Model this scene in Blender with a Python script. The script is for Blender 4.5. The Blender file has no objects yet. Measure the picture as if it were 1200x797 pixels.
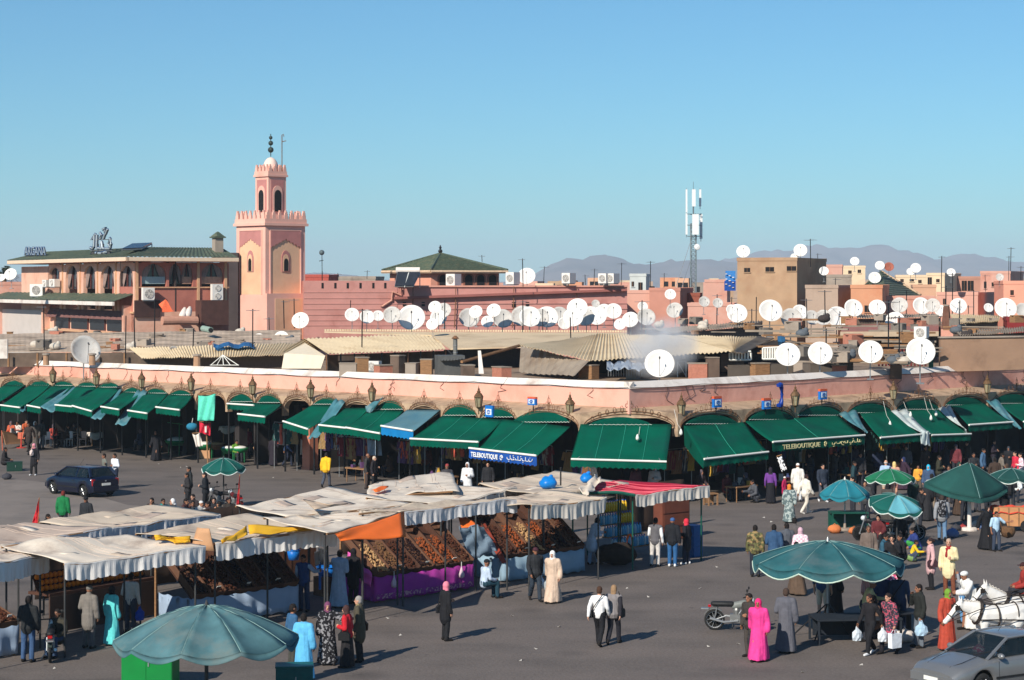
import bpy, bmesh, math, random
import numpy as np
from mathutils import Vector, Matrix, noise
random.seed(7)
SC=bpy.context.scene
COL=SC.collection
R=math.radians
# ---------------------------------------------------------------- camera, sky, sun, exposure
F, CX, HY, H=2400.0,600.0,332.0,10.0      # lens constant, horizon line and eye height used to read places off the photograph
cam=bpy.data.cameras.new('camera');camo=bpy.data.objects.new('camera', cam);COL.objects.link(camo)
camo.location=(0,0, H);camo.rotation_euler=(R(90), 0,0)
cam.sensor_width=36;cam.lens=72;cam.shift_y=-66.5/1200
cam.clip_start=1;cam.clip_end=40000
SC.camera=camo
SUN_EL, SUN_AZ=R(33),(0.53,0.848)           # elevation;ground direction the light travels
world=bpy.data.worlds.new('World');SC.world=world;world.use_nodes=True
wn=world.node_tree.nodes;wl=world.node_tree.links
sky=wn.new('ShaderNodeTexSky');sky.sky_type='NISHITA';sky.sun_disc=False
sky.sun_elevation=SUN_EL;sky.sun_rotation=math.atan2(-SUN_AZ[0], -SUN_AZ[1])
sky.air_density=1.0;sky.dust_density=0.15;sky.ozone_density=3.0;sky.altitude=450
tint=wn.new('ShaderNodeMix');tint.data_type='RGBA';tint.blend_type='MULTIPLY';tint.inputs[0].default_value=1;tint.inputs[7].default_value=(.5,.91,1.1,1)
bg=wn['Background'];wl.new(sky.outputs[0], tint.inputs[6]);wl.new(tint.outputs[2], bg.inputs[0]);bg.inputs[1].default_value=0.082
sl=bpy.data.lights.new('sun', 'SUN');sl.energy=4.9;sl.angle=R(0.5);sl.color=(1,0.93,0.82)
so=bpy.data.objects.new('sun', sl);COL.objects.link(so)
_d=Vector((SUN_AZ[0], SUN_AZ[1], -math.hypot(*SUN_AZ)*math.tan(SUN_EL)))
so.rotation_euler=_d.to_track_quat('-Z', 'Y').to_euler();so.location=(-40,-40,60)
SC.view_settings.view_transform='Standard';SC.view_settings.look='None'
SC.view_settings.exposure=0.2;SC.view_settings.gamma=1.0
SC.cycles.max_bounces=6;SC.cycles.volume_bounces=2;SC.cycles.transparent_max_bounces=8

# ---------------------------------------------------------------- placing
def G(px, py, z=0.0):
 Y=F*(H-z)/(py-HY);return Vector(((px-CX)*Y/F, Y, z))
def P(px, py, Y):
 return Vector(((px-CX)*Y/F, Y, H-(py-HY)*Y/F))
class Wall:
 """a vertical plane: origin o, unit direction d along it, n out of it"""
 def __init__(s, o, d):
  s.o=Vector((o[0], o[1]));s.d=Vector(d).normalized();s.n=Vector((s.d.y, -s.d.x))
  if s.n.y > 0: s.n=-s.n
 def sz(s, px, py, p=0):
  k=px-CX;o=s.o+s.n*p
  t=(k*o.y-F*o.x)/(F*s.d.x-k*s.d.y)
  Y=o.y+s.d.y*t
  return t, H-(py-HY)*Y/F
 def at(s, t, z, p=0):
  q=s.o+s.d*t+s.n*p;return Vector((q.x, q.y, z))
 def pt(s, px, py, p=0):
  t, z=s.sz(px, py, p);return s.at(t, z, p)
 def slab(s, mb, poly, p0, p1):
  mb.prism([s.pt(x, y, p1) for x, y in poly], Vector((s.n.x, s.n.y, 0))*(p0-p1))
 def rect(s, mb, x0, y0, x1, y1, p0, p1):
  s.slab(mb, [(x0, y0),(x1, y0),(x1, y1),(x0, y1)], p0, p1)
 def bx(s, mb, t0, t1, z0, z1, p0, p1):
  a=[s.at(t0, z0, p1), s.at(t1, z0, p1), s.at(t1, z1, p1), s.at(t0, z1, p1)]
  mb.prism(a, Vector((s.n.x, s.n.y, 0))*(p0-p1))

def UP(z): return Vector((0,0,1))*z
# ---------------------------------------------------------------- mesh building
class MB:
 def __init__(s): s.v=[];s.f=[];s.m=[];s.mi=0;s.smooth=False;s.sf=[]
 def add(s, vs, fs):
  b=len(s.v);s.v += [tuple(v) for v in vs]
  for f in fs: s.f.append([b+i for i in f]);s.m.append(s.mi);s.sf.append(s.smooth)
  return s
 def quad(s, *p): return s.add(p, [list(range(len(p)))])
 def box(s, c, size, rz=0, M=None):
  hx, hy, hz=size[0]/2, size[1]/2, size[2]/2
  vs=[Vector((x*hx, y*hy, z*hz)) for z in (-1,1) for y in (-1,1) for x in (-1,1)]
  m=M or Matrix.Rotation(rz, 3, 'Z');c=Vector(c)
  return s.add([m @ v+c for v in vs], [(0,2,3,1),(4,5,7,6),(0,1,5,4),(2,6,7,3),(0,4,6,2),(1,3,7,5)])
 def prism(s, poly, vec):
  n=len(poly);a=[Vector(p) for p in poly];b=[p+vec for p in a]
  return s.add(a+b, [list(range(n)), list(range(2*n-1, n-1,-1))]+[(i, i+n, (i+1) % n+n, (i+1) % n) for i in range(n)])
 def tube(s, pts, r, n=6, cap=True):
  pts=[Vector(p) for p in pts];m=len(pts)
  rs=r if isinstance(r, (list, tuple)) else [r]*m
  vs=[]
  for i, p in enumerate(pts):
   t=(pts[min(i+1, m-1)]-pts[max(i-1,0)]).normalized()
   u=t.cross(UP(1))
   if u.length < 1e-3: u=Vector((1,0,0))
   u.normalize();w=t.cross(u)
   vs += [p+(u*math.cos(a)+w*math.sin(a))*rs[i] for a in [2*math.pi*k/n for k in range(n)]]
  fs=[(i*n+k, i*n+(k+1) % n, (i+1)*n+(k+1) % n, (i+1)*n+k) for i in range(m-1) for k in range(n)]
  if cap: fs += [list(range(n-1,-1,-1)), [(m-1)*n+k for k in range(n)]]
  return s.add(vs, fs)
 def lathe(s, prof, n=16, c=(0,0,0), M=None, sx=1, sy=1):
  c=Vector(c);m=len(prof);vs=[]
  for r, z in prof:
   for k in range(n):
    a=2*math.pi*k/n;v=Vector((r*math.cos(a)*sx, r*math.sin(a)*sy, z))
    vs.append((M @ v if M else v)+c)
  fs=[(i*n+k, i*n+(k+1) % n, (i+1)*n+(k+1) % n, (i+1)*n+k) for i in range(m-1) for k in range(n)]
  if prof[0][0] > 1e-6: fs.append(list(range(n-1,-1,-1)))
  if prof[-1][0] > 1e-6: fs.append([(m-1)*n+k for k in range(n)])
  return s.add(vs, fs)
 def ball(s, c, r, n=8, m=5, sc=(1,1,1), M=None):
  prof=[(math.sin(math.pi*i/m), -math.cos(math.pi*i/m)) for i in range(m+1)]
  D=Matrix.Diagonal(Vector(sc)*r)
  return s.lathe([(max(a, 1e-4), b) for a, b in prof], n, c, (M @ D) if M else D)
 def cap(s, a, b, ra, rb, sx=1, sy=1, n=10):
  a=Vector(a);b=Vector(b);t=b-a
  if t.length < 1e-5: t=UP(1e-4)
  t.normalize();u=t.cross(Vector((0,1,.01))).normalized();w=t.cross(u)
  rings=[(a, -1, ra),(a, -.7, ra),(a, 0, ra),(b, 0, rb),(b, .7, rb),(b, 1, rb)]
  vs=[]
  for p, h, r in rings:
   q=math.sqrt(max(0,1-h*h)) or .02
   for k in range(n):
    g=2*math.pi*k/n;o=(u*math.cos(g)+w*math.sin(g))*q*r+t*h*r
    vs.append(p+Vector((o.x*sx, o.y*sy, o.z)))
  fs=[(i*n+k, i*n+(k+1) % n, (i+1)*n+(k+1) % n, (i+1)*n+k) for i in range(5) for k in range(n)]
  return s.add(vs, fs+[list(range(n-1,-1,-1)), [5*n+k for k in range(n)]])
 def grid(s, rows, thick=0.0):
  """rows: list of rows of points -> sheet;thick gives it a second side"""
  m, n=len(rows), len(rows[0]);vs=[Vector(p) for r in rows for p in r]
  fs=[(i*n+k, i*n+k+1,(i+1)*n+k+1,(i+1)*n+k) for i in range(m-1) for k in range(n-1)]
  if thick:
   N=m*n
   nr=(vs[n-1]-vs[0]).cross(vs[(m-1)*n]-vs[0])
   nr=nr.normalized() if nr.length > 1e-9 else UP(1)
   vs += [v-nr*thick for v in vs]
   fs += [tuple(N+j for j in reversed(f)) for f in fs]
   bd=[k for k in range(n)]+[i*n+n-1 for i in range(1, m)]+[(m-1)*n+k for k in range(n-2,-1,-1)]+[i*n for i in range(m-2,0,-1)]
   for q in range(len(bd)):
    a, b=bd[q], bd[(q+1) % len(bd)];fs.append((b, a, a+N, b+N))
  return s.add(vs, fs)
 def mesh(s, name, mats=()):
  me=bpy.data.meshes.new(name);me.from_pydata(s.v, [], s.f)
  for m in mats: me.materials.append(m)
  me.polygons.foreach_set('material_index', s.m);me.polygons.foreach_set('use_smooth', s.sf)
  me.update();return me

def mats_(m): return list(m) if isinstance(m, (list, tuple)) else [m]
def obj(name, mb, mat, parent=None, loc=None, rz=0, smooth=None):
 if smooth is not None: mb.sf=[smooth]*len(mb.f)
 me=mb.mesh(name, mats_(mat)) if isinstance(mb, MB) else mb
 o=bpy.data.objects.new(name, me);COL.objects.link(o)
 if parent: o.parent=parent
 if loc is not None: o.location=loc
 o.rotation_euler=(0,0, rz)
 return o
def tag(o, label=None, cat=None, group=None, kind=None):
 if label: o['label']=label
 if cat: o['category']=cat
 if group: o['group']=group
 if kind: o['kind']=kind
 return o
def thing(name, label, cat, loc=(0,0,0), rz=0, group=None):
 o=bpy.data.objects.new(name, None);COL.objects.link(o);o.empty_display_size=.3
 o.location=loc;o.rotation_euler=(0,0, rz);return tag(o, label, cat, group)
def dup(root, loc, rz, label, group=None, scale=1, name=None):
 def cp(o, par):
  c=o.copy();COL.objects.link(c)
  if par: c.parent=par
  for ch in o.children: cp(ch, c)
  return c
 c=cp(root, None);c.location=loc;c.rotation_euler=(0,0, rz);c.scale=(scale,)*3
 c['label']=label
 if group: c['group']=group
 return c
NTH='first second third fourth fifth sixth seventh eighth ninth tenth eleventh twelfth thirteenth fourteenth fifteenth sixteenth seventeenth eighteenth nineteenth twentieth'.split()

# ---------------------------------------------------------------- materials
_M={}
def srgb(*c):
 return tuple(((x/255+.055)/1.055)**2.4 if x > 10 else x/255/12.92 for x in c)
def M(name, col, rough=.8, var=.18, scale=6, metal=0, bump=0, bscale=40, dirt=None, dscale=1.2, spec=.3, stretch=(1,1,1)):
 """colour with two scales of noise, optional stains of a second colour and fine relief"""
 if name in _M: return _M[name]
 m=bpy.data.materials.new(name);m.use_nodes=True;nt=m.node_tree;N, L=nt.nodes, nt.links
 b=N['Principled BSDF'];b.inputs['Roughness'].default_value=rough;b.inputs['Metallic'].default_value=metal
 b.inputs['Specular IOR Level'].default_value=spec
 tc=N.new('ShaderNodeTexCoord');mp=N.new('ShaderNodeMapping');mp.inputs['Scale'].default_value=stretch
 L.new(tc.outputs['Object'], mp.inputs[0])
 nz=N.new('ShaderNodeTexNoise');nz.inputs['Scale'].default_value=scale;nz.inputs['Detail'].default_value=5
 L.new(mp.outputs[0], nz.inputs[0])
 rp=N.new('ShaderNodeValToRGB');rp.color_ramp.elements[0].position=.3;rp.color_ramp.elements[1].position=.7
 rp.color_ramp.elements[0].color=tuple(c*(1-var) for c in col)+(1,)
 rp.color_ramp.elements[1].color=tuple(min(1, c*(1+var*.7)) for c in col)+(1,)
 L.new(nz.outputs[0], rp.inputs[0]);out=rp.outputs[0]
 if dirt:
  n2=N.new('ShaderNodeTexNoise');n2.inputs['Scale'].default_value=dscale;n2.inputs['Detail'].default_value=8
  n2.inputs['Roughness'].default_value=.65;L.new(mp.outputs[0], n2.inputs[0])
  r2=N.new('ShaderNodeValToRGB');r2.color_ramp.elements[0].position=.5;r2.color_ramp.elements[1].position=.72
  L.new(n2.outputs[0], r2.inputs[0])
  mx=N.new('ShaderNodeMix');mx.data_type='RGBA'
  L.new(r2.outputs[0], mx.inputs[0]);L.new(out, mx.inputs[6]);mx.inputs[7].default_value=tuple(dirt)+(1,)
  out=mx.outputs[2]
 L.new(out, b.inputs['Base Color'])
 if bump:
  n3=N.new('ShaderNodeTexNoise');n3.inputs['Scale'].default_value=bscale;n3.inputs['Detail'].default_value=4
  L.new(mp.outputs[0], n3.inputs[0]);bp=N.new('ShaderNodeBump');bp.inputs['Strength'].default_value=bump
  bp.inputs['Distance'].default_value=.02
  L.new(n3.outputs[0], bp.inputs['Height']);L.new(bp.outputs[0], b.inputs['Normal'])
 _M[name]=m;return m
def MC(rgb, rough=.85, kind='cloth', var=.14):
 """plain cloth / paint by photo colour"""
 c=srgb(*rgb);nm='%s_%d_%d_%d' % ((kind,)+tuple(rgb))
 return M(nm, c, rough, var, 9, bump=.6 if kind == 'cloth' else 0, bscale=13)
def pattern(name, c1, c2, kind, scale, c3=None):
 """printed cloth: stripes, blotches or checks"""
 if name in _M: return _M[name]
 m=M(name, c1,.9);nt=m.node_tree;N, L=nt.nodes, nt.links;b=N['Principled BSDF']
 tc=N.new('ShaderNodeTexCoord')
 if kind == 'stripe':
  t=N.new('ShaderNodeTexWave');t.inputs['Scale'].default_value=scale;t.bands_direction='X';o=t.outputs[1]
 elif kind == 'check':
  t=N.new('ShaderNodeTexChecker');t.inputs['Scale'].default_value=scale;o=t.outputs[1]
 else:
  t=N.new('ShaderNodeTexNoise');t.inputs['Scale'].default_value=scale;t.inputs['Detail'].default_value=1;o=t.outputs[0]
 L.new(tc.outputs['Object'], t.inputs[0])
 r=N.new('ShaderNodeValToRGB');r.color_ramp.interpolation='CONSTANT'
 r.color_ramp.elements[0].color=tuple(c1)+(1,);r.color_ramp.elements[1].color=tuple(c2)+(1,);r.color_ramp.elements[1].position=.53
 if c3: e=r.color_ramp.elements.new(.42);e.color=tuple(c3)+(1,);r.color_ramp.elements[2].position=.56
 L.new(o, r.inputs[0]);L.new(r.outputs[0], b.inputs['Base Color']);return m
def glassy(name, col, rough=.06, alpha=1.0):
 if name in _M: return _M[name]
 m=bpy.data.materials.new(name);m.use_nodes=True;b=m.node_tree.nodes['Principled BSDF']
 N, L=m.node_tree.nodes, m.node_tree.links
 nz=N.new('ShaderNodeTexNoise');nz.inputs['Scale'].default_value=3
 mx=N.new('ShaderNodeMix');mx.data_type='RGBA';L.new(nz.outputs[0], mx.inputs[0])
 mx.inputs[6].default_value=tuple(c*.8 for c in col)+(1,);mx.inputs[7].default_value=tuple(col)+(1,)
 L.new(mx.outputs[2], b.inputs['Base Color'])
 b.inputs['Roughness'].default_value=rough;b.inputs['Alpha'].default_value=alpha;b.inputs['Specular IOR Level'].default_value=.6
 _M[name]=m;return m

PINK=M('pink_plaster', srgb(232,172,152), .9,.06,1.2, bump=.3, bscale=6, dirt=srgb(210,146,126), dscale=.35)
PINKD=M('old_pink_plaster', srgb(178,108,94), .9,.12,.8, bump=.4, bscale=5, dirt=srgb(150,90,78), dscale=.5)
OCHRE=M('ochre_plaster', srgb(228,184,148), .9,.08,.7, bump=.3, bscale=5, dirt=srgb(214,166,132), dscale=.5)
ROSE=M('deep_rose_plaster', srgb(188,126,120), .9,.1,1.5)
TAN=M('tan_stone', srgb(184,156,128), .9,.2,2, bump=.5, bscale=9, dirt=srgb(112,92,76), dscale=.9)
WHITEP=M('white_limewash', srgb(226,216,206), .85,.06,1.5, bump=.2, bscale=8, dirt=srgb(176,160,148), dscale=.8)
DARKW=M('dark_timber', (.03,.022,.018), .8,.4,5)
WOOD=M('weathered_wood', srgb(150,112,78), .85,.3,4, bump=.3, stretch=(1,1,8))
IRON=M('black_iron', (.02,.02,.022), .5,.3,8, metal=.4)
STEEL=M('galvanised_steel', srgb(160,162,162), .45,.2,5, metal=.7)
RUST=M('rusty_iron', srgb(120,84,58), .8,.35,5, bump=.3)
GREEN=M('green_awning_cloth', srgb(0,84,66), .95,.2,1.0, bump=.2, bscale=6, dirt=srgb(16,70,62), dscale=.8, stretch=(1,1,.6), spec=.05)
GREENL=M('green_lunette_cloth', srgb(0,74,60), .95,.15,1.5, spec=.05)
GTILE=None
PALE=M('pale_trim', srgb(232,230,220), .6,.05,6)
DARK=M('soot_dark_wall', (.02,.018,.018), .9,.4,1.2)
# ================================================================ ground, mountains, haze
def ground():
 mb=MB()
 xs=[-9000,-400,-60,-30,0,30,60,400,9000];ys=[-500,20,60,90,130,400,2000,9000]
 mb.grid([[Vector((x, y, 0)) for x in xs] for y in ys])
 m=M('worn_asphalt', srgb(111,102,96), .88,.16,.5, bump=.8, bscale=14, dirt=srgb(90,84,80), dscale=.22)
 nt=m.node_tree;N, L=nt.nodes, nt.links;b=N['Principled BSDF']
 base=b.inputs['Base Color'].links[0].from_socket
 tc=N.new('ShaderNodeTexCoord')
 # long soft sweep marks and small spatter of litter stains
 mp=N.new('ShaderNodeMapping');mp.inputs['Rotation'].default_value=(0,0, R(-38));mp.inputs['Scale'].default_value=(.16,.7,1)
 L.new(tc.outputs['Object'], mp.inputs[0])
 n1=N.new('ShaderNodeTexNoise');n1.inputs['Scale'].default_value=.8;n1.inputs['Detail'].default_value=7;L.new(mp.outputs[0], n1.inputs[0])
 r1=N.new('ShaderNodeValToRGB');r1.color_ramp.elements[0].position=.42;r1.color_ramp.elements[1].position=.66;L.new(n1.outputs[0], r1.inputs[0])
 mx=N.new('ShaderNodeMix');mx.data_type='RGBA';mx.blend_type='MIX'
 mth=N.new('ShaderNodeMath');mth.operation='MULTIPLY';mth.inputs[1].default_value=.7;L.new(r1.outputs[0], mth.inputs[0])
 L.new(mth.outputs[0], mx.inputs[0]);L.new(base, mx.inputs[6]);mx.inputs[7].default_value=srgb(122,111,104)+(1,)
 n2=N.new('ShaderNodeTexNoise');n2.inputs['Scale'].default_value=2.4;n2.inputs['Detail'].default_value=4;L.new(tc.outputs['Object'], n2.inputs[0])
 r2=N.new('ShaderNodeValToRGB');r2.color_ramp.elements[0].position=.68;r2.color_ramp.elements[1].position=.76;L.new(n2.outputs[0], r2.inputs[0])
 m2=N.new('ShaderNodeMix');m2.data_type='RGBA'
 mt2=N.new('ShaderNodeMath');mt2.operation='MULTIPLY';mt2.inputs[1].default_value=.75;L.new(r2.outputs[0], mt2.inputs[0])
 L.new(mt2.outputs[0], m2.inputs[0]);L.new(mx.outputs[2], m2.inputs[6]);m2.inputs[7].default_value=srgb(66,61,60)+(1,)
 vo=N.new('ShaderNodeTexVoronoi');vo.inputs['Scale'].default_value=.33;L.new(tc.outputs['Object'], vo.inputs[0])   # oil and spill stains
 rv=N.new('ShaderNodeValToRGB');rv.color_ramp.elements[0].position=.06;rv.color_ramp.elements[0].color=(1,1,1,1);rv.color_ramp.elements[1].position=.26;rv.color_ramp.elements[1].color=(0,0,0,1);L.new(vo.outputs[0], rv.inputs[0])
 mv=N.new('ShaderNodeMath');mv.operation='MULTIPLY';L.new(rv.outputs[0], mv.inputs[0]);L.new(n1.outputs[0], mv.inputs[1])
 m3=N.new('ShaderNodeMix');m3.data_type='RGBA';L.new(mv.outputs[0], m3.inputs[0]);L.new(m2.outputs[2], m3.inputs[6]);m3.inputs[7].default_value=srgb(66,62,60)+(1,)
 n4=N.new('ShaderNodeTexNoise');n4.inputs['Scale'].default_value=11;n4.inputs['Detail'].default_value=3;L.new(tc.outputs['Object'], n4.inputs[0])
 r4=N.new('ShaderNodeValToRGB');r4.color_ramp.elements[0].position=.3;r4.color_ramp.elements[0].color=(.72,.72,.72,1);r4.color_ramp.elements[1].position=.62;L.new(n4.outputs[0], r4.inputs[0])
 m4=N.new('ShaderNodeMix');m4.data_type='RGBA';m4.blend_type='MULTIPLY';m4.inputs[0].default_value=.8;L.new(m3.outputs[2], m4.inputs[6]);L.new(r4.outputs[0], m4.inputs[7])
 L.new(m4.outputs[2], b.inputs['Base Color'])
 tag(obj('ground', mb, m), kind='structure')
 # paler worn concrete apron on the left and a long seam of it across the middle
 ap=M('pale_concrete', srgb(130,120,112), .9,.14,.4, bump=.5, bscale=10, dirt=srgb(104,97,92), dscale=.3)
 mb=MB();pts=[G(-260,556), G(0,560), G(60,566), G(150,592), G(250,600), G(310,612), G(200,640), G(-260,660)]
 mb.quad(*[p+UP(.004) for p in pts])
 tag(obj('pavement', mb, ap), kind='structure')
 lm=M('litter_paper', srgb(190,184,176), .9,.1,9)
 i=0
 for px, py in [(186,544),(350,735),(470,745),(455,725),(610,775),(760,700),(820,690),(840,665),(600,722),(655,735),(1010,780),(940,788),(320,560),(210,575),(345,590),(1130,600),(212,548),(219,547),(160,730),(865,755),(830,758),(628,761),(895,607),(904,612),(893,747),(64,784),(735,690),(1048,640)]:
  g=G(px, py);mb=MB();a=random.uniform(0,6)
  q=[Vector((math.cos(a+k*1.57), math.sin(a+k*1.57), 0))*random.uniform(.03,.08) for k in range(4)]
  mb.grid([[q[0]+UP(.01), q[1]+UP(.05)], [q[3]+UP(.02), q[2]+UP(.01)]], .006)
  tag(obj('litter', mb, lm, None, g), 'scrap of pale litter lying on the open asphalt', 'litter', 'litter scraps on the square');i += 1
ground()

def mountains():
 rk=M('mountain_rock', srgb(128,118,116), .95,.22,.004, dirt=srgb(98,94,94), dscale=.0016)
 def ridge(pts, D, depth, seed, nm):
  n, m=240,18;x0, x1=pts[0][0], pts[-1][0];rows=[]
  for j in range(m):
   v=j/(m-1);row=[]
   for i in range(n):
    px=x0+(x1-x0)*i/(n-1)
    for k in range(len(pts)-1):
     if px <= pts[k+1][0]: break
    (ax, ay),(bx_, by)=pts[k], pts[k+1];t=(px-ax)/(bx_-ax)
    hh=(HY-(ay+(by-ay)*t))*D/F+H
    Y=D-depth+2*depth*v
    prof=(1-abs(2*v-1))**.8 if j not in (0, m-1) else 0
    X=(px-CX)*D/F
    nz=noise.noise(Vector((X*.006, Y*.004, seed)))+.5*noise.noise(Vector((X*.015, Y*.012, seed+5)))
    row.append(Vector((X, Y, max(-.5, hh*prof*(1+.7*nz*(1-prof)-.25*abs(noise.noise(Vector((X*.02, Y*.008, seed))))*(prof < .97)) + ((1.2*nz+2.2*noise.noise(Vector((X*.05,3, seed)))) if prof > .9 else 0)))))
   rows.append(row)
  mb=MB();mb.grid(rows);tag(obj(nm, mb, rk, smooth=True), kind='structure')
 ridge([(-900,328),(-200,322),(100,320),(300,322),(355,321),(375,318),(400,320),(440,327),(520,330),(600,329),(625,320),(648,305),(662,299),(682,298),(703,296),(725,300),(742,308),(762,309),(782,303),(808,300),(826,302),(848,303),(900,312),(1000,322),(1300,328)], 5200,900,1.3, 'mountain')
 ridge([(560,330),(700,326),(800,312),(860,300),(905,289),(925,290),(946,284),(956,283),(975,288),(1000,287),(1036,283),(1052,288),(1075,297),(1094,301),(1108,299),(1122,295),(1150,298),(1180,303),(1200,305),(1300,300),(1500,312),(1900,322),(2400,328)], 6800,1100,4.7, 'mountain')
mountains()

def haze():
 m=bpy.data.materials.new('haze_air');m.use_nodes=True;nt=m.node_tree;nt.nodes.remove(nt.nodes['Principled BSDF'])
 v=nt.nodes.new('ShaderNodeVolumePrincipled');v.inputs['Color'].default_value=(.72,.87,1,1);v.inputs['Density'].default_value=0.00016
 v.inputs['Anisotropy'].default_value=0.0
 nt.links.new(v.outputs[0], nt.nodes['Material Output'].inputs['Volume'])
 mb=MB();mb.box((0,4250,84.5),(19000,9900,171));tag(obj('haze', mb, m), kind='stuff')
 o=bpy.data.objects['haze'];o['label']='pale blue air haze over the plain'
haze()
# ================================================================ arcade round the square
WL=Wall((5.37,91.7),(-.7185,.6955));WR=Wall((5.37,91.7),(.7185,.6955))
T0=3.1                                        # the corner is cut off over this length
ca, cb=WL.at(T0,0), WR.at(T0,0)
WC=Wall((ca.x, ca.y),(cb.x-ca.x, cb.y-ca.y));WCL=(cb-ca).length
arc=thing('arcade_building', 'long pink single storey arcade with white coping round the square behind the green awnings', 'building')
LB=[-70,-40,-14,15,46,75,102,128,153,184,211,248,283,315,348,383,419,458,497,539,584,632]
RB=[834,905,961,1019,1076,1130,1189,1252,1316,1380]
def bays(w, pxs, ycrown, first):
 ts=sorted(w.sz(x, ycrown)[0] for x in pxs)
 ed=[first]+[(ts[i]+ts[i+1])/2 for i in range(len(ts)-1)]+[ts[-1]+(ts[-1]-ts[-2])/2]
 return [(ed[i], ed[i+1]) for i in range(len(ts))]
BL=bays(WL, LB, 462, T0);BR=bays(WR, RB, 475, T0)
ARCH=0
def arch_bay(w, t0, t1, z_top=4.02):
 """arch panel with real depth, its soffit and the iron filigree over it"""
 c, hw=(t0+t1)/2,(t1-t0)/2*.93;zs, n=3.32,14
 rise=min(.62, hw*.62)
 for p0, p1 in ((-.35,0.0),):
  mb=MB();prev=None
  pts=[(c-hw*math.cos(math.pi*k/n), zs+rise*math.sin(math.pi*k/n)) for k in range(n+1)]
  ol=[(t0, zs-.5),(t0, z_top)]+[(t, z_top) for t, _ in pts]+[(t1, z_top),(t1, zs-.5)]
  for k in range(n):
   (a, za),(b, zb)=pts[k], pts[k+1]
   mb.quad(w.at(a, za, p1), w.at(b, zb, p1), w.at(b, z_top, p1), w.at(a, z_top, p1))
   mb.quad(w.at(a, za, p1), w.at(b, zb, p1), w.at(b, zb, p0), w.at(a, za, p0))
   mb.quad(w.at(a, z_top, p1), w.at(b, z_top, p1), w.at(b, z_top, p0), w.at(a, z_top, p0))
  for a, b in ((t0, c-hw),(c+hw, t1)): w.bx(mb, a+.002, b-.002, zs-.35, z_top, p0, p1)
  obj('arch_panel', mb, TAN, arc)
 mb=MB();rr=hw*.98;zc=zs
 for k in range(2):
  rad=1+.0*k;o=.03+.12*k;pr=[w.at(c-(rr+.05)*math.cos(math.pi*i/16), zs+o+(rise+.05)*math.sin(math.pi*i/16), .03) for i in range(17)]
  mb.tube(pr, .018,4)
 zt=zs+rise
 for i in range(-5,6):                          # rows of scrolls along the arch, taller to the middle
  u=i/5.5;x=c+u*rr*.92;zb=zs+.14+rise*math.sqrt(max(0,1-u*u));hgt=.16+.2*(1-abs(u))
  mb.tube([w.at(x+.07*math.cos(q*.9)*(1 if i >= 0 else -1), zb+hgt*.5+hgt*.5*math.sin(q*.9), .03) for q in range(8)], .013,4)
 for q, (dx, dz, s) in enumerate([(0,.62,.13),(-.12,.46,.09),(.12,.46,.09),(0,.42,.09)]):
  mb.tube([w.at(c+dx+s*.7*math.sin(a*math.pi/4), zt+dz+s*math.cos(a*math.pi/4), .03) for a in range(9)], .012,4)
 mb.tube([w.at(c, zt+.1,.03), w.at(c, zt+.85,.03)], .013,4)
 obj('ironwork', mb, RUST, arc)
for a, b in BL: arch_bay(WL, a, b)
for a, b in BR: arch_bay(WR, a, b)
arch_bay(WC, 0, WCL)
# shop row roof (tan terrace seen from above), upper pink wall and coping
SB=1.45                                       # setback of the pink wall behind the arches
LE, RE=BL[-1][1], BR[-1][1]
def line_corner(off):                           # where both wings meet at an offset
 q=Vector((5.37,91.7))+Vector((0, off*1.414));return q
mb=MB()
def plan(p): return Vector((p.x, p.y))
fr=[plan(WL.at(LE, 0)), plan(WL.at(T0,0)), plan(WR.at(T0,0)), plan(WR.at(RE, 0))]
bk=[plan(WL.at(LE, 0,-SB-.1)), line_corner(SB+.1), line_corner(SB+.1), plan(WR.at(RE, 0,-SB-.1))]
zt=[4.02,4.02,4.02,4.02]
for i in range(3):
 for z0, z1 in ((4.022,4.3),):
  q=[Vector((fr[i].x, fr[i].y, z0)), Vector((fr[i+1].x, fr[i+1].y, z0)), Vector((bk[i+1].x, bk[i+1].y, z1)), Vector((bk[i].x, bk[i].y, z1))]
  mb.quad(*q);mb.quad(*[v-UP(.2) for v in q])
obj('terrace', mb, TAN, arc)
def zpar(w, t): return 5.47-(.006*t if w is WL else 0)
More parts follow.
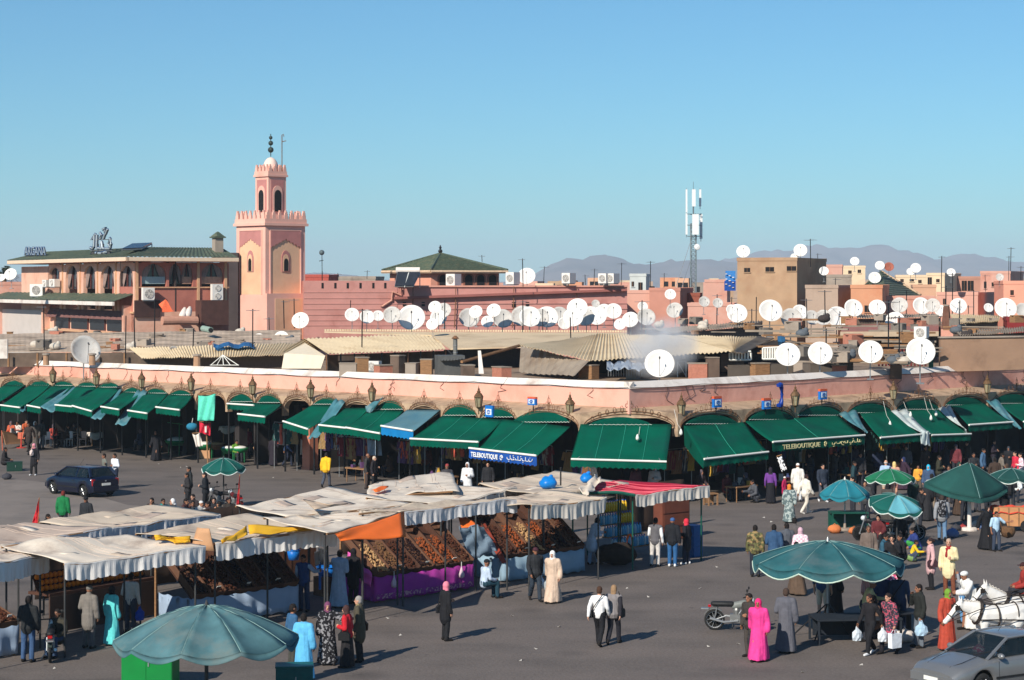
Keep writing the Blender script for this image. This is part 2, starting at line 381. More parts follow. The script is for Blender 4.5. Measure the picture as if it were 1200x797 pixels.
def wing(w, E):
 mb=MB();c=line_corner(SB);
 t_c=0.0
 # pink wall as a thick strip whose top follows the coping
 n=24
 qs=[i/n*E for i in range(n+1)]
 o=Vector((c.x, c.y));f=lambda t, z, p: Vector((o.x+w.d.x*t+w.n.x*p, o.y+w.d.y*t+w.n.y*p, z))
 for i in range(n):
  a, b=qs[i], qs[i+1]
  mb.quad(f(a, 4.0,0), f(b, 4.0,0), f(b, zpar(w, b)-.3,0), f(a, zpar(w, a)-.3,0))
  mb.quad(f(a, 4.0,-.3), f(b, 4.0,-.3), f(b, zpar(w, b)-.3,-.3), f(a, zpar(w, a)-.3,-.3))
 obj('upper_wall', mb, PINK if w is WL else M('pink_plaster_right', srgb(232,172,152), .9,.08,1.2, bump=.8, bscale=3, dirt=srgb(196,126,108), dscale=.5), arc)
 k=0;st=4.0;a=0.0
 while a < E:                                 # coping stones butt end to end
  b=min(E, a+st);g=.012;mb=MB();u=random.uniform(-.012,.012)
  for (p0, p1, z0, z1) in ((-.36,.05+u, -.298,.0),):
   A=[f(a+g, zpar(w, a)+z0, p1), f(b-g, zpar(w, b)+z0, p1), f(b-g, zpar(w, b)+z1, p1-.3), f(a+g, zpar(w, a)+z1, p1-.3)]
   B=[f(a+g, zpar(w, a)+z0, p0), f(b-g, zpar(w, b)+z0, p0), f(b-g, zpar(w, b)+z1, p0), f(a+g, zpar(w, a)+z1, p0)]
   mb.add(A+B, [(0,1,2,3),(7,6,5,4),(0,4,5,1),(2,6,7,3),(0,3,7,4),(1,5,6,2)])
  obj('coping', mb, WHITEP, arc);a=b
 # cables and stains running down the wall
 mb=MB()
 for _ in range(16):
  t=random.uniform(.6, E-1);z0=zpar(w, t)-.3;l=random.uniform(.3,1.0);pts=[f(t, z0,.03)]
  for q in range(4): pts.append(f(t+random.uniform(-.12,.12)*(q+1), z0-l*(q+1)/4,.03))
  mb.tube(pts, .013,4)
 for j in range(int(E/5)):
  a=j*5;mb.tube([f(a+i*5/6, zpar(w, a+i*5/6)-.2-.06*math.sin(i/6*math.pi)-.05,.075) for i in range(7)], .014,4)
 obj('cable', mb, M('old_cable', (.06,.04,.035), .8), arc)
 return f
fL=wing(WL, LE);fR=wing(WR, RE)
# roof deck, inner shop walls, ceiling, pillars
mb=MB()
c1=line_corner(SB+.25);
zL=zpar(WL, LE)-.5
dk=[Vector((c1.x, c1.y, 4.95)), Vector((*(c1+WR.d*RE), 4.95)), Vector((*(c1+WR.d*RE-WR.n*18), 4.95)), Vector((c1.x, c1.y+34,4.95)), Vector((*(c1+WL.d*LE-WL.n*18), 4.75)), Vector((*(c1+WL.d*LE), 4.75))]
mb.prism(dk, UP(-.25))
obj('roof_deck', mb, M('roof_screed', srgb(150,128,108), .95,.25,.8, bump=.4, dirt=srgb(104,84,70), dscale=.5), arc)
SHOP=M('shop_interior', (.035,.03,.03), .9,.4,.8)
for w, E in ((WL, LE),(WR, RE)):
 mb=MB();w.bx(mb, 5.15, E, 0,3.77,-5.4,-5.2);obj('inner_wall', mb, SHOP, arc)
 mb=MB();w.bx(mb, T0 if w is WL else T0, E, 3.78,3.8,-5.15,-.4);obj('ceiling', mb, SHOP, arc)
PILL=M('pink_pillar', srgb(206,132,106), .9,.1,2, bump=.3, dirt=srgb(150,92,76), dscale=1)
for w, bs in ((WL, BL),(WR, BR)):
 for i, (a, b) in enumerate(bs):
  mb=MB()
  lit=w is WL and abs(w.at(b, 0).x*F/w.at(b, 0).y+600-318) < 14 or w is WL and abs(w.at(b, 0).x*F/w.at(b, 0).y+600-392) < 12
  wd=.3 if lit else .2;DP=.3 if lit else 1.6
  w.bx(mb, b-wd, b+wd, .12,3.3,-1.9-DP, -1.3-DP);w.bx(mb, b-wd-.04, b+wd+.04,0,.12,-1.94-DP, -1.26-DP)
  obj("pillar", mb, PILL if lit else SHOP, arc)  # shade painted in: pillars out of the sun take the dark shop colour
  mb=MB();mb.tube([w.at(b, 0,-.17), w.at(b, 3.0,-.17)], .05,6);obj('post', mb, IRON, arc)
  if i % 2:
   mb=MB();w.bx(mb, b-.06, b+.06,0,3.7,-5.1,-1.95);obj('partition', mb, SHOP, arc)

# lanterns on the arcade roof edge
lan=None
LAMPS=[62,113,166,224,296,364,436,561,668];LAMPR=[798.5,932,1047,1157]
def lantern():
 t=thing('wall_lantern', '', 'lantern');br=M('lantern_bronze', srgb(110,84,58), .55,.25,8, metal=.3)
 gl=M('lantern_glass', srgb(150,140,112), .25,.2,10)
 mb=MB();mb.lathe([(.03,0),(.03,.25),(.09,.3),(.13,.34),(.15,.36)], 8);obj('bracket', mb, br, t)
 mb=MB();mb.lathe([(.125,.36),(.2,.84)], 6);obj('glass', mb, gl, t)
 mb=MB()
 for k in range(6):
  a=k*math.pi/3;mb.tube([(.13*math.cos(a), .13*math.sin(a), .36),(.21*math.cos(a), .21*math.sin(a), .85)], .018,4)
 obj('frame', mb, br, t)
 mb=MB();mb.lathe([(.25,.84),(.23,.9),(.15,1.02),(.09,1.06),(.1,1.12),(.05,1.18),(.06,1.24),(.02,1.3),(.01,1.42)], 8);obj('crown', mb, br, t)
 return t
k=0
for w, pxs, nm in ((WL, LAMPS, 'left'),(WR, LAMPR, 'right')):
 for i, px in enumerate(pxs):
  tt=w.sz(px, 470,.22)[0] if px not in (668,798.5) else None
  loc=w.at(max(tt, .2), 3.72,.22) if tt is not None else w.at(w.sz(px, 480,-.1)[0], 3.6,-.1)
  lab='bronze lantern over the %s wing of awnings, %s from the %s end' % (nm, NTH[i], 'left' if nm == 'left' else 'corner')
  if lan is None: lan=lantern();lan.location=loc;lan['label']=lab;lan['group']='lanterns along the arcade'
  else: dup(lan, loc, .3*k, lab, 'lanterns along the arcade', .98)
  k += 1

# ---------------------------------------------------------------- awnings
TARP=M('blue_tarpaulin', srgb(70,122,132), .6,.25,2, bump=.5, bscale=5, dirt=srgb(120,140,142), dscale=1)
TARPG=M('pale_plastic_sheet', srgb(186,194,192), .5,.2,2.5, bump=.5, bscale=5, dirt=srgb(122,148,152), dscale=1.4)
BLUEV=M('blue_valance', srgb(14,72,150), .7,.1,3)
BLUEA=M('faded_blue_awning', srgb(84,122,132), .75,.15,2, dirt=srgb(60,104,122), dscale=1)
BLUEB=M('bright_blue_valance', srgb(0,116,176), .7,.12,3)
def text_mesh(body, size, mat, parent, origin, xdir, updir, name='lettering', depth=.008, align='LEFT', bold=.0):
 cu=bpy.data.curves.new(name, 'FONT');cu.body=body;cu.size=size;cu.extrude=depth;cu.align_x=align;cu.offset=bold
 cu.resolution_u=2
 o=bpy.data.objects.new(name, cu);COL.objects.link(o)
 dg=bpy.context.evaluated_depsgraph_get();me=bpy.data.meshes.new_from_object(o.evaluated_get(dg))
 bpy.data.objects.remove(o);me.materials.clear();me.materials.append(mat);me.name=name
 x=Vector(xdir).normalized();u=Vector(updir).normalized();n=x.cross(u)
 m4=Matrix((( x.x, u.x, n.x, origin[0]),(x.y, u.y, n.y, origin[1]),(x.z, u.z, n.z, origin[2]),(0,0,0,1)))
 me.transform(m4)
 o=bpy.data.objects.new(name, me);COL.objects.link(o)
 if parent: o.parent=parent
 return o
def valance(A, B, h, m, parent, n_out, scal=.24, amp=.02):
 """hanging strip with scalloped lower edge between A and B"""
 A=Vector(A);B=Vector(B);L=(B-A).length;k=max(3, int(L/scal));N=k*6;rows=[[], [], []]
 for i in range(N+1):
  u=i/N;p=A.lerp(B, u);ph=(i % 6)/6;hh=h-(.06*abs(math.cos(math.pi*u*k)))
  o=Vector((n_out.x, n_out.y, 0))*amp*math.sin(u*k*2.1+1)
  rows[0].append(p);rows[1].append(p+UP(-h*.5)+o*.5);rows[2].append(p+UP(-hh)+o)
 mb=MB();mb.grid(rows, .012);return obj('valance', mb, m, parent)
def awning(w, top, bar, p, label, mat=None, vmat=None, vh=.34, ptop=.04, lun=(), cheek=None, seams=0, barm=None):
 mat=mat or GREEN;vmat=vmat or mat
 a, b=(w.pt(top[0], top[1], ptop), w.pt(top[2], top[3], ptop));c, d=(w.pt(bar[0], bar[1], p), w.pt(bar[2], bar[3], p))
 t=thing('awning', label, 'awning', (0,0,0), 0, 'awnings along the arcade')
 n3=Vector((w.n.x, w.n.y, 0));rows=[];nu, nv=18,8
 seed=random.uniform(0,99)
 for j in range(nv+1):
  v=j/nv;row=[]
  for i in range(nu+1):
   u=i/nu;q=a.lerp(b, u).lerp(c.lerp(d, u), v)
   q.z += -.10*math.sin(math.pi*v)*(.6+.4*math.sin(u*9+seed))+.02*math.sin(u*22+seed)*v
   row.append(q)
  rows.append(row)
 mb=MB();mb.grid(rows, -.015);obj('canopy', mb, mat, t, smooth=True)
 mb=MB();mb.tube([c+n3*.03, d+n3*.03], .048,8);obj('front_bar', mb, barm or PALE, t)
 e=UP(-.045)
 valance(c+e, d+e, vh, vmat, t, w.n)
 for s in (.06,.94):                          # folding arms
  mb=MB();g=a.lerp(b, s);k=c.lerp(d, s);el=(g+k)/2+(d-c)*(.12 if s < .5 else -.12)+UP(-.25)
  mb.tube([g+UP(-.2), el, k], .03,5);obj('arm', mb, STEEL, t)
 for (x0, x1, yc, ys) in lun:                  # cloth filling the arch above
  A=w.pt(x0, ys, .02);B=w.pt(x1, ys, .02);hgt=(w.pt((x0+x1)/2, yc, .02)).z-A.z;rows=[[], []]
  for i in range(15):
   u=i/14;q=A.lerp(B, u);rows[0].append(q+Vector((0,0, hgt*math.sin(math.pi*u)**.7)));rows[1].append(q+n3*.05)
  mb=MB();mb.grid([[p_ for p_ in rows[0]], [q0.lerp(q1,.5)+n3*.02 for q0, q1 in zip(*rows)], rows[1]], .01)
  lo=obj('arch_cloth', mb, GREENL, t)
  mb=MB();AA, BB=A+n3*.06, B+n3*.06;k=max(4, int((BB-AA).length/.2))
  mb.tube([AA.lerp(BB, i/(2*k))+Vector((0,0,.03*(i % 2))) for i in range(2*k+1)], .01,4)
  obj('pale_edging', mb, PALE, t)
 if cheek:
  mb=MB();A, C=(a, c) if cheek == 'l' else (b, d)
  q=C+UP(-.42);r=A+UP(-.9)+n3*.05
  mb.grid([[A, A.lerp(C, .5), C], [r.lerp(A, .5), r.lerp(q, .5)+UP(.1), C.lerp(q, .5)], [r, r.lerp(q, .5)-UP(.06), q]], .012)
  obj('side_cloth', mb, mat, t)
 for s in range(seams):
  u=(s+1)/(seams+1);mb=MB()
  mb.tube([a.lerp(b, u).lerp(c.lerp(d, u), v)+Vector((0,0,.02-.10*math.sin(math.pi*v)*(.6+.4*math.sin(u*9+seed))+.02*math.sin(u*22+seed)*v)) for v in [i/8 for i in range(9)]], .012,4)
  obj('seam', mb, M('seam_thread', srgb(40,150,126), .8), t)
 return t, a, b, c, d
pz=2.7
tops=[(5,451,30,451),(35,451,60,451),(62,451,87,452),(90,452,114,453),(115,453,141,455),(144,459,168,460),(170,460,197,461),(198,462,226,463)]
bars=[(-34,471,-6,474),(1,474.7,24,477.7),(32,475,48,478),(65,474.5,85,476.5),(85,475.5,108,482),(118.6,476.5,140,480),(150,481,173,484.5),(183,477,211,480.5)]
labs=['green awning cut by the left edge of the picture', 'green awning at far left above the orange dressed diners', 'green awning with grey tarp hanging on its right', 'green awning above the middle cafe tables', 'green awning with a steeply sloping front bar, left of the blue tarps', 'green awning above the draped white table', 'green awning beside the long blue hanging tarp', 'green awning just left of the woman in a long black robe']
for i in range(8):
 tp=tops[i];awning(WL, tp, bars[i], pz, labs[i], lun=[(tp[0]+1, tp[2]-1, tp[1]-4, tp[1]+1)])
awning(WL, (270,471,299,472),(266.6,473,298,475), .8, 'short rolled green awning flap right of the mint green hanging cloth', lun=[(270,297,463,471)], vh=.3)
awning(WL, (299,472,331,473),(279,485,311,488.5), pz, 'green awning above the lit pink pillar', lun=[(302,329,463,472)])
awning(WL, (366,474,398,475),(332,493.5,361.6,503), 2.4, 'green awning with a grey tarp hanging from its right corner', lun=[(368,398,467,474)])
awning(WL, (403,478,433,478),(374,498,405.5,501.5), 2.2, 'green awning under an open arch behind the man in yellow jacket')
awning(WL, (433,480,473,481),(405.5,501,446,508), 2.3, 'green awning left of the faded blue awning', lun=[(440,473,471,480)], seams=1)
awning(WL, (477,480,516,480),(447,499,484.5,505), 2.3, 'faded blue grey awning with bright blue valance', BLUEA, BLUEB, .42)
awning(WL, (519,486.5,589,491.5),(481,514,561,518), 2.5, 'wide green awning with a seam right of the faded blue awning', lun=[(520,559,476,487),(566,602,479,489)], seams=2)
tele, a, b, c, d=awning(WL, (589,491,668,500),(550,525,629,534), 2.6, 'green awning with blue valance reading TELEBOUTIQUE left of the corner', vmat=BLUEV, vh=.46, lun=[(600,668,484,495)], seams=2)
WHT=M('white_lettering', srgb(235,236,236), .7,.04,8)
xd=(d-c).normalized();L_=(d-c).length
def letters(par, c, d, wn, txt, col, u0, u1, size, ar, arcol=None):
 xd=(d-c);L=xd.length;xd.normalize();up=UP(1);n3=Vector((wn.x, wn.y, 0))
 o=c+xd*L*u0+n3*.05+UP(-.37)
 t=text_mesh(txt, size, col, par, o, xd, up, bold=.006)
 xs=[v.co.dot(xd) for v in t.data.vertices];k=L*(u1-u0)/(max(xs)-min(xs));base=o.dot(xd)
 for v in t.data.vertices: v.co += xd*((v.co.dot(xd)-base)*(k-1))
 mb=MB();q=c+xd*L*(u1+.055)+n3*.055+UP(-.27)
 mb.tube([q+xd*.09*math.cos(i*.7)+up*.11*math.sin(i*.7) for i in range(8)], .02,5)
 mb.tube([q+xd*-.03+up*.06, q+xd*.04+up*.0, q+xd*.03+up*-.07], .022,5)
 obj('telephone_emblem', mb, arcol or col, par)
 # arabic line drawn as pen strokes on the cloth
 mb=MB();x=u1+.13;A=lambda u, z: c+xd*L*(u1+.13+(u0_+u*(u1_-u0_)))+n3*.055+up*(-.37+z)
 u0_, u1_=0,1-u1-.13-.05
 for st in ar: mb.tube([A(u, z) for u, z in st], .018,4)
 obj('arabic_lettering', mb, arcol or col, par)
AR1=[[(1,.2),(.98,.12),(.93,.07),(.88,.07),(.86,.18),(.84,.07),(.76,.07)], [(.74,.25),(.74,.07)], [(.7,.07),(.62,.07),(.6,.16),(.56,.16),(.55,.07),(.47,.07)], [(.45,.26),(.45,.07),(.36,.07),(.34,.14)],
    [(.31,.16),(.27,.17),(.26,.08),(.31,.07),(.2,.05),(.18,.12)], [(.15,.25),(.15,.07),(.08,.05),(.03,.08),(.02,.16)], [(.91,.22),(.9,.24)], [(.65,.0),(.63,.0)], [(.57,.24),(.54,.24)], [(.28,.24),(.25,.24)], [(.11,-.02),(.08,-.02)]]
AR2=[[(1,.12),(.95,.17),(.93,.08),(1,.07),(.9,.07)], [(.88,.24),(.88,.08)], [(.85,.07),(.78,.07),(.76,.15),(.72,.15),(.7,.07),(.6,.08)], [(.56,.14),(.52,.17),(.53,.07),(.45,.07),(.44,.15),(.4,.14),(.4,.07)],
    [(.36,.13),(.33,.16),(.31,.07),(.34,.0),(.4,-.02)], [(.28,.15),(.26,.07),(.17,.07),(.13,.15)], [(.1,.12),(.06,.04),(.0,.06),(.0,.14)], [(.74,.22),(.72,.24)], [(.66,.0),(.62,.0)], [(.08,-.04),(.03,-.04)]]
letters(tele, c, d, WL.n, 'TELEBOUTIQUE', WHT, .035,.44,.3, AR1)
awning(WC, (680.6,497,787,497),(669,538,781,541), 2.2, 'broad green awning facing the viewer at the cut corner of the arcade', lun=[(690,764,489,498)], cheek='l', seams=3)
awning(WR, (801.5,499,873,494.5),(824.5,538,900,529.5), 2.6, 'large green awning right of the corner with one side cloth', lun=[(803,866,484,497)], cheek='l', seams=1)
YEL=M('cream_lettering', srgb(226,214,160), .7,.05,8)
tb, a, b, c, d=awning(WR, (873,493.5,983,486),(905,518,1013,510), 2.6, 'long green awning reading TELEBOUTIQUE in cream letters on the right wing', lun=[(877,932,478,492),(934,988,474,487)], seams=1, vh=.44)
letters(tb, c, d, WR.n, 'TELEBOUTIQUE', YEL, .1,.5,.3, AR2)
awning(WR, (1007.6,484,1047,481),(1031,513,1079,509), 2.6, 'green awning right of the cream lettered one above the blonde woman', lun=[(993,1047,471,484)])
awning(WR, (1058,481,1099,479),(1091,510,1137.5,508.5), 2.6, 'green awning with pale plastic sheet on both its sides', lun=[(1050,1102,467,480)])
awning(WR, (1114,475,1153,472),(1135,498,1186.5,494.5), 2.6, 'green awning second from the right edge above the square parasol', lun=[(1107,1154,464,475)])
awning(WR, (1172,474,1226,470),(1199,494,1260,489), 2.6, 'green awning cut by the right edge of the picture', lun=[(1160,1216,460,473)])

def tarp(label, pts, m, sag=.12, name='tarpaulin'):
 """pts: four 3-D corners"""
 a, b, c, d=pts;rows=[];sd=random.uniform(0,50);nu, nv=10,12
 for j in range(nv+1):
  v=j/nv;row=[]
  for i in range(nu+1):
   u=i/nu;q=a.lerp(b, u).lerp(d.lerp(c, u), v)
   q=q+Vector((0,0,-sag*math.sin(math.pi*v)*.6+.05*math.sin(u*11+sd+v*3)))+Vector((.04*math.sin(u*9+sd), .05*math.cos(u*13+v*4+sd), 0))
   row.append(q)
  rows.append(row)
 mb=MB();mb.grid(rows, .012);return tag(obj(name, mb, m, smooth=True), label, name, 'tarpaulins draped between the awnings')
def wl4(w, spec): return [w.pt(x, y, p) for x, y, p in spec]
tarp('grey blue tarp hanging between the first two awnings at left', wl4(WL, [(26,455,.1),(36,455,.1),(30,481,2.85),(23,483,2.85)]), TARP)
tarp('crumpled grey tarp between the second and third awning from the left', wl4(WL, [(80,454,.12),(90,454,.12),(62,484,2.85),(48,477,2.85)]), TARP)
tarp('blue tarp hanging down beside the fifth awning from the left', wl4(WL, [(130,457,.12),(143,457,.12),(118,491,2.85),(107,491,2.85)]), TARP)
tarp('longest blue tarp hanging low beside the sixth awning from the left', wl4(WL, [(160,458,.12),(173,458,.12),(148,499,2.85),(134,497,2.85)]), TARP)
tarp('grey tarp rolled over the green awning behind the man in yellow', wl4(WL, [(392,468,.12),(404,470,.12),(374,512,2.5),(361,514,2.5)]), TARP)
tarp('small bundled blue tarp on the arch by the lantern', wl4(WL, [(428,476,.3),(450,466,.3),(436,482,.5),(430,484,.5)]), TARP, .02)
tarp('blue tarp in the gap right of the cream lettered awning', wl4(WR, [(984,484,.12),(1003,481,.12),(1016,507,2.5),(1012,505,2.5)]), TARP)
tarp('pale plastic sheet between two green awnings on the right wing', wl4(WR, [(1042,482,.12),(1062,480,.12),(1090,508,2.62),(1080,508,2.62)]), TARPG)
tarp('end of pale plastic sheet dangling from the awning bar', wl4(WR, [(1079,507,2.66),(1088,506,2.66),(1090,522,2.7),(1080,521,2.7)]), TARPG, .02)
tarp('pale sheet sagging left of the square parasol', wl4(WR, [(1100,478,.12),(1113,476,.12),(1133,506,2.6),(1131,503,2.6)]), TARPG)
tarp('bright blue tarp rightmost on the arcade', wl4(WR, [(1155,470,.12),(1170,468,.12),(1197,503,2.6),(1189,500,2.6)]), TARP)

# sign boxes on the arcade roof and the telephone handset
def signbox(px, py, w, s, label, wi=.55, hi=.52, face=None, rim=None, txt=None):
 q=w.pt(px, py, .1);t=thing('sign', label, 'sign', q-UP( hi/2), math.atan2(w.d.y, w.d.x) if w is WR else math.atan2(-w.d.y, -w.d.x), s)
 mb=MB();mb.box((0,0, hi/2),(wi, .14, hi));obj('case', mb, MC((20,110,190), .5, 'paint'), t)
 if rim: mb=MB();mb.box((0,-.002, hi*.9),(wi+.01,.15, hi*.22));obj('top_band', mb, MC((214,96,60), .5, 'paint'), t)
 mb=MB();mb.box((0,-.075, hi*.45),(wi*.72,.012, hi*.5));obj('emblem_panel', mb, MC((228,236,240), .5, 'paint'), t)
 mb=MB();mb.tube([(wi*.2*math.cos(a*.8), -.09, hi*.45+hi*.15*math.sin(a*.8)) for a in range(8)], .025,5);mb.tube([(-.03,-.09, hi*.5),(.05,-.09, hi*.38)], .02,5);obj('emblem', mb, MC((20,90,170), .5, 'paint'), t)
 mb=MB();mb.tube([(0,.05,0),(0,.05,-.3)], .025,5);obj('bracket', mb, IRON, t)
signbox(574,482, WL, 'telephone signs', 'white bordered blue telephone sign projecting left of the blue lettered awning', .5,.55)
signbox(624,470, WL, 'telephone signs', 'small dark blue sign with red top on the pink wall left of the corner', .5,.38, rim=1)
signbox(840,471, WR, 'telephone signs', 'blue telephone sign with orange top nearest the corner on the right wing', rim=1)
signbox(898,473, WR, 'telephone signs', 'blue telephone sign left of the big blue handset', rim=1)
signbox(964,462, WR, 'telephone signs', 'blue telephone sign right of the big blue handset', rim=1)
q=WR.pt(915,463,.35);mb=MB();bl=MC((20,56,140), .35, 'paint')
hs=thing('giant_handset', 'big blue telephone handset sign standing upright over the awning', 'sign', q-UP(.58), R(45))
mb.tube([(-.1,0,1.1),(-.02,0,1.08),(.06,0,.9),(.09,0,.6),(.06,0,.3),(-.02,0,.08),(-.1,0,.05)], [.1,.13,.1,.085,.1,.13,.1], 8);obj('handle', mb, bl, hs, smooth=True)
mb=MB();mb.lathe([(.13,0),(.15,.12),(.09,.16)], 10,(-.12,0,.98));obj('earpiece', mb, bl, hs)
mb=MB();mb.lathe([(.13,0),(.15,.12),(.09,.16)], 10,(-.12,0,.02));obj('mouthpiece', mb, bl, hs)
mb=MB();mb.tube([(.08,0,.5),(.1,0,-.25)], .03,5);obj('bracket', mb, IRON, hs)
# bare bulbs hanging over the awnings
for i, (px, py, w, yy) in enumerate([(747,514, WC, 500),(798,508, WR, 480),(1043,498, WR, 470),(1067,487, WR, 471),(1091,491, WR, 466),(1097,486, WR, 468)]):
 A=w.pt(px-8 if w is WR else px+3, yy, .35);B=w.pt(px, py, 1.2);t=thing('hanging_bulb', 'bare white bulb on a cord over the awnings, %s from the left' % NTH[i], 'bulb', (0,0,0), 0, 'bare bulbs over the awnings')
 mb=MB();mb.tube([A, A.lerp(B, .5)+UP(-.12), B+UP(.2)], .008,4);obj('cord', mb, PALE, t)
 mb=MB();mb.lathe([(.02,.2),(.05,.14),(.08,.04),(.075,-.03),(.01,-.09)], 8, B);obj('bulb', mb, PALE, t, smooth=True)
# ================================================================ mosque, cafe, roofs and town behind
GLASS=glassy('dark_window_glass', (.03,.035,.04), .08)
VOID=M('window_void', (.012,.011,.012), .9,.3,3)
CREAM=M('cream_corrugated', srgb(214,194,160), .7,.08,1, dirt=srgb(190,166,130), dscale=.7)
GREYC=M('grey_corrugated', srgb(150,136,120), .75,.15,1, dirt=srgb(118,100,84), dscale=.8)
WEATH=M('weathered_roof', srgb(184,164,144), .95,.35,1.3, bump=.8, bscale=4, dirt=srgb(92,74,60), dscale=.9, stretch=(.5,1.6,1))
CONC=M('grey_concrete', srgb(160,146,132), .9,.15,1.2, bump=.4, dirt=srgb(116,102,92), dscale=.6)
def tiles_mat(): return M('green_glazed_tile', srgb(80,92,76), .6,.35,5, bump=.5, bscale=10, dirt=srgb(112,108,84), dscale=2)
GT=tiles_mat()
# ---------------------------------------------------------------- minaret
def minaret():
 Y=165;s=Y/F;t=thing('minaret', 'pink square minaret with ochre panels, crenellations and a small white dome', 'minaret')
 A=R(43);c0=P(311,390, Y)                 # near corner of the shaft
 dr=Vector((math.cos(A), math.sin(A), 0));dl=Vector((-math.sin(A), math.cos(A), 0));a=4.0
 WRt=Wall((c0.x, c0.y),(dr.x, dr.y));WLt=Wall((c0.x, c0.y),(dl.x, dl.y))
 ctr=Vector((c0.x, c0.y, 0))+(dr+dl)*a/2
 zy=lambda y: 10-(y-HY)*s
 def block(nm, half, z0, z1, m):
  mb=MB();mb.box(ctr+Vector((0,0,(z0+z1)/2)),(2*half, 2*half, z1-z0), A);return obj(nm, mb, m, t)
 PM=M('minaret_pink', srgb(232,180,162), .9,.06,1, bump=.2, dirt=srgb(216,160,142), dscale=.5)
 block('shaft', a/2,0, zy(263), PM)
 block('base_block', a/2+.16,0, zy(346), PM)
 mb=MB()
 WB=Wall((c0.x+dr.x*.0-dl.x*.55, c0.y-dl.y*.55),(dr.x, dr.y))
 mb=MB();WB.bx(mb, -.25, a+.35,0, zy(344), -.6,.0);obj('buttress', mb, PM, t)
 mb=MB();WB.bx(mb, .55, a-.35,4, zy(350), -.02,.03);obj('buttress_panel', mb, OCHRE, t)
 block('cornice', a/2+.2, zy(264.2), zy(261), PM);block('parapet', a/2+.1, zy(261), zy(256), PM)
 def merlons(half, zb, n, h, w):
  for W4 in range(4):
   M4=Matrix.Rotation(A+W4*math.pi/2,3, 'Z')
   for i in range(n):
    u=-half+(i+.5)*2*half/n;mb=MB()
    for k, (ww, hh) in enumerate(((1,.45),(.68,.3),(.36,.25))):
     z=zb+h*sum((.45,.3,.25)[:k])
     mb.box(ctr+M4 @ Vector((u, half-.07,0))+UP( z+hh*h/2),(w*ww, .13, hh*h), 0, M4)
    obj('merlon', mb, PM, t)
 merlons(a/2+.1, zy(256), 7,.68,.36)
 for w in (WRt, WLt):
  L=a
  mb=MB();w.bx(mb, L*.13, L*.87, zy(345), zy(271), -.05,.012);obj('panel', mb, OCHRE, t)
  # rose field with a lobed lower edge
  z1, zl, zc=zy(270.5), zy(291), zy(281);n=9;mb=MB();top=[w.at(L*(.12+.76*i/ (n*4)), z1,.05) for i in range(n*4+1)]
  low=[]
  for i in range(n*4+1):
   u=i/(n*4);tri=zl+(zc-zl)*(1-abs(2*u-1));low.append(w.at(L*(.12+.76*u), tri+.12*abs(math.sin(math.pi*u*n)), .05))
  mb.grid([top, low], .05);obj('rose_field', mb, ROSE, t)
  for (u0, u1) in ((.105,.13),(.87,.895)):
   mb=MB();w.bx(mb, L*u0, L*u1, zy(345), zy(270), .0,.07);obj('frame', mb, PM, t)
  mb=MB();w.bx(mb, L*.105, L*.895, zy(270), zy(269), .0,.07);obj('frame', mb, PM, t)
  # arched window niche
  c=L*.5
  def archp(hw, zb, zsp, rise, p, nn=10): return [w.at(c-hw, zb, p), w.at(c+hw, zb, p)]+[w.at(c+hw*math.cos(math.pi*k/nn), zsp+rise*math.sin(math.pi*k/nn), p) for k in range(nn+1)]
  n3=Vector((w.n.x, w.n.y, 0))
  mb=MB();mb.prism(archp(.42, zy(318.5), zy(304), .75,.06), -n3*.05);obj('niche', mb, ROSE, t)
  mb=MB();mb.prism(archp(.3, zy(318), zy(305), .5,.085), -n3*.02);obj('niche_ring', mb, OCHRE, t)
  mb=MB();mb.prism(archp(.2, zy(317.5), zy(307), .3,.11), -n3*.02);obj('window', mb, VOID, t)
 # lantern tower
 b=26*s/2*1.0
 block('lantern', b, zy(262), zy(205), PM);block('lantern_cornice', b+.12, zy(205.5), zy(203), PM);block('lantern_parapet', b+.06, zy(203), zy(199), PM)
 merlons(b+.06, zy(199), 4,.55,.3)
 for w0 in (WRt, WLt):
  o=ctr+Vector((w0.n.x, w0.n.y, 0))*b;w=Wall((o.x, o.y), w0.d);n3=Vector((w.n.x, w.n.y, 0))
  mb=MB();w.bx(mb, -b*.72, b*.72, zy(247), zy(209), -.02,.03);obj('rose_panel', mb, ROSE, t)
  def ap(hw, zb, zsp, rise, p): return [w.at(-hw, zb, p), w.at(hw, zb, p)]+[w.at(hw*math.cos(math.pi*k/10), zsp+rise*math.sin(math.pi*k/10), p) for k in range(11)]
  mb=MB();mb.prism(ap(.48, zy(247), zy(224), .55,.07), -n3*.05);obj('niche_ring', mb, PM, t)
  mb=MB();mb.prism(ap(.33, zy(247), zy(227), .4,.1), -n3*.03);obj('window', mb, VOID, t)
 mb=MB();r=9*s;z=zy(195)
 mb.lathe([(r, z-.3)]+[(r*math.cos(q*math.pi/16)*1.02, z+r*1.45*math.sin(q*math.pi/16)) for q in range(8)]+[(.02, z+r*1.45)], 20,(ctr.x, ctr.y, 0));obj('dome', mb, M('dome_cream', srgb(236,206,190), .8,.05,2), t, smooth=True)
 mb=MB();mb.tube([ctr+Vector((0,0, zy(181))), ctr+Vector((0,0, zy(154)))], .035,6)
 for y, rr in ((173,.24),(165,.2),(158.5,.15)): mb.ball(ctr+Vector((0,0, zy(y))), rr, 10,8)
 obj('finial', mb, M('finial_copper', srgb(62,74,70), .5,.2,6, metal=.5), t)
 mb=MB();q=ctr+dr*b*.9-dl*b*.5;mb.tube([q+Vector((0,0, zy(205))), q+Vector((0,0, zy(155)))], .04,5);mb.tube([q+Vector((0,0, zy(163))), q+Vector((.35,0, zy(162)))], .035,5);mb.tube([q+Vector((0,0, zy(155))), q+Vector((.12,0, zy(154))), q+Vector((.16,0, zy(157)))], .03,5)
 obj('flagpole', mb, RUST, t)
minaret()

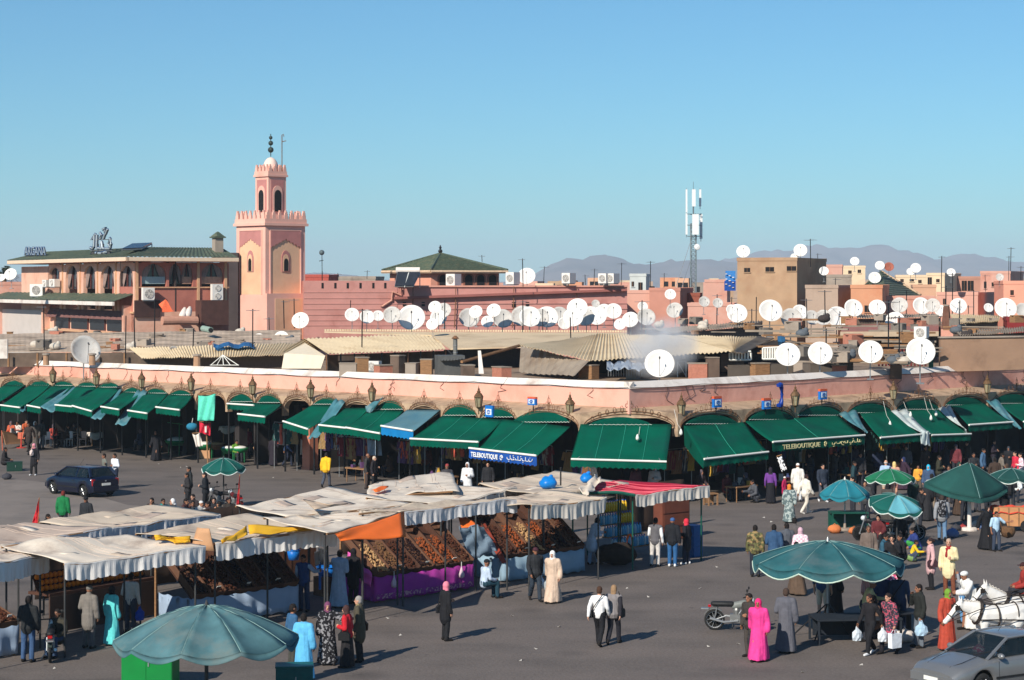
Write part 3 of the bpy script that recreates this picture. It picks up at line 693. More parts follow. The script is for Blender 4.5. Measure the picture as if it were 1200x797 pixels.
# ---------------------------------------------------------------- banded prayer hall wall
def hall():
 Y=165;s=Y/F;zy=lambda y: 10-(y-HY)*s
 t=thing('prayer_hall', 'long dusky pink building with horizontal bands behind the row of dishes', 'building')
 a, b, c=P(356,0, Y), P(466,0, Y), P(735,0, Y+4)
 w=Wall((a.x, a.y),(c.x-a.x, c.y-a.y));L1=(b-a).length;L2=(c-a).length;L1=b.x-a.x;L2=(Vector((c.x, c.y))-Vector((a.x, a.y))).length
 HM=M('hall_pink', srgb(192,136,126), .9,.09,.8, bump=.4, bscale=4, dirt=srgb(170,112,102), dscale=.6)
 mb=MB();w.bx(mb, 0, L1,0, zy(329), -8,0);obj('wall', mb, HM, t)
 mb=MB();w.bx(mb, L1+.01, L2,0, zy(336.5), -8,-.03);obj('wall', mb, HM, t)
 for i, y in enumerate((343,350,356.5,363,369.5,376,382)):
  mb=MB();w.bx(mb, 0, L1 if y < 356 else L2, zy(y), zy(y)+.07,-.02,.04);obj('ledge', mb, HM, t)
 mb=MB();w.bx(mb, L1+.02, L2+.05, zy(336.5), zy(334.6), -.5,.12);obj('coping', mb, M('hall_coping', srgb(206,150,132), .9,.1,1), t)
 mb=MB();mb.prism([w.pt(462,351,.45), w.pt(735,341,.45), w.pt(735,338.5,.45), w.pt(462,348,.45)], Vector((w.n.x, w.n.y, 0))*-.46);obj('sloping_ledge', mb, M('ledge_brown', srgb(150,92,84), .9,.15,1), t)
 for px in (407.5,422.5,437.5,451.5,393,378):
  mb=MB();w.rect(mb, px-1.3,331.5, px+1.3,338,-.02,.02);obj('slot', mb, VOID, t)
 for px, y0, y1 in ((474,354,359),(496,354,359),(602,354,360),(618,354,359),(676,352,358)):
  mb=MB();w.rect(mb, px-2, y0, px+2, y1,-.02,.02);obj('vent', mb, VOID, t)
 mb=MB();mb.tube([w.pt(x, y, .16) for x, y in ((470,338),(470,346),(460,342),(459,352),(448,359),(446,358))], .09,6);obj('drain_pipe', mb, M('pipe_pink', srgb(206,150,130), .8), t)
 for px in (484,534,602,676):
  mb=MB();mb.tube([w.pt(px, 336,.2), w.pt(px, 352,.2), w.pt(px-1.5,384,.2)], .045,5);obj('pipe', mb, RUST, t)
hall()

# ---------------------------------------------------------------- pavilion with tiled pyramid roof
def pavilion():
 Y=180;s=Y/F;zy=lambda y: 10-(y-HY)*s
 t=thing('roof_pavilion', 'pink pavilion with a low green tiled pyramid roof behind the banded wall', 'building')
 a=P(505,0, Y);b=P(592,0, Y+3);l=P(441,0, Y+4.5)
 wf=Wall((a.x, a.y),(b.x-a.x, b.y-a.y));wl_=Wall((a.x, a.y),(l.x-a.x, l.y-a.y));L=b.x-a.x;K=a.x-l.x
 PKM=M('pavilion_pink', srgb(214,150,126), .9,.06,1, dirt=srgb(190,124,104), dscale=.5)
 mb=MB();bk=Vector((0,9,0));base=[wf.at(0,0,0), wf.at(L, 0,0), wf.at(L, 0,0)+bk, wl_.at(K, 0,0)+bk*.6, wl_.at(K, 0,0)]
 mb.prism(base, Vector((0,0, zy(318))));obj('wall', mb, PKM, t)
 n3=Vector((wf.n.x, wf.n.y, 0))
 for px in (519,549,563,577):
  c, z=wf.sz(px, 335,0);hw=.52;zs=zy(326)
  pl=lambda h, zb, r, p: [wf.at(c-h, zb, p), wf.at(c+h, zb, p)]+[wf.at(c+h*math.cos(math.pi*k/8), zs+r*math.sin(math.pi*k/8), p) for k in range(9)]
  mb=MB();mb.prism(pl(hw, zy(339), .45,.06), -n3*.05);obj('window_surround', mb, M('surround_brown', srgb(150,96,76), .8), t)
  mb=MB();mb.prism(pl(hw*.68, zy(339), .3,.09), -n3*.03);obj('window', mb, VOID, t)
 ap=P(516,297, Y+6);ez=zy(317.5);o=.7
 e=[wf.at(-.3, ez, o), wf.at(L+.6, ez, o), wf.at(L+.6, ez, 0)+bk, wl_.at(K+.4, ez, 0)+bk*.6, wl_.at(K+.4, ez, .6)]
 for i in range(5):
  A, B=e[i], e[(i+1) % 5];nr=22;mb=MB()
  for j in range(nr):                        # tile courses, each stepping over the one below
   u0, u1=j/nr, (j+1)/nr
   up=UP(.07)
   mb.quad(A.lerp(ap, u0)+up, B.lerp(ap, u0)+up, B.lerp(ap, u1), A.lerp(ap, u1));mb.quad(A.lerp(ap, u0)+up, B.lerp(ap, u0)+up, B.lerp(ap, u0), A.lerp(ap, u0))
  obj('roof_slope', mb, GT, t)
 mb=MB();
 for i in range(5): mb.tube([e[i]+UP(.1), ap], .1,5)
 obj('hip_tiles', mb, GT, t)
 for i in (0,4):
  mb=MB();mb.tube([e[i]-UP(.08), e[(i+1) % 5]-UP(.08)], .14,5);obj('eave', mb, M('eave_cream', srgb(206,176,146), .8), t)
 mb=MB();mb.tube([ap, ap+UP(.75)], .05,6);mb.ball(ap+UP(.2), .2,8,6);mb.ball(ap+UP(.52), .13,8,6);obj('finial', mb, IRON, t)
pavilion()

# ---------------------------------------------------------------- cafe with arched terrace windows, upper left
def cafe():
 t=thing('cafe_building', 'two storey terrace cafe with arched curtained windows and green tiled eaves at upper left', 'building')
 c=P(158,0,150);wl_=Wall((c.x, c.y),(-.5,.866));wr=Wall((c.x, c.y),(.866,.5))
 CP=M('cafe_pink_lit', srgb(226,180,156), .9,.06,1, dirt=srgb(200,140,116), dscale=.5)  # light tone painted for the sunlit left front
 CD=M('cafe_pink_shaded', srgb(180,112,96), .9,.08,1, dirt=srgb(160,96,84), dscale=.6)  # same plaster painted darker for the shaded right front
 TR=M('cafe_trim', srgb(206,160,124), .85,.1,3)
 LT=wl_.sz(25,330)[0];LR=wr.sz(268,330)[0];ztop=11.6
 zf=7.9                                     # sill line
 # upper walls: solid below and beside the openings
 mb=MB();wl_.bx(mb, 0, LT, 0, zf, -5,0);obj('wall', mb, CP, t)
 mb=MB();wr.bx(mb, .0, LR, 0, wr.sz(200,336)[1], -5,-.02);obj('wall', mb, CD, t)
 zl0=lambda px, y: wl_.sz(px, y)[1]
 t53=wl_.sz(56,330)[0]
 mb=MB();wl_.bx(mb, t53, LT, zf+.01, ztop-.2,-5,-.01);obj('wall', mb, CP, t)
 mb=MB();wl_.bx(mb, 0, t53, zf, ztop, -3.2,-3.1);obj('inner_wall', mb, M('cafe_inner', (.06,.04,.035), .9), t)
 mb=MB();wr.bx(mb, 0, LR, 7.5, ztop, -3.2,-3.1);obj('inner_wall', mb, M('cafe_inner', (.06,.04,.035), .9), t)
 CURT=M('cafe_curtain', srgb(150,128,120), .9,.2,3)
 def opening(w, x0, x1, ysill, ysp, yap, wallm, curt, pane=None, pier=.0):
  """arch spandrels over an opening, drawn-back curtains, glass"""
  ta, tb=sorted((w.sz(x0, ysill)[0], w.sz(x1, ysill)[0]));mid=(ta+tb)/2
  zs=w.sz((x0+x1)/2, ysill)[1];zp=w.sz((x0+x1)/2, ysp)[1];za=w.sz((x0+x1)/2, yap)[1];n=10;hw=(tb-ta)/2
  mb=MB();top=ztop-.05
  for k in range(n):
   f=lambda q: (mid-hw*math.cos(math.pi*q/n), zp+(za-zp)*(1-abs(2*q/n-1)**1.6))
   (a, z1),(b, z2)=f(k), f(k+1)
   mb.quad(w.at(a, z1,0), w.at(b, z2,0), w.at(b, top, 0), w.at(a, top, 0));mb.quad(w.at(a, z1,0), w.at(b, z2,0), w.at(b, z2,-.25), w.at(a, z1,-.25))
  obj('arch_spandrel', mb, wallm, t)
  mb=MB();w.bx(mb, ta, tb, zs, top, -.34,-.3);g=obj('window_glass', mb, GLASS, t)
  for fx in ((.5,) if hw < 1.2 else (.33,.66)):
   mb=MB();w.bx(mb, ta+(tb-ta)*fx-.05, ta+(tb-ta)*fx+.05, zs, za-.1,-.29,-.22);obj('mullion', mb, M('mullion_brown', srgb(96,50,44), .7), t)
  if curt:
   for sgn in (-1,1):
    rows=[]
    for j in range(7):
     v=j/6;e=mid+sgn*hw*.98;inn=mid+sgn*hw*(.12+.62*(v**1.2));zz=za-(za-zs)*v*.95
     rows.append([w.at(e+(inn-e)*i/8, zz, -.2+.05*math.sin(i*2.4)) for i in range(9)])
    mb=MB();mb.grid(rows, .01);obj('curtain', mb, CURT, t, smooth=True)
  if pane:
   mb=MB();w.bx(mb, ta+.05, tb-.05, zs+.02, zs+.55,-.2,-.16);obj('screen_panel', mb, pane, t)
 for x0, x1 in ((77,91),(98,112),(118,134),(140,156)):
  opening(wl_, x0, x1,338.5,326,311, CP, True)
 opening(wl_, 57,70,330,322,313, CP, False)
 for x0, x1 in ((91,98),(112,118),(134,140),(70,77),(156,158)):
  ta, tb=sorted((wl_.sz(x0,330)[0], wl_.sz(x1,330)[0]));mb=MB();wl_.bx(mb, ta, tb, zf, ztop-.1,-.3,.02);obj('pier', mb, CP, t)
 for x in (74,94.5,115,136.5):
  q=wl_.sz(x, 330)[0];mb=MB();wl_.bx(mb, q-.09, q+.09, zf, ztop, .02,.1);obj('pilaster', mb, TR, t)
 SCR=M('frosted_panel', srgb(150,170,172), .4,.08,3)
 for x0, x1, pn, cu in ((166,195, SCR, True),(198,213, None, True),(213.5,226, M('tan_panel', srgb(180,140,118), .8), True),(236,262, M('tan_panel', srgb(180,140,118), .8), True)):
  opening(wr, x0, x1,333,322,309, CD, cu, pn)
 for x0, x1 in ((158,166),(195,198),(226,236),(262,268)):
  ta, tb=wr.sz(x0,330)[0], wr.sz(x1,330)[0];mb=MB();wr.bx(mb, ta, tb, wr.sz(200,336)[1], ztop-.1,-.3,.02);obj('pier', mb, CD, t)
 for x in (160,232,264):
  q=wr.sz(x, 330)[0];mb=MB();wr.bx(mb, q-.1, q+.1,7.4, ztop, .03,.12);obj('pilaster', mb, TR, t)
 mb=MB();wr.bx(mb, 0, LR, wr.sz(200,337.5)[1], wr.sz(200,336.2)[1], .0,.1);obj('sill_band', mb, TR, t)
 # eaves: white fascia, tiled slope
 o=1.0
 e0, e1, e2=wl_.at(LT+.8, ztop+.02, o), None, wr.at(LR+.4, ztop, o)
 cc=Vector((c.x, c.y, 0))+Vector((wl_.n.x+wr.n.x, wl_.n.y+wr.n.y, 0))*o
 e1=Vector((cc.x, cc.y, ztop));bk0=wl_.at(LT+.8, ztop+.75,-2.2);bk1=Vector((c.x, c.y, 0))-Vector((wl_.n.x+wr.n.x, wl_.n.y+wr.n.y, 0))*2.2;bk1.z=ztop+.75;bk2=wr.at(LR+.4, ztop+.75,-2.2)
 for A, B, C, D in ((e0, e1, bk1, bk0),(e1, e2, bk2, bk1)):
  mb=MB();n3=(B-A).cross(UP(1)).normalized();mb.prism([A, B, B+UP(.3), A+UP(.3)], -n3*.2 if n3.y < 0 else n3*.2);obj('fascia', mb, M('fascia_cream', srgb(226,200,172), .8,.06,3), t)
  mb=MB();mb.prism([A, B, C-UP(.75), D-UP(.75)], UP(.03));obj('soffit', mb, CD, t)
  up=UP(.32);L=(B-A).length;n=int(L/.34);mb=MB()
  rows=[[], []]
  for i in range(n*2+1):
   u=i/(2*n);z=Vector((0,0,.06*(i % 2)));rows[0].append(A.lerp(B, u)+up+z);rows[1].append(D.lerp(C, u)+up+z)
  mb.grid(rows, .02);obj('roof_tiles', mb, GT, t)
 # lower green eave and shop window below it
 A, B=wl_.at(LT+8, wl_.sz(60,359)[1], 1.6), wl_.at(0.3, wl_.sz(150,358)[1], 1.6)
 zA=B.z;A.z=zA
 mb=MB();n3=Vector((wl_.n.x, wl_.n.y, 0));mb.prism([A, B, B+UP(.28), A+UP(.28)], -n3*.15);obj('lower_fascia', mb, WHITEP, t)
 mb=MB();n=60;mb.grid([[A.lerp(B, i/n)+Vector((0,0,.3+.05*(i % 2))) for i in range(n+1)], [A.lerp(B, i/n)-n3*1.6+Vector((0,0,.85+.05*(i % 2))) for i in range(n+1)]], .02);obj('lower_roof_tiles', mb, GT, t)
 AW=M('brown_striped_canopy', srgb(120,84,80), .9,.2,6)
 x0, x1=wl_.sz(60,365)[0], wl_.sz(152,365)[0];zt_=wl_.sz(100,363)[1];rows=[[], []]
 for i in range(61):
  q=x0+(x1-x0)*i/60;rows[0].append(wl_.at(q, zt_, .1));rows[1].append(wl_.at(q, zt_-.65,.5+.06*math.sin(i*1.6)))
 mb=MB();mb.grid(rows, .01);obj('canopy', mb, AW, t)
 for xa, xb in ((64,82),(84,104),(106,124),(126,146)):
  ta, tb=sorted((wl_.sz(xa, 380)[0], wl_.sz(xb, 380)[0]));mb=MB();wl_.bx(mb, ta, tb, wl_.sz(100,386)[1], zt_-.6,.0,.05);obj('window_glass', mb, GLASS, t)
  mb=MB();wl_.bx(mb, ta-.06, ta, wl_.sz(100,386)[1], zt_-.6,.0,.12);obj('mullion', mb, M('mullion_brown', srgb(96,50,44), .7), t)
 mb=MB();wl_.bx(mb, x1-.2, x0+.4, wl_.sz(100,389)[1], wl_.sz(100,387)[1], .0,.5);obj('sill', mb, TR, t)
 for xa in (57.5,153):
  q=wl_.sz(xa, 370)[0];mb=MB();wl_.bx(mb, q-.2, q+.2,4, zA, 0,.6);obj('corner_post', mb, CP, t)
 # grey canvas side wall on the far left
 SW=M('grey_side_wall', srgb(196,186,178), .9,.06,1.2);qa, qb=wl_.sz(56,370)[0], LT+16
 mb=MB();wl_.bx(mb, qa+.3, qb, 4, wl_.sz(30,363)[1], -.2,.3);obj('side_wall', mb, SW, t)
 # chimney
 k=wr.at(wr.sz(261,300)[0], ztop, -1);mb=MB();mb.box((k.x, k.y, ztop+.9),(.65,.65,1.8), R(30));obj('chimney', mb, CONC, t)
 mb=MB();mb.box((k.x, k.y, ztop+1.86),(.95,.95,.1), R(30));mb.lathe([(.55, ztop+1.92),(.12, ztop+2.25),(.02, ztop+2.3)], 4,(k.x, k.y, 0));obj('chimney_cap', mb, GT, t)
 # things below the right front: dark lean-to and plinth
 mb=MB();wr.rect(mb, 236,352,268,381,0,1.2);obj('lean_to', mb, M('lean_to_brown', srgb(84,56,50), .9,.2,2), t)
 mb=MB();wr.rect(mb, 158,352,188,372,.05,.2);obj('dark_bay', mb, M('bay_shade', srgb(70,48,44), .9,.2,2), t)  # dark brown slab paints the shade of the bay
 # raised bands
 mb=MB();wl_.bx(mb, 0, t53+.5, zf-.12, zf+.02,.0,.12);obj('sill_band', mb, TR, t)
 return wl_, wr, ztop
cafeL, cafeR, cafeZ=cafe()
def roll():
 t=thing('rolled_mat', 'thick tan roll of matting on the roof below the cafe', 'mat roll');a, b=cafeR.pt(190,376,1.6), cafeR.pt(231,376,1.6)
 mb=MB();mb.tube([a, a.lerp(b, .5)+UP(.03), b], .32,12);obj('roll', mb, M('mat_tan', srgb(190,140,118), .9,.12,3), t)
 mb=MB();mb.tube([b, b+(b-a).normalized()*.01], .18,10);obj('core', mb, CD_, t)
CD_=M('cafe_pink_shaded', srgb(180,112,96));roll()
mb=MB();w=cafeR
mb.grid([[w.pt(186,357,.9), w.pt(194,351,.9), w.pt(196,353,1.0)], [w.pt(190,362,1.4), w.pt(197,358,1.2), w.pt(202,364,1.5)], [w.pt(190,366,1.6), w.pt(197,366,1.6), w.pt(204,365,1.7)]], .02)
tag(obj('orange_cloth', mb, MC((236,110,70))), 'orange cloth hung over a railing below the cafe windows', 'cloth')
for i, (x, y) in enumerate(((214,367),(220,366))):
 t=thing('white_sack', 'white sack leaning on the tan mat roll, %s one' % ('left', 'right')[i], 'sack', (0,0,0), 0, 'white sacks by the cafe');mb=MB();mb.cap(w.pt(x, y+3,1.3), w.pt(x+2, y-3,1.0), .28,.2);obj('body', mb, MC((226,214,204)), t, smooth=True)
 mb=MB();mb.cap(w.pt(x+2, y-3,1.0), w.pt(x+2.4, y-5,1.0), .1,.14);obj('neck', mb, MC((206,190,180)), t, smooth=True)
# roof letters
def roof_sign(px0, px1, y0, y1, w, label, txt=None, strokes=None, p=-.2):
 t=thing('roof_sign', label, 'sign');SM=M('sign_steel', srgb(176,186,190), .5,.1,5, metal=.3);BL=MC((40,72,120), .5, 'paint')
 a, b=w.pt(px0, y1, p), w.pt(px1, y1, p);top=w.pt(px0, y0, p).z;hgt=top-a.z
 dx=(b-a);L=dx.length;dx.normalize()
 for i in range(4): q=a+dx*L*(i+.5)/4;mb=MB();mb.tube([q+UP(-.5), q+UP( hgt*.3)], .045,5);mb.ball(q+Vector((0,.0,-.25)), .22,6,4);obj('support', mb, IRON, t)
 mb=MB();mb.tube([a, b], .04,4);mb.tube([a+UP( hgt*.5), b+UP( hgt*.5)], .03,4);obj('rail', mb, STEEL, t)
 if txt:
  o=text_mesh(txt, hgt*1.25, BL, t, a, dx, (0,0,1), depth=.06, bold=.02)
  xs=[v.co.dot(dx) for v in o.data.vertices];k=L/(max(xs)-min(xs));z0=a.dot(dx)
  for v in o.data.vertices: v.co += dx*((v.co.dot(dx)-z0)*(k-1))
  o2=text_mesh(txt, hgt*1.25, SM, t, a+Vector((0,-.12,0)), dx, (0,0,1), 'letter_face', .01, bold=-.01)
  for v in o2.data.vertices: v.co += dx*((v.co.dot(dx)-z0)*(k-1))
 if strokes:
  for m, off, r in ((BL, 0,.13),(SM, -.12,.08)):
   mb=MB()
   for st in strokes: mb.tube([a+dx*L*u+Vector((0, off, hgt*v)) for u, v in st], r, 5)
   obj('letter_strokes', mb, m, t)
roof_sign(29,54,288,299, cafeL, 'row of blue and silver roof letters reading ARGANA on the far left of the cafe', 'ARGANA')
roof_sign(106,131,268,294, cafeL, 'tall arabic letters standing on the cafe roof edge', strokes=[[(0,.15),(.1,.1),(.18,.2),(.2,.7)], [(.1,.55),(.24,.75)], [(.3,.1),(.32,.72)], [(.36,.12),(.52,.1),(.54,.4),(.6,.1),(.7,.1)], [(.46,.55),(.54,.7),(.46,.8)],
 [(.62,.55),(.7,.75)], [(.72,.1),(.9,.1),(.97,.3),(.92,.55),(.84,.3),(.95,.15)], [(.66,.85),(.72,1.0),(.6,.95)], [(.72,.75),(.8,.95)], [(.25,-.1),(.5,-.12),(.75,-.05)]])
# solar panel on the roof
def solar(pts, label):
 t=thing('solar_panel', label, 'solar panel');mb=MB();mb.prism(pts, (pts[1]-pts[0]).cross(pts[3]-pts[0]).normalized()*.12);obj('panel', mb, M('solar_dark', (.03,.035,.045), .2,.2,3), t)
 mb=MB()
 for i in range(4): mb.tube([pts[i], pts[(i+1) % 4]], .05,4)
 for i in (2,3): mb.tube([pts[i], pts[i]-UP(1.2)], .04,4)
 obj('frame', mb, STEEL, t);return t
solar([P(143,293,150), P(166,292,151), P(178,286,154), P(155,287,153)], 'dark tilted solar panel on the green tiled cafe roof')
sp=solar([P(463,336,164), P(484,336,164), P(492,320,165.5), P(466,320,165.5)], 'solar water heater with two dark panels in front of the pavilion')
mb=MB();mb.tube([P(464,317,166), P(492,317,166)], .27,10);obj('water_tank', mb, WHITEP, sp)
mb=MB();mb.tube([P(474,336.5,163.85), P(479,319.5,165.3)], .04,4);obj('divider', mb, PALE, sp)

# ---------------------------------------------------------------- air conditioners
ACW=M('ac_white', srgb(226,220,212), .6,.04,5)
def ac(p, wd, hh, dp, rz, label, fans=1, group='air conditioners'):
 t=thing('air_conditioner', label, 'air conditioner', p, rz, group)
 mb=MB();mb.box((0,0, hh/2),(wd, dp, hh));obj('casing', mb, ACW, t)
 for k in range(fans):
  zc=hh*(k+.5)/fans;r=min(wd, hh/fans)*.38;Mx=Matrix.Rotation(R(90), 3, 'X')
  mb=MB();mb.lathe([(r, 0),(r, .02),(r*.9,.03)], 16,(0,-dp/2-.001, zc), Mx);f=obj('fan_opening', mb, M('fan_grey', srgb(120,116,112), .6), t)
  mb=MB()
  for rr in (.3,.55,.78,.98): mb.tube([(r*rr*math.cos(a*.5236), -dp/2-.04, zc+r*rr*math.sin(a*.5236)) for a in range(13)], .012,4)
  for a in range(6): mb.tube([(0,-dp/2-.04, zc),(r*math.cos(a*1.047), -dp/2-.04, zc+r*math.sin(a*1.047))], .012,4)
  obj('grille', mb, ACW, f)
 mb=MB();mb.box((0,.0,-.04),(wd*.9, dp*.8,.08));obj('bracket', mb, STEEL, t)
 return t
for (x, y0, y1, w, wd, dp, p, lab, fn, rz) in [(44,347,333, cafeL, 1.15,.5,.9, 'white air conditioner by the left end of the cafe terrace', 1,-15),(55,336,328, cafeL, .7,.5,.6, 'small air conditioner under the empty cafe arch, left of a pair', 1,-50),(64,336,327, cafeL, .9,.5,.5, 'small air conditioner under the empty cafe arch, right of a pair', 1,-50),
  (173.5,351.5,337, cafeR, .88,.4,.45, 'white air conditioner on the shaded cafe wall left of the orange cloth', 1,30),(254,351.5,333, cafeR, .85,.4,.5, 'tall double fan air conditioner at the right end of the cafe', 2,30)]:
 q=w.pt(x, y1, p);z0=w.pt(x, y0, p).z;ac(Vector((q.x, q.y, z0)), wd, q.z-z0, dp, R(rz), lab, fn)
for x, y0, y1, wd, lab in [(531.5,335,321,.9, 'white cabinet with dark side in front of the pavilion arches'),(601,333,319,.8, 'white cabinet beside the pavilion right wall'),(666.5,332,320,.8, 'white cabinet standing alone on the banded roof'),(709,332,320.5,.75, 'white cabinet of a close pair on the banded roof, left one'),(718,332,320.5,.75, 'white cabinet of a close pair on the banded roof, right one')]:
 q=P(x, y0,168);t=ac(q, wd, (y0-y1)*168/F, .9, R(-35), lab, 1, 'roof cabinets')

# ---------------------------------------------------------------- sheds
def corr(a, b, c, d, n, amp=.05, m=None, nm='roof_sheet', parent=None, nv=2):
 """corrugated sheet a-b (top edge) d-c (bottom edge);ribs run from a to d"""
 nr=(b-a).cross(d-a).normalized();rows=[]
 for j in range(nv+1):
  v=j/nv;rows.append([a.lerp(b, i/(2*n)).lerp(d.lerp(c, i/(2*n)), v)+nr*amp*(1 if i % 2 else -1)+Vector((0,0,.02*math.sin(i*.37+v*2))) for i in range(2*n+1)])
 mb=MB();mb.grid(rows, .02);return obj(nm, mb, m or CREAM, parent)
def sheet(pts, m, nm, parent, th=.08):
 mb=MB();mb.prism(pts, UP(-th));return obj(nm, mb, m, parent)
t=thing('long_shed', 'wide weathered low roof strewn with planks below the cafe at left', 'shed')
corr(P(-30,392,136), P(352,387,137), P(352,412.5,128), P(-30,413,128), 60,.006, WEATH, parent=t)
mb=MB();mb.prism([P(-30,413.5,127.8), P(352,413,127.8), P(352,430,127.8), P(-30,430,127.8)], Vector((0,.1,0)));obj('front_wall', mb, M('shed_shade', srgb(104,88,76), .9,.4,1.2), t)  # dark colour stands in for the shade gap under the roof
for x in range(10,350,34):
 mb=MB();q=P(x, 414,127.4);mb.tube([q, Vector((q.x, q.y, 4.8))], .07,5);obj('post', mb, WOOD, t)
mb=MB();mb.box(P(2,409,118),(.7,.2,1.1));tag(obj('hoarding', mb, WHITEP), 'white board standing at the left edge of the arcade roof', 'hoarding')
t=thing('cream_shed', 'cream fascia sheet shed with dark gap beneath, left of the gabled shed', 'shed')
corr(P(150,408,123.5), P(352,402,124.5), P(340,416,120), P(165,420,120), 60,.04, CREAM, parent=t)
mb=MB();mb.prism([P(165,421,121), P(340,417,121), P(340,440,121), P(165,440,121)], Vector((0,.1,0)));obj('wall', mb, M('slat_wall', srgb(96,84,74), .9,.3,3, stretch=(12,1,1)), t)
t=thing('gabled_shed', 'cream corrugated shed with pointed gable end facing left', 'shed')
ap, rb=P(356.5,397.5,119), P(506,391,131);el, er, re_=P(330,413,116), P(382.5,415,113), P(522,410,122)
lb=rb+(el-ap)
corr(ap, rb, re_, er, 34,.045, CREAM, parent=t);corr(ap, rb, lb, el, 34,.045, CREAM, parent=t)
mb=MB();n_=Vector((.25,.5,0));mb.prism([P(357,402,118.6), P(381,417,113.5), P(376,432,113.5), P(330,432,116), P(333,414,116.2)], n_*.1);obj('gable_wall', mb, M('gable_cream', srgb(222,208,184), .85,.06,2), t)
mb=MB();mb.prism([P(384,416,116), P(525,411,125), P(525,436,125), P(384,436,116)], n_*.2);obj('rear_wall', mb, M('shed_dark', srgb(108,90,78), .9,.4,1), t)  # dark tone puts the shade under the eave into the wall
mb=MB();mb.prism([P(396,417,114.8), P(427,416.5,117), P(427,422,117), P(396,423,114.8)], n_*.1);obj('cream_board', mb, M('cream_board', srgb(200,170,146), .85,.1,2), t)
for i in range(10):
 u=i/9;q=er.lerp(re_, u);mb=MB();mb.tube([q+Vector((0,.1,-.03)), Vector((q.x, q.y+.1,4.9))], .05,5);obj('post', mb, IRON if i % 3 else RUST, t)
t=thing('flat_cream_roof', 'smooth flat cream roof below the densest row of dishes', 'shed')
sheet([P(380,388.5,131), P(735,390,129), P(735,401.5,124), P(612,406,121), P(528,408.5,121.5), P(505,392.5,129)], M('flat_cream', srgb(206,184,152), .85,.07,.5, dirt=srgb(178,154,124), dscale=.3), 'roof_sheet', t)
mb=MB();a, b=P(380,388,131.1), P(735,389.5,129.1)
for i in range(120): mb.box(a.lerp(b, (i+.5)/120)+UP(.06),(.11,.1,.12))
obj('ridge_caps', mb, CREAM, t)
mb=MB();mb.prism([P(520,410,124), P(612,408,124), P(612,440,124), P(520,440,124)], Vector((0,.1,0)));obj('rear_wall', mb, M('shed_inner_shade', (.03,.033,.042)), t)  # near-black panel stands in for shade in the cavity
t=thing('smoke_shed', 'large cream corrugated shed open at the front beside the smoke', 'shed')
corr(P(700,391.5,119), P(795,394,119), P(858,412,108), P(690,423,108), 34,.045, CREAM, parent=t)
corr(P(640,402.5,116), P(702,392,119), P(692,423,107.8), P(609,405,113), 22,.045, CREAM, parent=t)
corr(P(793,393.6,119.2), P(889,395,118), P(862,411.5,108), P(857,412,107.9), 30,.04, CREAM, parent=t)
corr(P(889,394.8,118), P(908,397,117), P(870,415,107), P(860,412,107.8), 10,.03, GREYC, parent=t)
corr(P(611,405.5,116.5), P(691,424,107.6), P(674,441,106.5), P(609,437,113), 10,.035, GREYC, 'hanging_sheet', t)
mb=MB();mb.prism([P(672,424,115), P(905,405,115), P(905,446,115), P(672,446,115)], Vector((0,.1,0)));obj('rear_wall', mb, M('shed_inner_shade', (.03,.033,.042), .9,.4,.8), t)  # near-black colour stands in for shade inside the open shed
mb=MB();mb.prism([P(845,415,109), P(872,414,109), P(872,436,109), P(845,436,109)], Vector((0,.1,0)));obj('side_wall', mb, M('shed_dark', srgb(62,50,46)), t)  # same dark tone in place of shade under the sheets
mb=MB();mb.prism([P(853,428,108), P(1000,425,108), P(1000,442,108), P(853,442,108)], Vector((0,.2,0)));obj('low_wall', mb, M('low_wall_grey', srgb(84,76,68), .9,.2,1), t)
for x0, x1, y0, y1 in ((855,880,413,422),(894,914,408,421)):
 t2=thing('barred_window', 'pale barred opening under the shed roof, %s' % ('nearer the smoke' if x0 < 880 else 'beside the blue cloth'), 'window', (0,0,0), 0, 'barred openings');mb=MB();n=7
 for i in range(n+1): x=x0+(x1-x0)*i/n;mb.tube([P(x, y0+(880-x0)*.02,108.6), P(x, y1,108.6)], .05,4)
 obj('bars', mb, PALE, t2);mb=MB();mb.tube([P(x0, y0,108.6), P(x1, y0-1,108.6)], .05,4);mb.tube([P(x0, y1,108.6), P(x1, y1,108.6)], .05,4);obj('frame', mb, PALE, t2)
# small white boards behind the smoke
for i, (x0, x1) in enumerate(((799,803),(810,817),(818,829))):
 mb=MB();mb.box(P((x0+x1)/2,418.5,114.6),((x1-x0)*.047,.06,.19));tag(obj('white_board', mb, WHITEP), 'small white board on the dark shed wall, %s of three' % ('left', 'middle', 'right')[i], 'board', 'white boards in the shed')
# plastic sheet over a wire cage
t=thing('wire_cage', 'grey wire cage covered with a milky plastic sheet beside the largest dish', 'cage')
mb=MB()
for i in range(14): mb.tube([P(713+i*3,428,106.5), P(713+i*3,441,106.5)], .02,4)
obj('wires', mb, STEEL, t)
rows=[[P(711+i*4.2,424+1.2*math.sin(i*.9)+j*3,107.5-j*.7)+Vector((0,0,.08*math.sin(i*2.3+j))) for i in range(12)] for j in range(4)]
mb=MB();mb.grid(rows, .01);obj('plastic_sheet', mb, M('milky_plastic', srgb(150,160,172), .4,.15,4), t, smooth=True)
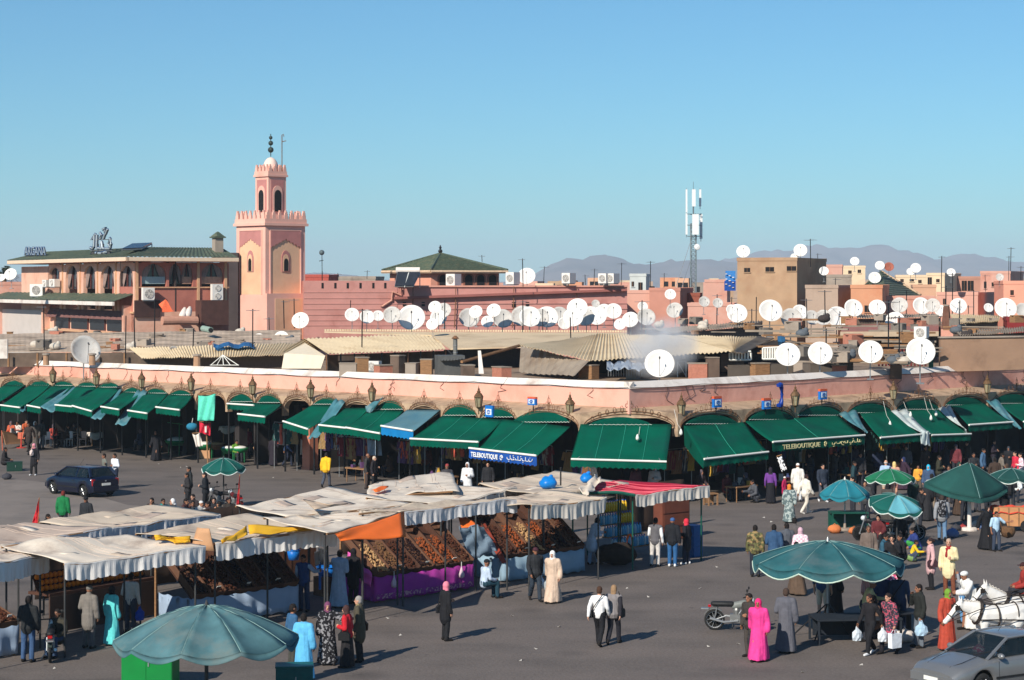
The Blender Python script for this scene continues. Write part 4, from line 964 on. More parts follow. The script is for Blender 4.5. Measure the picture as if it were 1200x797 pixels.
# tin hut with stove pipe
t=thing('tin_hut', 'small grey tin hut under a leaning plank at the shed', 'hut')
mb=MB();mb.box(P(527,428,112),(1.5,1.2,1.1), R(10));obj('body', mb, M('tin_grey', srgb(98,98,96), .6,.15,3, metal=.3), t)
corr(P(512,419,112.6), P(540,417,112.6), P(545,421,111), P(516,423,111), 8,.02, M('tin_grey', srgb(98,98,96)), parent=t)
t=thing('stove_pipe', 'round grey stove pipe with conical cap beside the tin hut', 'chimney')
q=P(533.5,420,113);mb=MB();mb.tube([q, q+UP(1.05)], .12,10);obj('pipe', mb, M('pipe_zinc', srgb(130,128,122), .5,.2,4, metal=.5), t)
mb=MB();mb.lathe([(.05,1.04),(.22,1.1),(.05,1.25)], 10, q);obj('cap', mb, RUST, t)
for i, z in enumerate((.3,.7)): mb=MB();mb.lathe([(.125, z),(.135, z+.02),(.125, z+.04)], 10, q);obj('joint', mb, STEEL, t)
mb=MB();mb.tube([P(541,424,110.5), P(610,404.5,117.5)], .09,5);tag(obj('plank', mb, WOOD), 'long plank leaning from the tin hut up to the cream roof', 'plank')
mb=MB();mb.prism([P(560,411,111), P(563.5,411,111), P(567,438,110), P(561,438,110)], Vector((0,.15,0)));tag(obj('white_post', mb, WHITEP), 'broad white post in front of the dark shed opening', 'post')
t=thing('tent_roof', 'grey pitched tarpaulin roof left of the two front dishes on the right', 'shed')
sheet([P(878,407,112), P(912,396.5,114), P(918,398,116), P(884,409,114)], GREYC, 'left_slope', t, .05);sheet([P(912,396.5,114), P(951,406,112), P(955,405,114), P(918,396.8,116)], GREYC, 'right_slope', t, .05)
mb=MB();mb.prism([P(880,409,112.5), P(912,398,112.5), P(948,408,112.5), P(948,428,112.5), P(880,428,112.5)], Vector((0,.1,0)));obj('gable_wall', mb, SHOP, t)
mb=MB();mb.grid([[P(911,394,112), P(915,393.5,112), P(920,395,112)], [P(911.5,400,111.8), P(916,401,111.7), P(920,400,111.8)], [P(912,404,112), P(916,407,111.9), P(919,405,112)]], .03);tag(obj('blue_cloth', mb, MC((36,84,120))), 'blue cloth bundled on the peak of the grey pitched roof', 'cloth')
# right hand roofs
t=thing('low_tan_wall', 'long cracked tan wall behind the coping at the right edge', 'wall');mb=MB();mb.prism([P(1102,396.6,112), P(1240,395,112), P(1240,432,112), P(1102,436,112)], Vector((0,.4,0)));obj('face', mb, M('tan_wall', srgb(150,120,98), .95,.12,.9, bump=.8, bscale=3, dirt=srgb(112,88,72), dscale=.5), t)
mb=MB();a, b=P(1101,396.4,111.9), P(1240,394.8,111.9);mb.prism([a, b, b+Vector((0,.5,0)), a+Vector((0,.5,0))], UP(.08));obj('cap', mb, CONC, t)
for lab, q, n, m in [('grey corrugated roof right of the cracked chimney', [P(1112,368.5,140), P(1172,370,140), P(1171,376.5,130), P(1119,379,130)], 26, CREAM),('long grey corrugated roof above the cracked tan wall', [P(1118,389,124), P(1235,381,128), P(1235,387,119), P(1124,393.5,117)], 40, GREYC),
  ('low corrugated roof with dark gap right of the round dishes', [P(1004,369,146), P(1100,368,146), P(1104,372,140), P(1004,373,140)], 34, GREYC),('low corrugated roof left of the tan house', [P(762,386,138), P(895,376,150), P(893,381,142), P(780,391,130)], 40, GREYC)]:
 t=thing('corrugated_roof', lab, 'roof', (0,0,0), 0, 'far corrugated roofs');corr(*q, n, .05, m, parent=t)
 a, b=q[3]+Vector((0,.4,-.05)), q[2]+Vector((0,.4,-.05));mb=MB();mb.prism([a, b, Vector((b.x, b.y, 4.9)), Vector((a.x, a.y, 4.9))], Vector((0,.1,0)));obj('wall', mb, M('shed_dark', srgb(62,50,46)), t)  # dark wall tone in place of shade below the roof edge
t=thing('red_tile_roof', 'faded red flat roof with cream edge behind the front dishes', 'roof');sheet([P(990,381,140), P(1100,378,140), P(1100,388,128), P(985,388.5,128)], M('faded_red', srgb(160,100,88), .9,.2,1.5, dirt=srgb(150,126,108), dscale=.8), 'slab', t)
mb=MB();mb.prism([P(985,388.8,127.9), P(1100,388.3,127.9), P(1100,394,127.9), P(985,395,127.9)], Vector((0,.2,0)));obj('edge', mb, M('cream_edge', srgb(190,168,142), .9,.12,2), t)
t=thing('picket_screen', 'dark red picket screen behind the third front dish from the right', 'fence')
for i in range(14): mb=MB();x=1030+i*4.2;mb.box(P(x, 419,112.5),(.1,.05,.95));obj('picket', mb, MC((112,48,46), .8, 'paint'), t)
mb=MB();mb.tube([P(1028,414,112.6), P(1088,413,112.6)], .04,4);obj('rail', mb, IRON, t)
t=thing('cracked_chimney', 'narrow brown chimney stack right of the paired dishes', 'chimney');q=P(1109,386,128);mb=MB();mb.lathe([(.34,0),(.26,.7),(.2,1.4),(.15,1.45)], 6, q);obj('stack', mb, M('chimney_brown', srgb(112,78,64), .9,.2,3), t)
mb=MB();mb.lathe([(.2,1.45),(.2,1.5),(.1,1.55)], 6, q);obj('cap', mb, CONC, t)

# ---------------------------------------------------------------- boxes of the town
def house(label, x0, x1, yt, Y, m, wins=(), depth=7, rot=-9, rim=None, zb=0, name='house', side=None, wm=None):
 t=thing(name, label, 'house');A=R(rot);d=(math.cos(A), math.sin(A));o=P(x0,0, Y)
 w=Wall((o.x, o.y), d);L=w.sz(x1, yt)[0];z=w.sz(x0, yt)[1]
 mb=MB();w.bx(mb, 0, L, zb, z, -depth, 0);obj('wall', mb, m, t)
 mb=MB()
 for (a, b, p0, p1) in ((-.04, L+.04,-.25,.04),(-.04, L+.04,-depth-.04,-depth+.25)): w.bx(mb, a, b, z+.002, z+.28, p0, p1)
 for a in (-.04, L-.2): w.bx(mb, a, a+.24, z+.002, z+.26,-depth+.25,-.25)
 obj('parapet', mb, rim or m, t)
 for q in wins:
  mb=MB();w.rect(mb, *q, -.03,.03);g=obj('window', mb, wm or VOID, t)
  mb=MB();x0_, y0_, x1_, y1_=q;w.rect(mb, x0_-.7, y1_, x1_+.7, y1_+.8,0,.1);obj('sill', mb, rim or m, g)
  mb=MB();w.rect(mb, (x0_+x1_)/2-.25, y0_, (x0_+x1_)/2+.25, y1_, .03,.05);obj('frame', mb, RUST, g)
 return t
hp=M('house_pink', srgb(208,158,140), .9,.08,.8, bump=.3, dirt=srgb(188,122,102), dscale=.4)
hc=M('house_cream', srgb(226,198,164), .9,.08,.8, dirt=srgb(196,164,134), dscale=.4)
ho=M('house_orange', srgb(206,146,112), .9,.08,.8, dirt=srgb(190,116,84), dscale=.4)
hg=M('house_grey', srgb(176,152,134), .9,.12,.8, bump=.4, dirt=srgb(140,118,102), dscale=.4)
ht=M('house_tan', srgb(178,146,116), .9,.12,.8, bump=.4, dirt=srgb(158,120,92), dscale=.35)
hr=M('house_red', srgb(150,84,66), .9,.12,.8)
house('tan flat roofed house with three grilled windows under two roof dishes', 864,934,306,170, ht, [(872,314,879,319),(897,313,907,318.5),(922,312,933,317.5),(925,368,935,373)], 9,-24)
house('pink house with a notched side left of the blue panel', 826,852,331,190, hp, depth=6)
house('low pink wall block under the notched pink house', 806,860,359,160, hp, depth=4)
house('brown pink box house in front of the mast foot', 761,797,341,175, M('house_brownpink', srgb(190,134,116), .9,.1,.8), depth=7, rot=-14)
house('small brick red block under the mast', 806,820,347,178, hr, depth=3)
house('low pink boxes left of the mast', 733,764,344,176, hp, depth=5)
house('grey plaster house with wide blank wall right of the tan one', 944,982,338,160, hg, depth=9, rot=-22)
house('orange house with raised rim beside the green roof', 997,1034,338,158, ho, [(1013,358,1020,366)], 8,-14)
house('pink house at the foot of the green tiled roof', 1037,1097,351,162, hp, depth=4)
house('pink upper storey behind the grey plaster house', 951,987,313,230, hp, [(955,316,958,321)], 6,-10)
house('raw concrete house under the pink upper storey', 960,998,325,205, CONC, depth=6)
house('low cream house with rooftop water tanks', 988,1014,314,250, hc, [(994,317,998,321),(1005,316,1009,320)], 6)
house('cream house with dark round doorway', 1086,1107,323,210, hc, [(1087,325,1092,334),(1097,327,1101,331)], 8,-24)
house('cream low block under the dark doorway house', 1070,1097,337,190, M('house_sand', srgb(206,160,130), .9,.08,.8), depth=5)
house('long pink house on the right with dark yard beside it', 1098,1146,346,175, hp, [(1105,350,1109,357)], 8,-24)
house('brownish house with two dark openings behind the long pink one', 1110,1149,327,215, M('house_clay', srgb(186,136,116), .9,.1,.8), [(1127,329,1133,341),(1134,329,1141,341)], 6,-10)
house('pink house with a grey dish on its wall and a dark side', 1149,1184,321,200, hp, [(1153,330,1156,338),(1162,331,1166,336),(1170,334,1182,337)], 6,-26)
house('bright pink house at the right edge of the picture', 1176,1250,333,170, M('house_brightpink', srgb(232,160,134), .9,.06,.8), [(1184,340,1188,346)], 6,-6)
house('dark red block behind the rightmost dish', 1180,1240,376,135, MC((130,44,44), .9, 'paint'), depth=3)
house('cream shack row between the green roof and doorway house', 1050,1086,325,235, hc, [(1055,327,1059,331),(1066,327,1071,330),(1076,328,1080,332)], 4)
house('small whitish roof cabin right of the cabinets', 738,757,324,200, M('house_white', srgb(196,200,196), .85,.1,1), [(740,330,743,336),(748,331,753,340)], 4)
house('pink wall with lit gable at the far left edge', -30,36,334,178, hp, depth=5, rot=12)
house('red roofed low block right of the minaret', 357,385,325,200, MC((176,84,72), .9, 'paint'), depth=4)
house('grey parapet block between minaret and pavilion', 392,440,327,210, CONC, depth=4)
mb=MB();mb.box(P(270,345,168),(1.5,2,6.8));tag(obj('dark_wall', mb, M('shade_wall', srgb(70,62,62), .9,.2,1)), 'narrow dark wall between the cafe and the minaret', 'wall')  # dark grey puts shade into the colour of the wall
# green pyramid roof among the houses
def pyr():
 t=thing('pyramid_roof', 'green tiled pyramid roof with pale ridge among the right hand houses', 'roof');ap=P(1033,318,176)
 e=[P(1009,340,172), P(1040,349,165), P(1079,347,172), P(1050,335,185)]
 for i in range(4):
  A, B=e[i], e[(i+1) % 4];mb=MB();nr=14
  for j in range(nr):
   u0, u1=j/nr, (j+1)/nr;up=UP(.07);mb.quad(A.lerp(ap, u0)+up, B.lerp(ap, u0)+up, B.lerp(ap, u1), A.lerp(ap, u1));mb.quad(A.lerp(ap, u0)+up, B.lerp(ap, u0)+up, B.lerp(ap, u0), A.lerp(ap, u0))
  obj('roof_slope', mb, GT, t)
 mb=MB();mb.tube([ap, e[2]+UP(.1)], .11,5);obj('ridge', mb, TAN, t);mb=MB();mb.tube([ap, e[0]+UP(.1)], .1,5);obj('ridge', mb, GT, t)
 mb=MB();a=[Vector((p.x, p.y, 0)) for p in e];c=sum(a, Vector())/4;mb.prism([c+(p-c)*.92 for p in a], UP( e[0].z-.5));obj('wall', mb, hp, t)
pyr()
random.seed(21)
FAR=[hp, hc, ht, hg, ho, M('house_sand', srgb(206,160,130)), CONC]
fx=[(x+random.uniform(-6,6)) for x in range(610,1220,15)]+[(x+random.uniform(-8,8)) for x in range(-20,600,40)]
for i, x in enumerate(fx):
 Y=random.uniform(260,480);wpx=random.uniform(10,26);yt=random.uniform(325,331) if x > 640 else random.uniform(328,332)
 m=FAR[i % len(FAR)];t=thing('house', 'small %s house far off in the town, %s' % (('pink', 'cream', 'tan', 'grey', 'orange', 'sand', 'concrete')[i % 7], 'behind the cafe and minaret' if x < 350 else 'behind the banded wall' if x < 640 else 'left of the mast' if x < 810 else 'behind the tan house' if x < 950 else 'among the right hand dishes' if x < 1090 else 'at the far right'), 'house', (0,0,0), 0, 'far flat roofed houses')
 A=R(random.uniform(-25,10));o=P(x, 0, Y);w=Wall((o.x, o.y),(math.cos(A), math.sin(A)));L=wpx*Y/F;z=H-(yt-HY)*Y/F
 mb=MB();w.bx(mb, 0, L, 0, z, -L*.8,0);obj('wall', mb, m, t)
 mb=MB();w.bx(mb, L*.2, L*.2+.8, z-1.6, z-.7,-.02,.04);w.bx(mb, L*.6, L*.6+.8, z-1.6, z-.7,-.02,.04);obj('window', mb, VOID, t)
# blue panel
t=thing('hoarding', 'blue painted hoarding with white marks left of the tan house', 'hoarding');mb=MB();mb.box(P(856,323.5,176),(.85,.2,.9));obj('upper_board', mb, MC((60,130,200), .6, 'paint'), t)
mb=MB();mb.box(P(855.5,335,175.9),(.95,.25,.85));obj('lower_board', mb, MC((24,76,160), .6, 'paint'), t)
mb=MB()
for i in range(9): q=P(851+(i % 3)*4,321+i*2,175.7);mb.box(q, (.16,.04,.07), 0)
obj('white_marks', mb, WHITEP, t)

# ---------------------------------------------------------------- mobile phone mast
def mast():
 Y=190;s=Y/F;t=thing('phone_mast', 'tall lattice phone mast with white panel antennas against the sky', 'mast')
 b=P(812.5,346, Y);zy=lambda y: 10-(y-HY)*s;hw=.24;c=[(-hw, -hw),(hw, -hw),(hw, hw),(-hw, hw)];z0, z1=zy(347), zy(262)
 GM=M('mast_grey', srgb(120,132,136), .5,.15,5, metal=.4)
 for x, y in c: mb=MB();mb.tube([b*1+Vector((x, y, z0-b.z)), b+Vector((x, y, z1-b.z))], .05,5);obj('leg', mb, GM, t)
 mb=MB();n=18
 for k in range(n):
  za, zb_=z0+(z1-z0)*k/n, z0+(z1-z0)*(k+1)/n
  for i in range(4):
   (x0, y0),(x1, y1)=c[i], c[(i+1) % 4];mb.tube([Vector((b.x+x0, b.y+y0, za)), Vector((b.x+x1, b.y+y1, zb_))], .022,4);mb.tube([Vector((b.x+x0, b.y+y0, zb_)), Vector((b.x+x1, b.y+y1, zb_))], .018,4)
 obj('bracing', mb, GM, t)
 mb=MB();mb.tube([Vector((b.x, b.y, z1-.5)), Vector((b.x, b.y, zy(222)))], .07,6);mb.tube([Vector((b.x, b.y, zy(222))), Vector((b.x, b.y, zy(213)))], .02,4);obj('pole', mb, GM, t)
 for y in (251,264,277):
  mb=MB()
  for a in range(3): an=R(100+a*120);mb.tube([Vector((b.x, b.y, zy(y))), Vector((b.x+.8*math.cos(an), b.y+.8*math.sin(an), zy(y)))], .03,4)
  for a in range(3): mb.tube([Vector((b.x+.8*math.cos(R(100+a*120)), b.y+.8*math.sin(R(100+a*120)), zy(y))), Vector((b.x+.8*math.cos(R(220+a*120)), b.y+.8*math.sin(R(220+a*120)), zy(y)))], .02,4)
  obj('platform', mb, GM, t)
 WH=M('antenna_white', srgb(226,228,226), .5,.04,6)
 for x, dy, y0, y1, wd in ((804.5,0,222,249,.16),(813,-.8,222,242,.34),(820.5,.3,222,242,.2),(804.5,-.1,250,275,.18),(815,-.85,251,275,.6),(821.5,.2,251,280,.26)):
  q=P(x, y0, Y+dy);z=P(x, y1, Y+dy).z;mb=MB();mb.box(Vector((q.x, q.y, (q.z+z)/2)),(wd, .14, q.z-z));an=obj('panel_antenna', mb, WH, t)
  mb=MB();mb.tube([Vector((q.x, q.y+.15, z-.25)), Vector((q.x, q.y+.15, q.z+.1))], .03,5);obj('mount', mb, GM, an)
 for x, y in ((795,349),(789,346)):
  mb=MB();mb.tube([P(x, y, Y-2), P(811,300 if x == 795 else 278, Y)], .03,4);obj('strut', mb, STEEL, t)
 mb=MB();mb.lathe([(.3,0),(.26,.1),(.02,.16)], 10, P(817,289.5, Y-.4), Matrix.Rotation(R(90), 3, 'X'));obj('drum_dish', mb, WH, t)
mast()
# ---------------------------------------------------------------- palm crown far left
t=thing('palm_tree', 'date palm crown showing over the far left roofs', 'palm');q=P(5,322,260)
mb=MB();mb.tube([Vector((q.x, q.y, 0)), q], [.35,.28], 8);obj('trunk', mb, M('palm_trunk', srgb(110,88,66), .9,.3,3), t)
mb=MB()
for k in range(46):
 a=random.uniform(0,6.28);e=random.uniform(-.4,1.3);L=random.uniform(1.4,2.1);d=Vector((math.cos(a)*math.cos(e), math.sin(a)*math.cos(e), math.sin(e)));sd=d.cross(UP(1)).normalized()
 p=[q+d*L*v+UP(-.8*v*v) for v in (0,.35,.7,1)]
 for i in range(3):
  for s_ in (-1,1):
   for h in range(3): c0=p[i].lerp(p[i+1], h/3);mb.quad(c0, c0+d*.12, c0+sd*s_*.34+d*.3-UP(.14))
obj('crown', mb, M('palm_green', (.06,.075,.04), .7,.35,2), t)
# smoke over the grill behind the parapet
sm=bpy.data.materials.new('grill_smoke');sm.use_nodes=True;nt=sm.node_tree;nt.nodes.remove(nt.nodes['Principled BSDF'])
v=nt.nodes.new('ShaderNodeVolumePrincipled');v.inputs['Color'].default_value=(.95,.97,1,1);tc=nt.nodes.new('ShaderNodeTexCoord')
nz=nt.nodes.new('ShaderNodeTexNoise');nz.inputs['Scale'].default_value=.9;nz.inputs['Detail'].default_value=4;nt.links.new(tc.outputs['Object'], nz.inputs[0])
rp=nt.nodes.new('ShaderNodeMapRange');rp.inputs[1].default_value=.3;rp.inputs[2].default_value=.7;rp.inputs[4].default_value=3;nt.links.new(nz.outputs[0], rp.inputs[0])
ln=nt.nodes.new('ShaderNodeMapping');ln.inputs['Scale'].default_value=(1/2.4,1/1.2,1/1.8);nt.links.new(tc.outputs['Object'], ln.inputs[0]);le=nt.nodes.new('ShaderNodeVectorMath');le.operation='LENGTH';nt.links.new(ln.outputs[0], le.inputs[0])
fr_=nt.nodes.new('ShaderNodeMapRange');fr_.inputs[1].default_value=.2;fr_.inputs[2].default_value=.95;fr_.inputs[3].default_value=1;fr_.inputs[4].default_value=0;nt.links.new(le.outputs['Value'], fr_.inputs[0]);mm=nt.nodes.new('ShaderNodeMath');mm.operation='MULTIPLY';nt.links.new(rp.outputs[0], mm.inputs[0]);nt.links.new(fr_.outputs[0], mm.inputs[1])
nt.links.new(mm.outputs[0], v.inputs['Density']);nt.links.new(v.outputs[0], nt.nodes['Material Output'].inputs['Volume'])
mb=MB();mb.ball((0,0,0), 1,14,10,(2.4,1.2,1.8));o=obj('smoke', mb, sm, None, P(771,406,102.3));tag(o, 'pale blue grey puff of grill smoke over the shed roof', 'smoke', kind='stuff')
# ================================================================ satellite dishes, aerials and roof clutter
random.seed(5)
DISHM=[M('dish_white', srgb(228,224,218), .55,.05,2, dirt=srgb(206,196,186), dscale=1.5), M('dish_grey', srgb(196,192,186), .6,.06,2, dirt=srgb(150,134,120), dscale=2), M('dish_rust', srgb(160,92,74), .8,.2,2)]
def dish_proto(m):
 t=thing('satellite_dish', '', 'satellite dish')     # unit diameter, mast foot at the origin, looking along -y and up
 Mx=Matrix.Rotation(R(90-24), 3, 'X')
 prof=[(.02,.0)]+[(.5*k/5,.16*(k/5)**2) for k in range(1,6)];back=[(.5*k/5,.16*(k/5)**2-.02) for k in range(5,0,-1)]+[(.02,-.02)]
 mb=MB();mb.lathe(prof+[(.507,.15)]+back, 28,(0,0,.62), Mx);obj('reflector', mb, m, t, smooth=True)
 f=Mx @ Vector((0,.06,.5))+UP(.62);e=Mx @ Vector((0,-.46,.13))+UP(.62)
 mb=MB();mb.tube([e, e.lerp(f, .5)+UP(-.05), f], .011,5);obj('feed_arm', mb, STEEL, t)
 mb=MB();mb.tube([f-Vector((0,.03,.02)), f+Vector((0,.05,.03))], .028,8);obj('receiver', mb, M('lnb_grey', srgb(90,90,92), .5), t)
 mb=MB();mb.tube([(0,.09,-.45),(0,.09,.5)], .024,6);mb.tube([(0,.09,.45),(0,.02,.6)], .04,6);mb.box((0,.09,-.45),(.26,.26,.05));obj('mount', mb, STEEL, t)
 return t
PRO=[dish_proto(m) for m in DISHM]
ROWS={
 'in the dense row below the banded wall': [(412.6,370,16.5),(430,372.5,17),(443,371,13),(459.5,370.5,20.5),(482.5,374.5,31),(510,361,15),(520,365,18),(514,373.5,19),(507,381,14),(549.5,374,23.5),(558,366.5,15.5),(579,365,16.5),(571.5,378,14.5),(589,375,23),(612,372,25),(621,373,25),(632,374,22),(641,373.5,26),(655.5,371,21),(661,380,15),(672,373.5,23),(677,363,24),(687,374,20)],
 'between banded wall and smoke': [(692,370,20),(700,372,22),(698,356.5,9.5),(708,365.5,17),(719,366,19),(727,381,14),(739,376,19),(757,373,21),(753,360,12),(791,365,19),(785.5,346,13)],
 'below the tan house': [(857,364,13),(864,369,23),(825,354.5,13),(841,356,12),(902.5,366,27),(927,375,25),(937,367,18),(951,373.5,18),(965,373.5,19),(981,373.5,26),(999.5,362.5,21.5)],
 'before the right hand houses': [(1028,362,19.5),(1054,359,19),(1049,378,22.5),(1079,360,21),(1093,359,17),(1123,360,19),(1178,363,25),(1198,365,18),(1158,361.5,11),(1102,365,14)],
}
BIG=[(773,428.5,34, 'largest front dish half veiled by the smoke at the arcade corner'),(923,417.5,28.5, 'large white dish on the arcade roof in front of the grey pitched tarpaulin'),(961,416,28, 'large white dish right of the blue cloth on the arcade roof'),(1020,414.5,28, 'large white dish in front of the dark red pickets'),(1078.5,414,33, 'largest white dish on the right wing roof beside a green post')]
LOW=[(99,412.5,35, 'wide tipped white dish on the roof above the left awnings', 1),(204,415.5,18, 'narrow turned white dish above the left wing coping', 1),(352.5,377,20, 'lone white dish at the foot of the minaret', 0),(330,398,18, 'dull dish low beside the cream gable', 0),(303.5,399,15, 'dish tucked before the minaret buttress', 0),
    (13,322.5,14.5, 'white dish on the far left roof beside the palm', 0),(2,326,9, 'small dish cut by the left edge of the picture', 0),(617.5,325,20, 'single white dish on the roof right of the pavilion', 0),(871,296,15.5, 'white dish standing on the left of the tan house roof', 0),(938,294.5,15.5, 'white dish standing on the right of the tan house roof', 0),(931,302,9, 'small dish tucked behind the right roof dish of the tan house', 0),
    (1025,326.5,14, 'pale dish hanging before the green pyramid roof', 0),(1031,312,11, 'white dish on the tip of the green pyramid roof', 0),(1041.7,313.5,11, 'rust brown dish on the green pyramid roof', 2),(1073,315,12, 'white dish of a pair in front of the mountains, right one', 0),(1067,319,9, 'white dish of a pair in front of the mountains, left one', 0),(1001.5,307,10.5, 'white dish on the low cream house roof', 0),(965.5,318.5,11, 'white dish against the pink upper storey', 0),(1114.5,320,10, 'small white dish on the dark doorway house', 0),(1171.5,325.5,9, 'grey dish mounted on the pink house wall', 1)]
used=[False]*3
def put(px, py, d, Y, label, kind=0, rz=None, grp=None, sq=1):
 D=d*Y/F*1.02;z=H-(py-HY)*Y/F-.6*D;loc=Vector(((px-CX)*Y/F, Y, z));rz=R(random.uniform(-14,10)) if rz is None else rz
 if not used[kind]:
  used[kind]=True;o=PRO[kind];o.location=loc;o.rotation_euler=(0,0, rz);o.scale=(D,)*3;o['label']=label
  if grp: o['group']=grp
 else: o=dup(PRO[kind], loc, rz, label, grp, D)
 return o
for nm, ds in ROWS.items():
 for i, (x, y, d) in enumerate(sorted(ds)):
  low=378 < y;Y=132+(i % 5)*1.5-(4 if low else 0) if 'dense' in nm else 138+(i % 4)*2-(8 if low else 0)
  sz='widest' if d == max(q[2] for q in ds) else ('smallest' if d == min(q[2] for q in ds) else ('big' if d > 22 else ('small' if d < 15 else 'white')))
  put(x, y, d, Y, '%s satellite dish %s, %s from the left' % (sz, nm, NTH[i] if i < 20 else ['twenty first', 'twenty second', 'twenty third', 'twenty fourth'][i-20]), 1 if random.random() < .3 else 0, None, 'roof dishes', 1)
for x, y, d, lab in BIG: put(x, y, d, 100 if x < 800 else 104, lab, 0, R(-4), 'roof dishes')
for x, y, d, lab, k in LOW:
 Y=123 if y > 405 else (135 if y > 370 else (175 if x > 860 and y < 305 and x < 940 else (160 if y > 320 and x < 40 else 172)))
 put(x, y, d, Y, lab, k, R(30) if d > 30 else (R(50) if x == 204 else R(-6)), 'roof dishes')
for k in range(3):
 if not used[k]:
  for c in list(PRO[k].children): bpy.data.objects.remove(c)
  bpy.data.objects.remove(PRO[k])
# aerials: mast and a few cross bars
def aerial(px, y0, y1, Y, label, bars=3, r=.03):
 t=thing('tv_aerial', label, 'aerial', (0,0,0), 0, 'roof aerials');a, b=P(px, y1, Y), P(px+random.uniform(-1,1), y0, Y)
 mb=MB();mb.tube([a, b], r, 4);obj('mast', mb, IRON, t);h=(b-a).length
 if bars:
  mb=MB();an=random.uniform(-.6,.6);d=Vector((math.cos(an), math.sin(an), 0));e=Vector((-d.y, d.x, 0));L=min(.5,.25*h);q=b-UP(.1);mb.tube([q-e*L, q+e*L], .018,4)
  for i in range(bars): c=q+e*L*(2*i/max(1, bars-1)-1);mb.tube([c-d*.3, c+d*.3], .014,4)
  obj('boom', mb, STEEL, t)
AER=[(52,358,410,128,1),(147,370,420,125,0),(158,372,415,126,0),(181,350,420,126,0),(226,385,416,127,0),(296,362,420,122,2),(316,372,400,140,3),(333,352,385,140,1),(345,350,385,142,3),(410,352,374,140,0),(424,362,416,118,1),(396,320,329,168,2),(430,317,327,200,2),(565,299,307,185,3),(613,303,336,166,1),(637,312,332,200,2),(521,352,386,132,0),(636,362,388,130,0),(613,352,388,130,1),(686,322,334,172,1),(696,315,333,180,3),(728,308,334,190,3),(762,306,345,185,3),(778,320,340,200,2),(840,345,380,150,3),(881,362,404,150,2),(886,348,385,150,0),(950,280,313,170,2),(958,297,318,200,1),(946,350,392,135,3),(967,340,385,138,3),(979,326,350,160,1),(1041,352,428,108,1),(1054,370,425,108,2),(1062,340,372,150,0),(1103,300,346,180,2),(1108,335,380,140,1),(1116,320,372,150,2),(1124,352,392,130,0),(1141,340,372,150,3),(1155,322,345,185,1),(1184,290,322,200,3),(1182,300,330,190,1),(1196,312,340,180,2),(1088,395,420,106,0),(968,385,424,107,1),(1135,358,385,145,2),(857,348,372,150,1),(752,352,388,135,2),(669,372,404,126,0)]
for i, (x, y0, y1, Y, b) in enumerate(AER):
 zone=('above the left awnings' if x < 300 else 'near the minaret foot' if x < 440 else 'around the banded wall' if x < 740 else 'left of the tan house' if x < 865 else 'around the tan and grey houses' if x < 1030 else 'on the right hand roofs')
 k=len([1 for q in AER[:i] if (q[0] < 300) == (x < 300) and (q[0] < 440) == (x < 440) and (q[0] < 740) == (x < 740) and (q[0] < 865) == (x < 865) and (q[0] < 1030) == (x < 1030)])
 aerial(x, y0, y1, Y, ('tall ' if y1-y0 > 40 else '')+('bare pole ' if b == 0 else 'thin aerial ')+zone+', '+NTH[k]+' of its cluster', b, .035 if y1-y0 > 30 else .028)
t=thing('balloon_aerial', 'round grey ball aerial on a pole right of the minaret', 'aerial');mb=MB();mb.tube([P(377.5,318,190), P(377.5,330,190), P(377.5,332,190)], .05,5);obj('pole', mb, IRON, t);mb=MB();mb.ball(P(377,296,190), .25,10,8);obj('ball', mb, M('ball_grey', srgb(90,104,108), .5), t)
mb=MB();mb.tube([P(377.3,298,190), P(377.5,319,190)], .03,4);mb.tube([P(374,306,190), P(379,305,190)], .03,4);obj('arm', mb, IRON, t)
# green post beside the biggest right dish, tripod frame, wire frame beside the smoke dish
mb=MB();mb.box(P(1091,420,104.5),(.2,.2,.95));tag(obj('post', mb, MC((20,84,66), .7, 'paint')), 'short dark green post beside the largest right hand dish', 'post')
t=thing('wire_pyramid', 'pale wire pyramid frame above the left wing coping', 'frame');ap=P(261,416,118);mb=MB()
for x in (247,254,262,270,279): mb.tube([ap, P(x, 428,117.5)], .025,4)
obj('rods', mb, PALE, t);mb=MB();mb.tube([P(246,428,117.4), P(280,428,117.4)], .025,4);obj('base_rod', mb, PALE, t)
t=thing('goalpost_stand', 'thin grey metal goal shaped stand right of the smoke veiled dish', 'stand');mb=MB();mb.tube([P(794,442,104), P(794,424,104), P(804,424,104), P(804,442,104)], .03,4);obj('outline', mb, STEEL, t);mb=MB();mb.tube([P(794,424,104), P(804,441,104)], .02,4);obj('brace', mb, STEEL, t)
ac(P(437,434,110), .85,.5,.4, R(-20), 'white air conditioner behind the coping under the gabled shed', 1)
ac(P(1080,396,112), .7,.62,.5, R(-30), 'white air conditioner above the largest right hand dish', 1)
# chimney pots and short stacks along the arcade roof
for i, (x, y0, y1, r, lab) in enumerate([(54,428,416,.18, 'short clay stack left of the wide tipped dish'),(108,428,416,.2, 'clay stack behind the wide tipped dish'),(231,430,417,.22, 'pale round stack above the mint green hanging cloth'),(391.5,434,422,.24, 'sandy round stack beside the gable')]):
 t=thing('chimney_stack', lab, 'chimney', (0,0,0), 0, 'short chimney stacks');a, b=P(x, y0,117), P(x, y1,117);mb=MB();mb.lathe([(r, 0),(r*.9, b.z-a.z)], 10, a);obj('stack', mb, M('stack_clay', srgb(176,138,108), .9,.15,3), t);mb=MB();mb.lathe([(r*1.2, b.z-a.z),(r*1.2, b.z-a.z+.08),(r*.5, b.z-a.z+.1)], 10, a);obj('rim', mb, CONC, t)
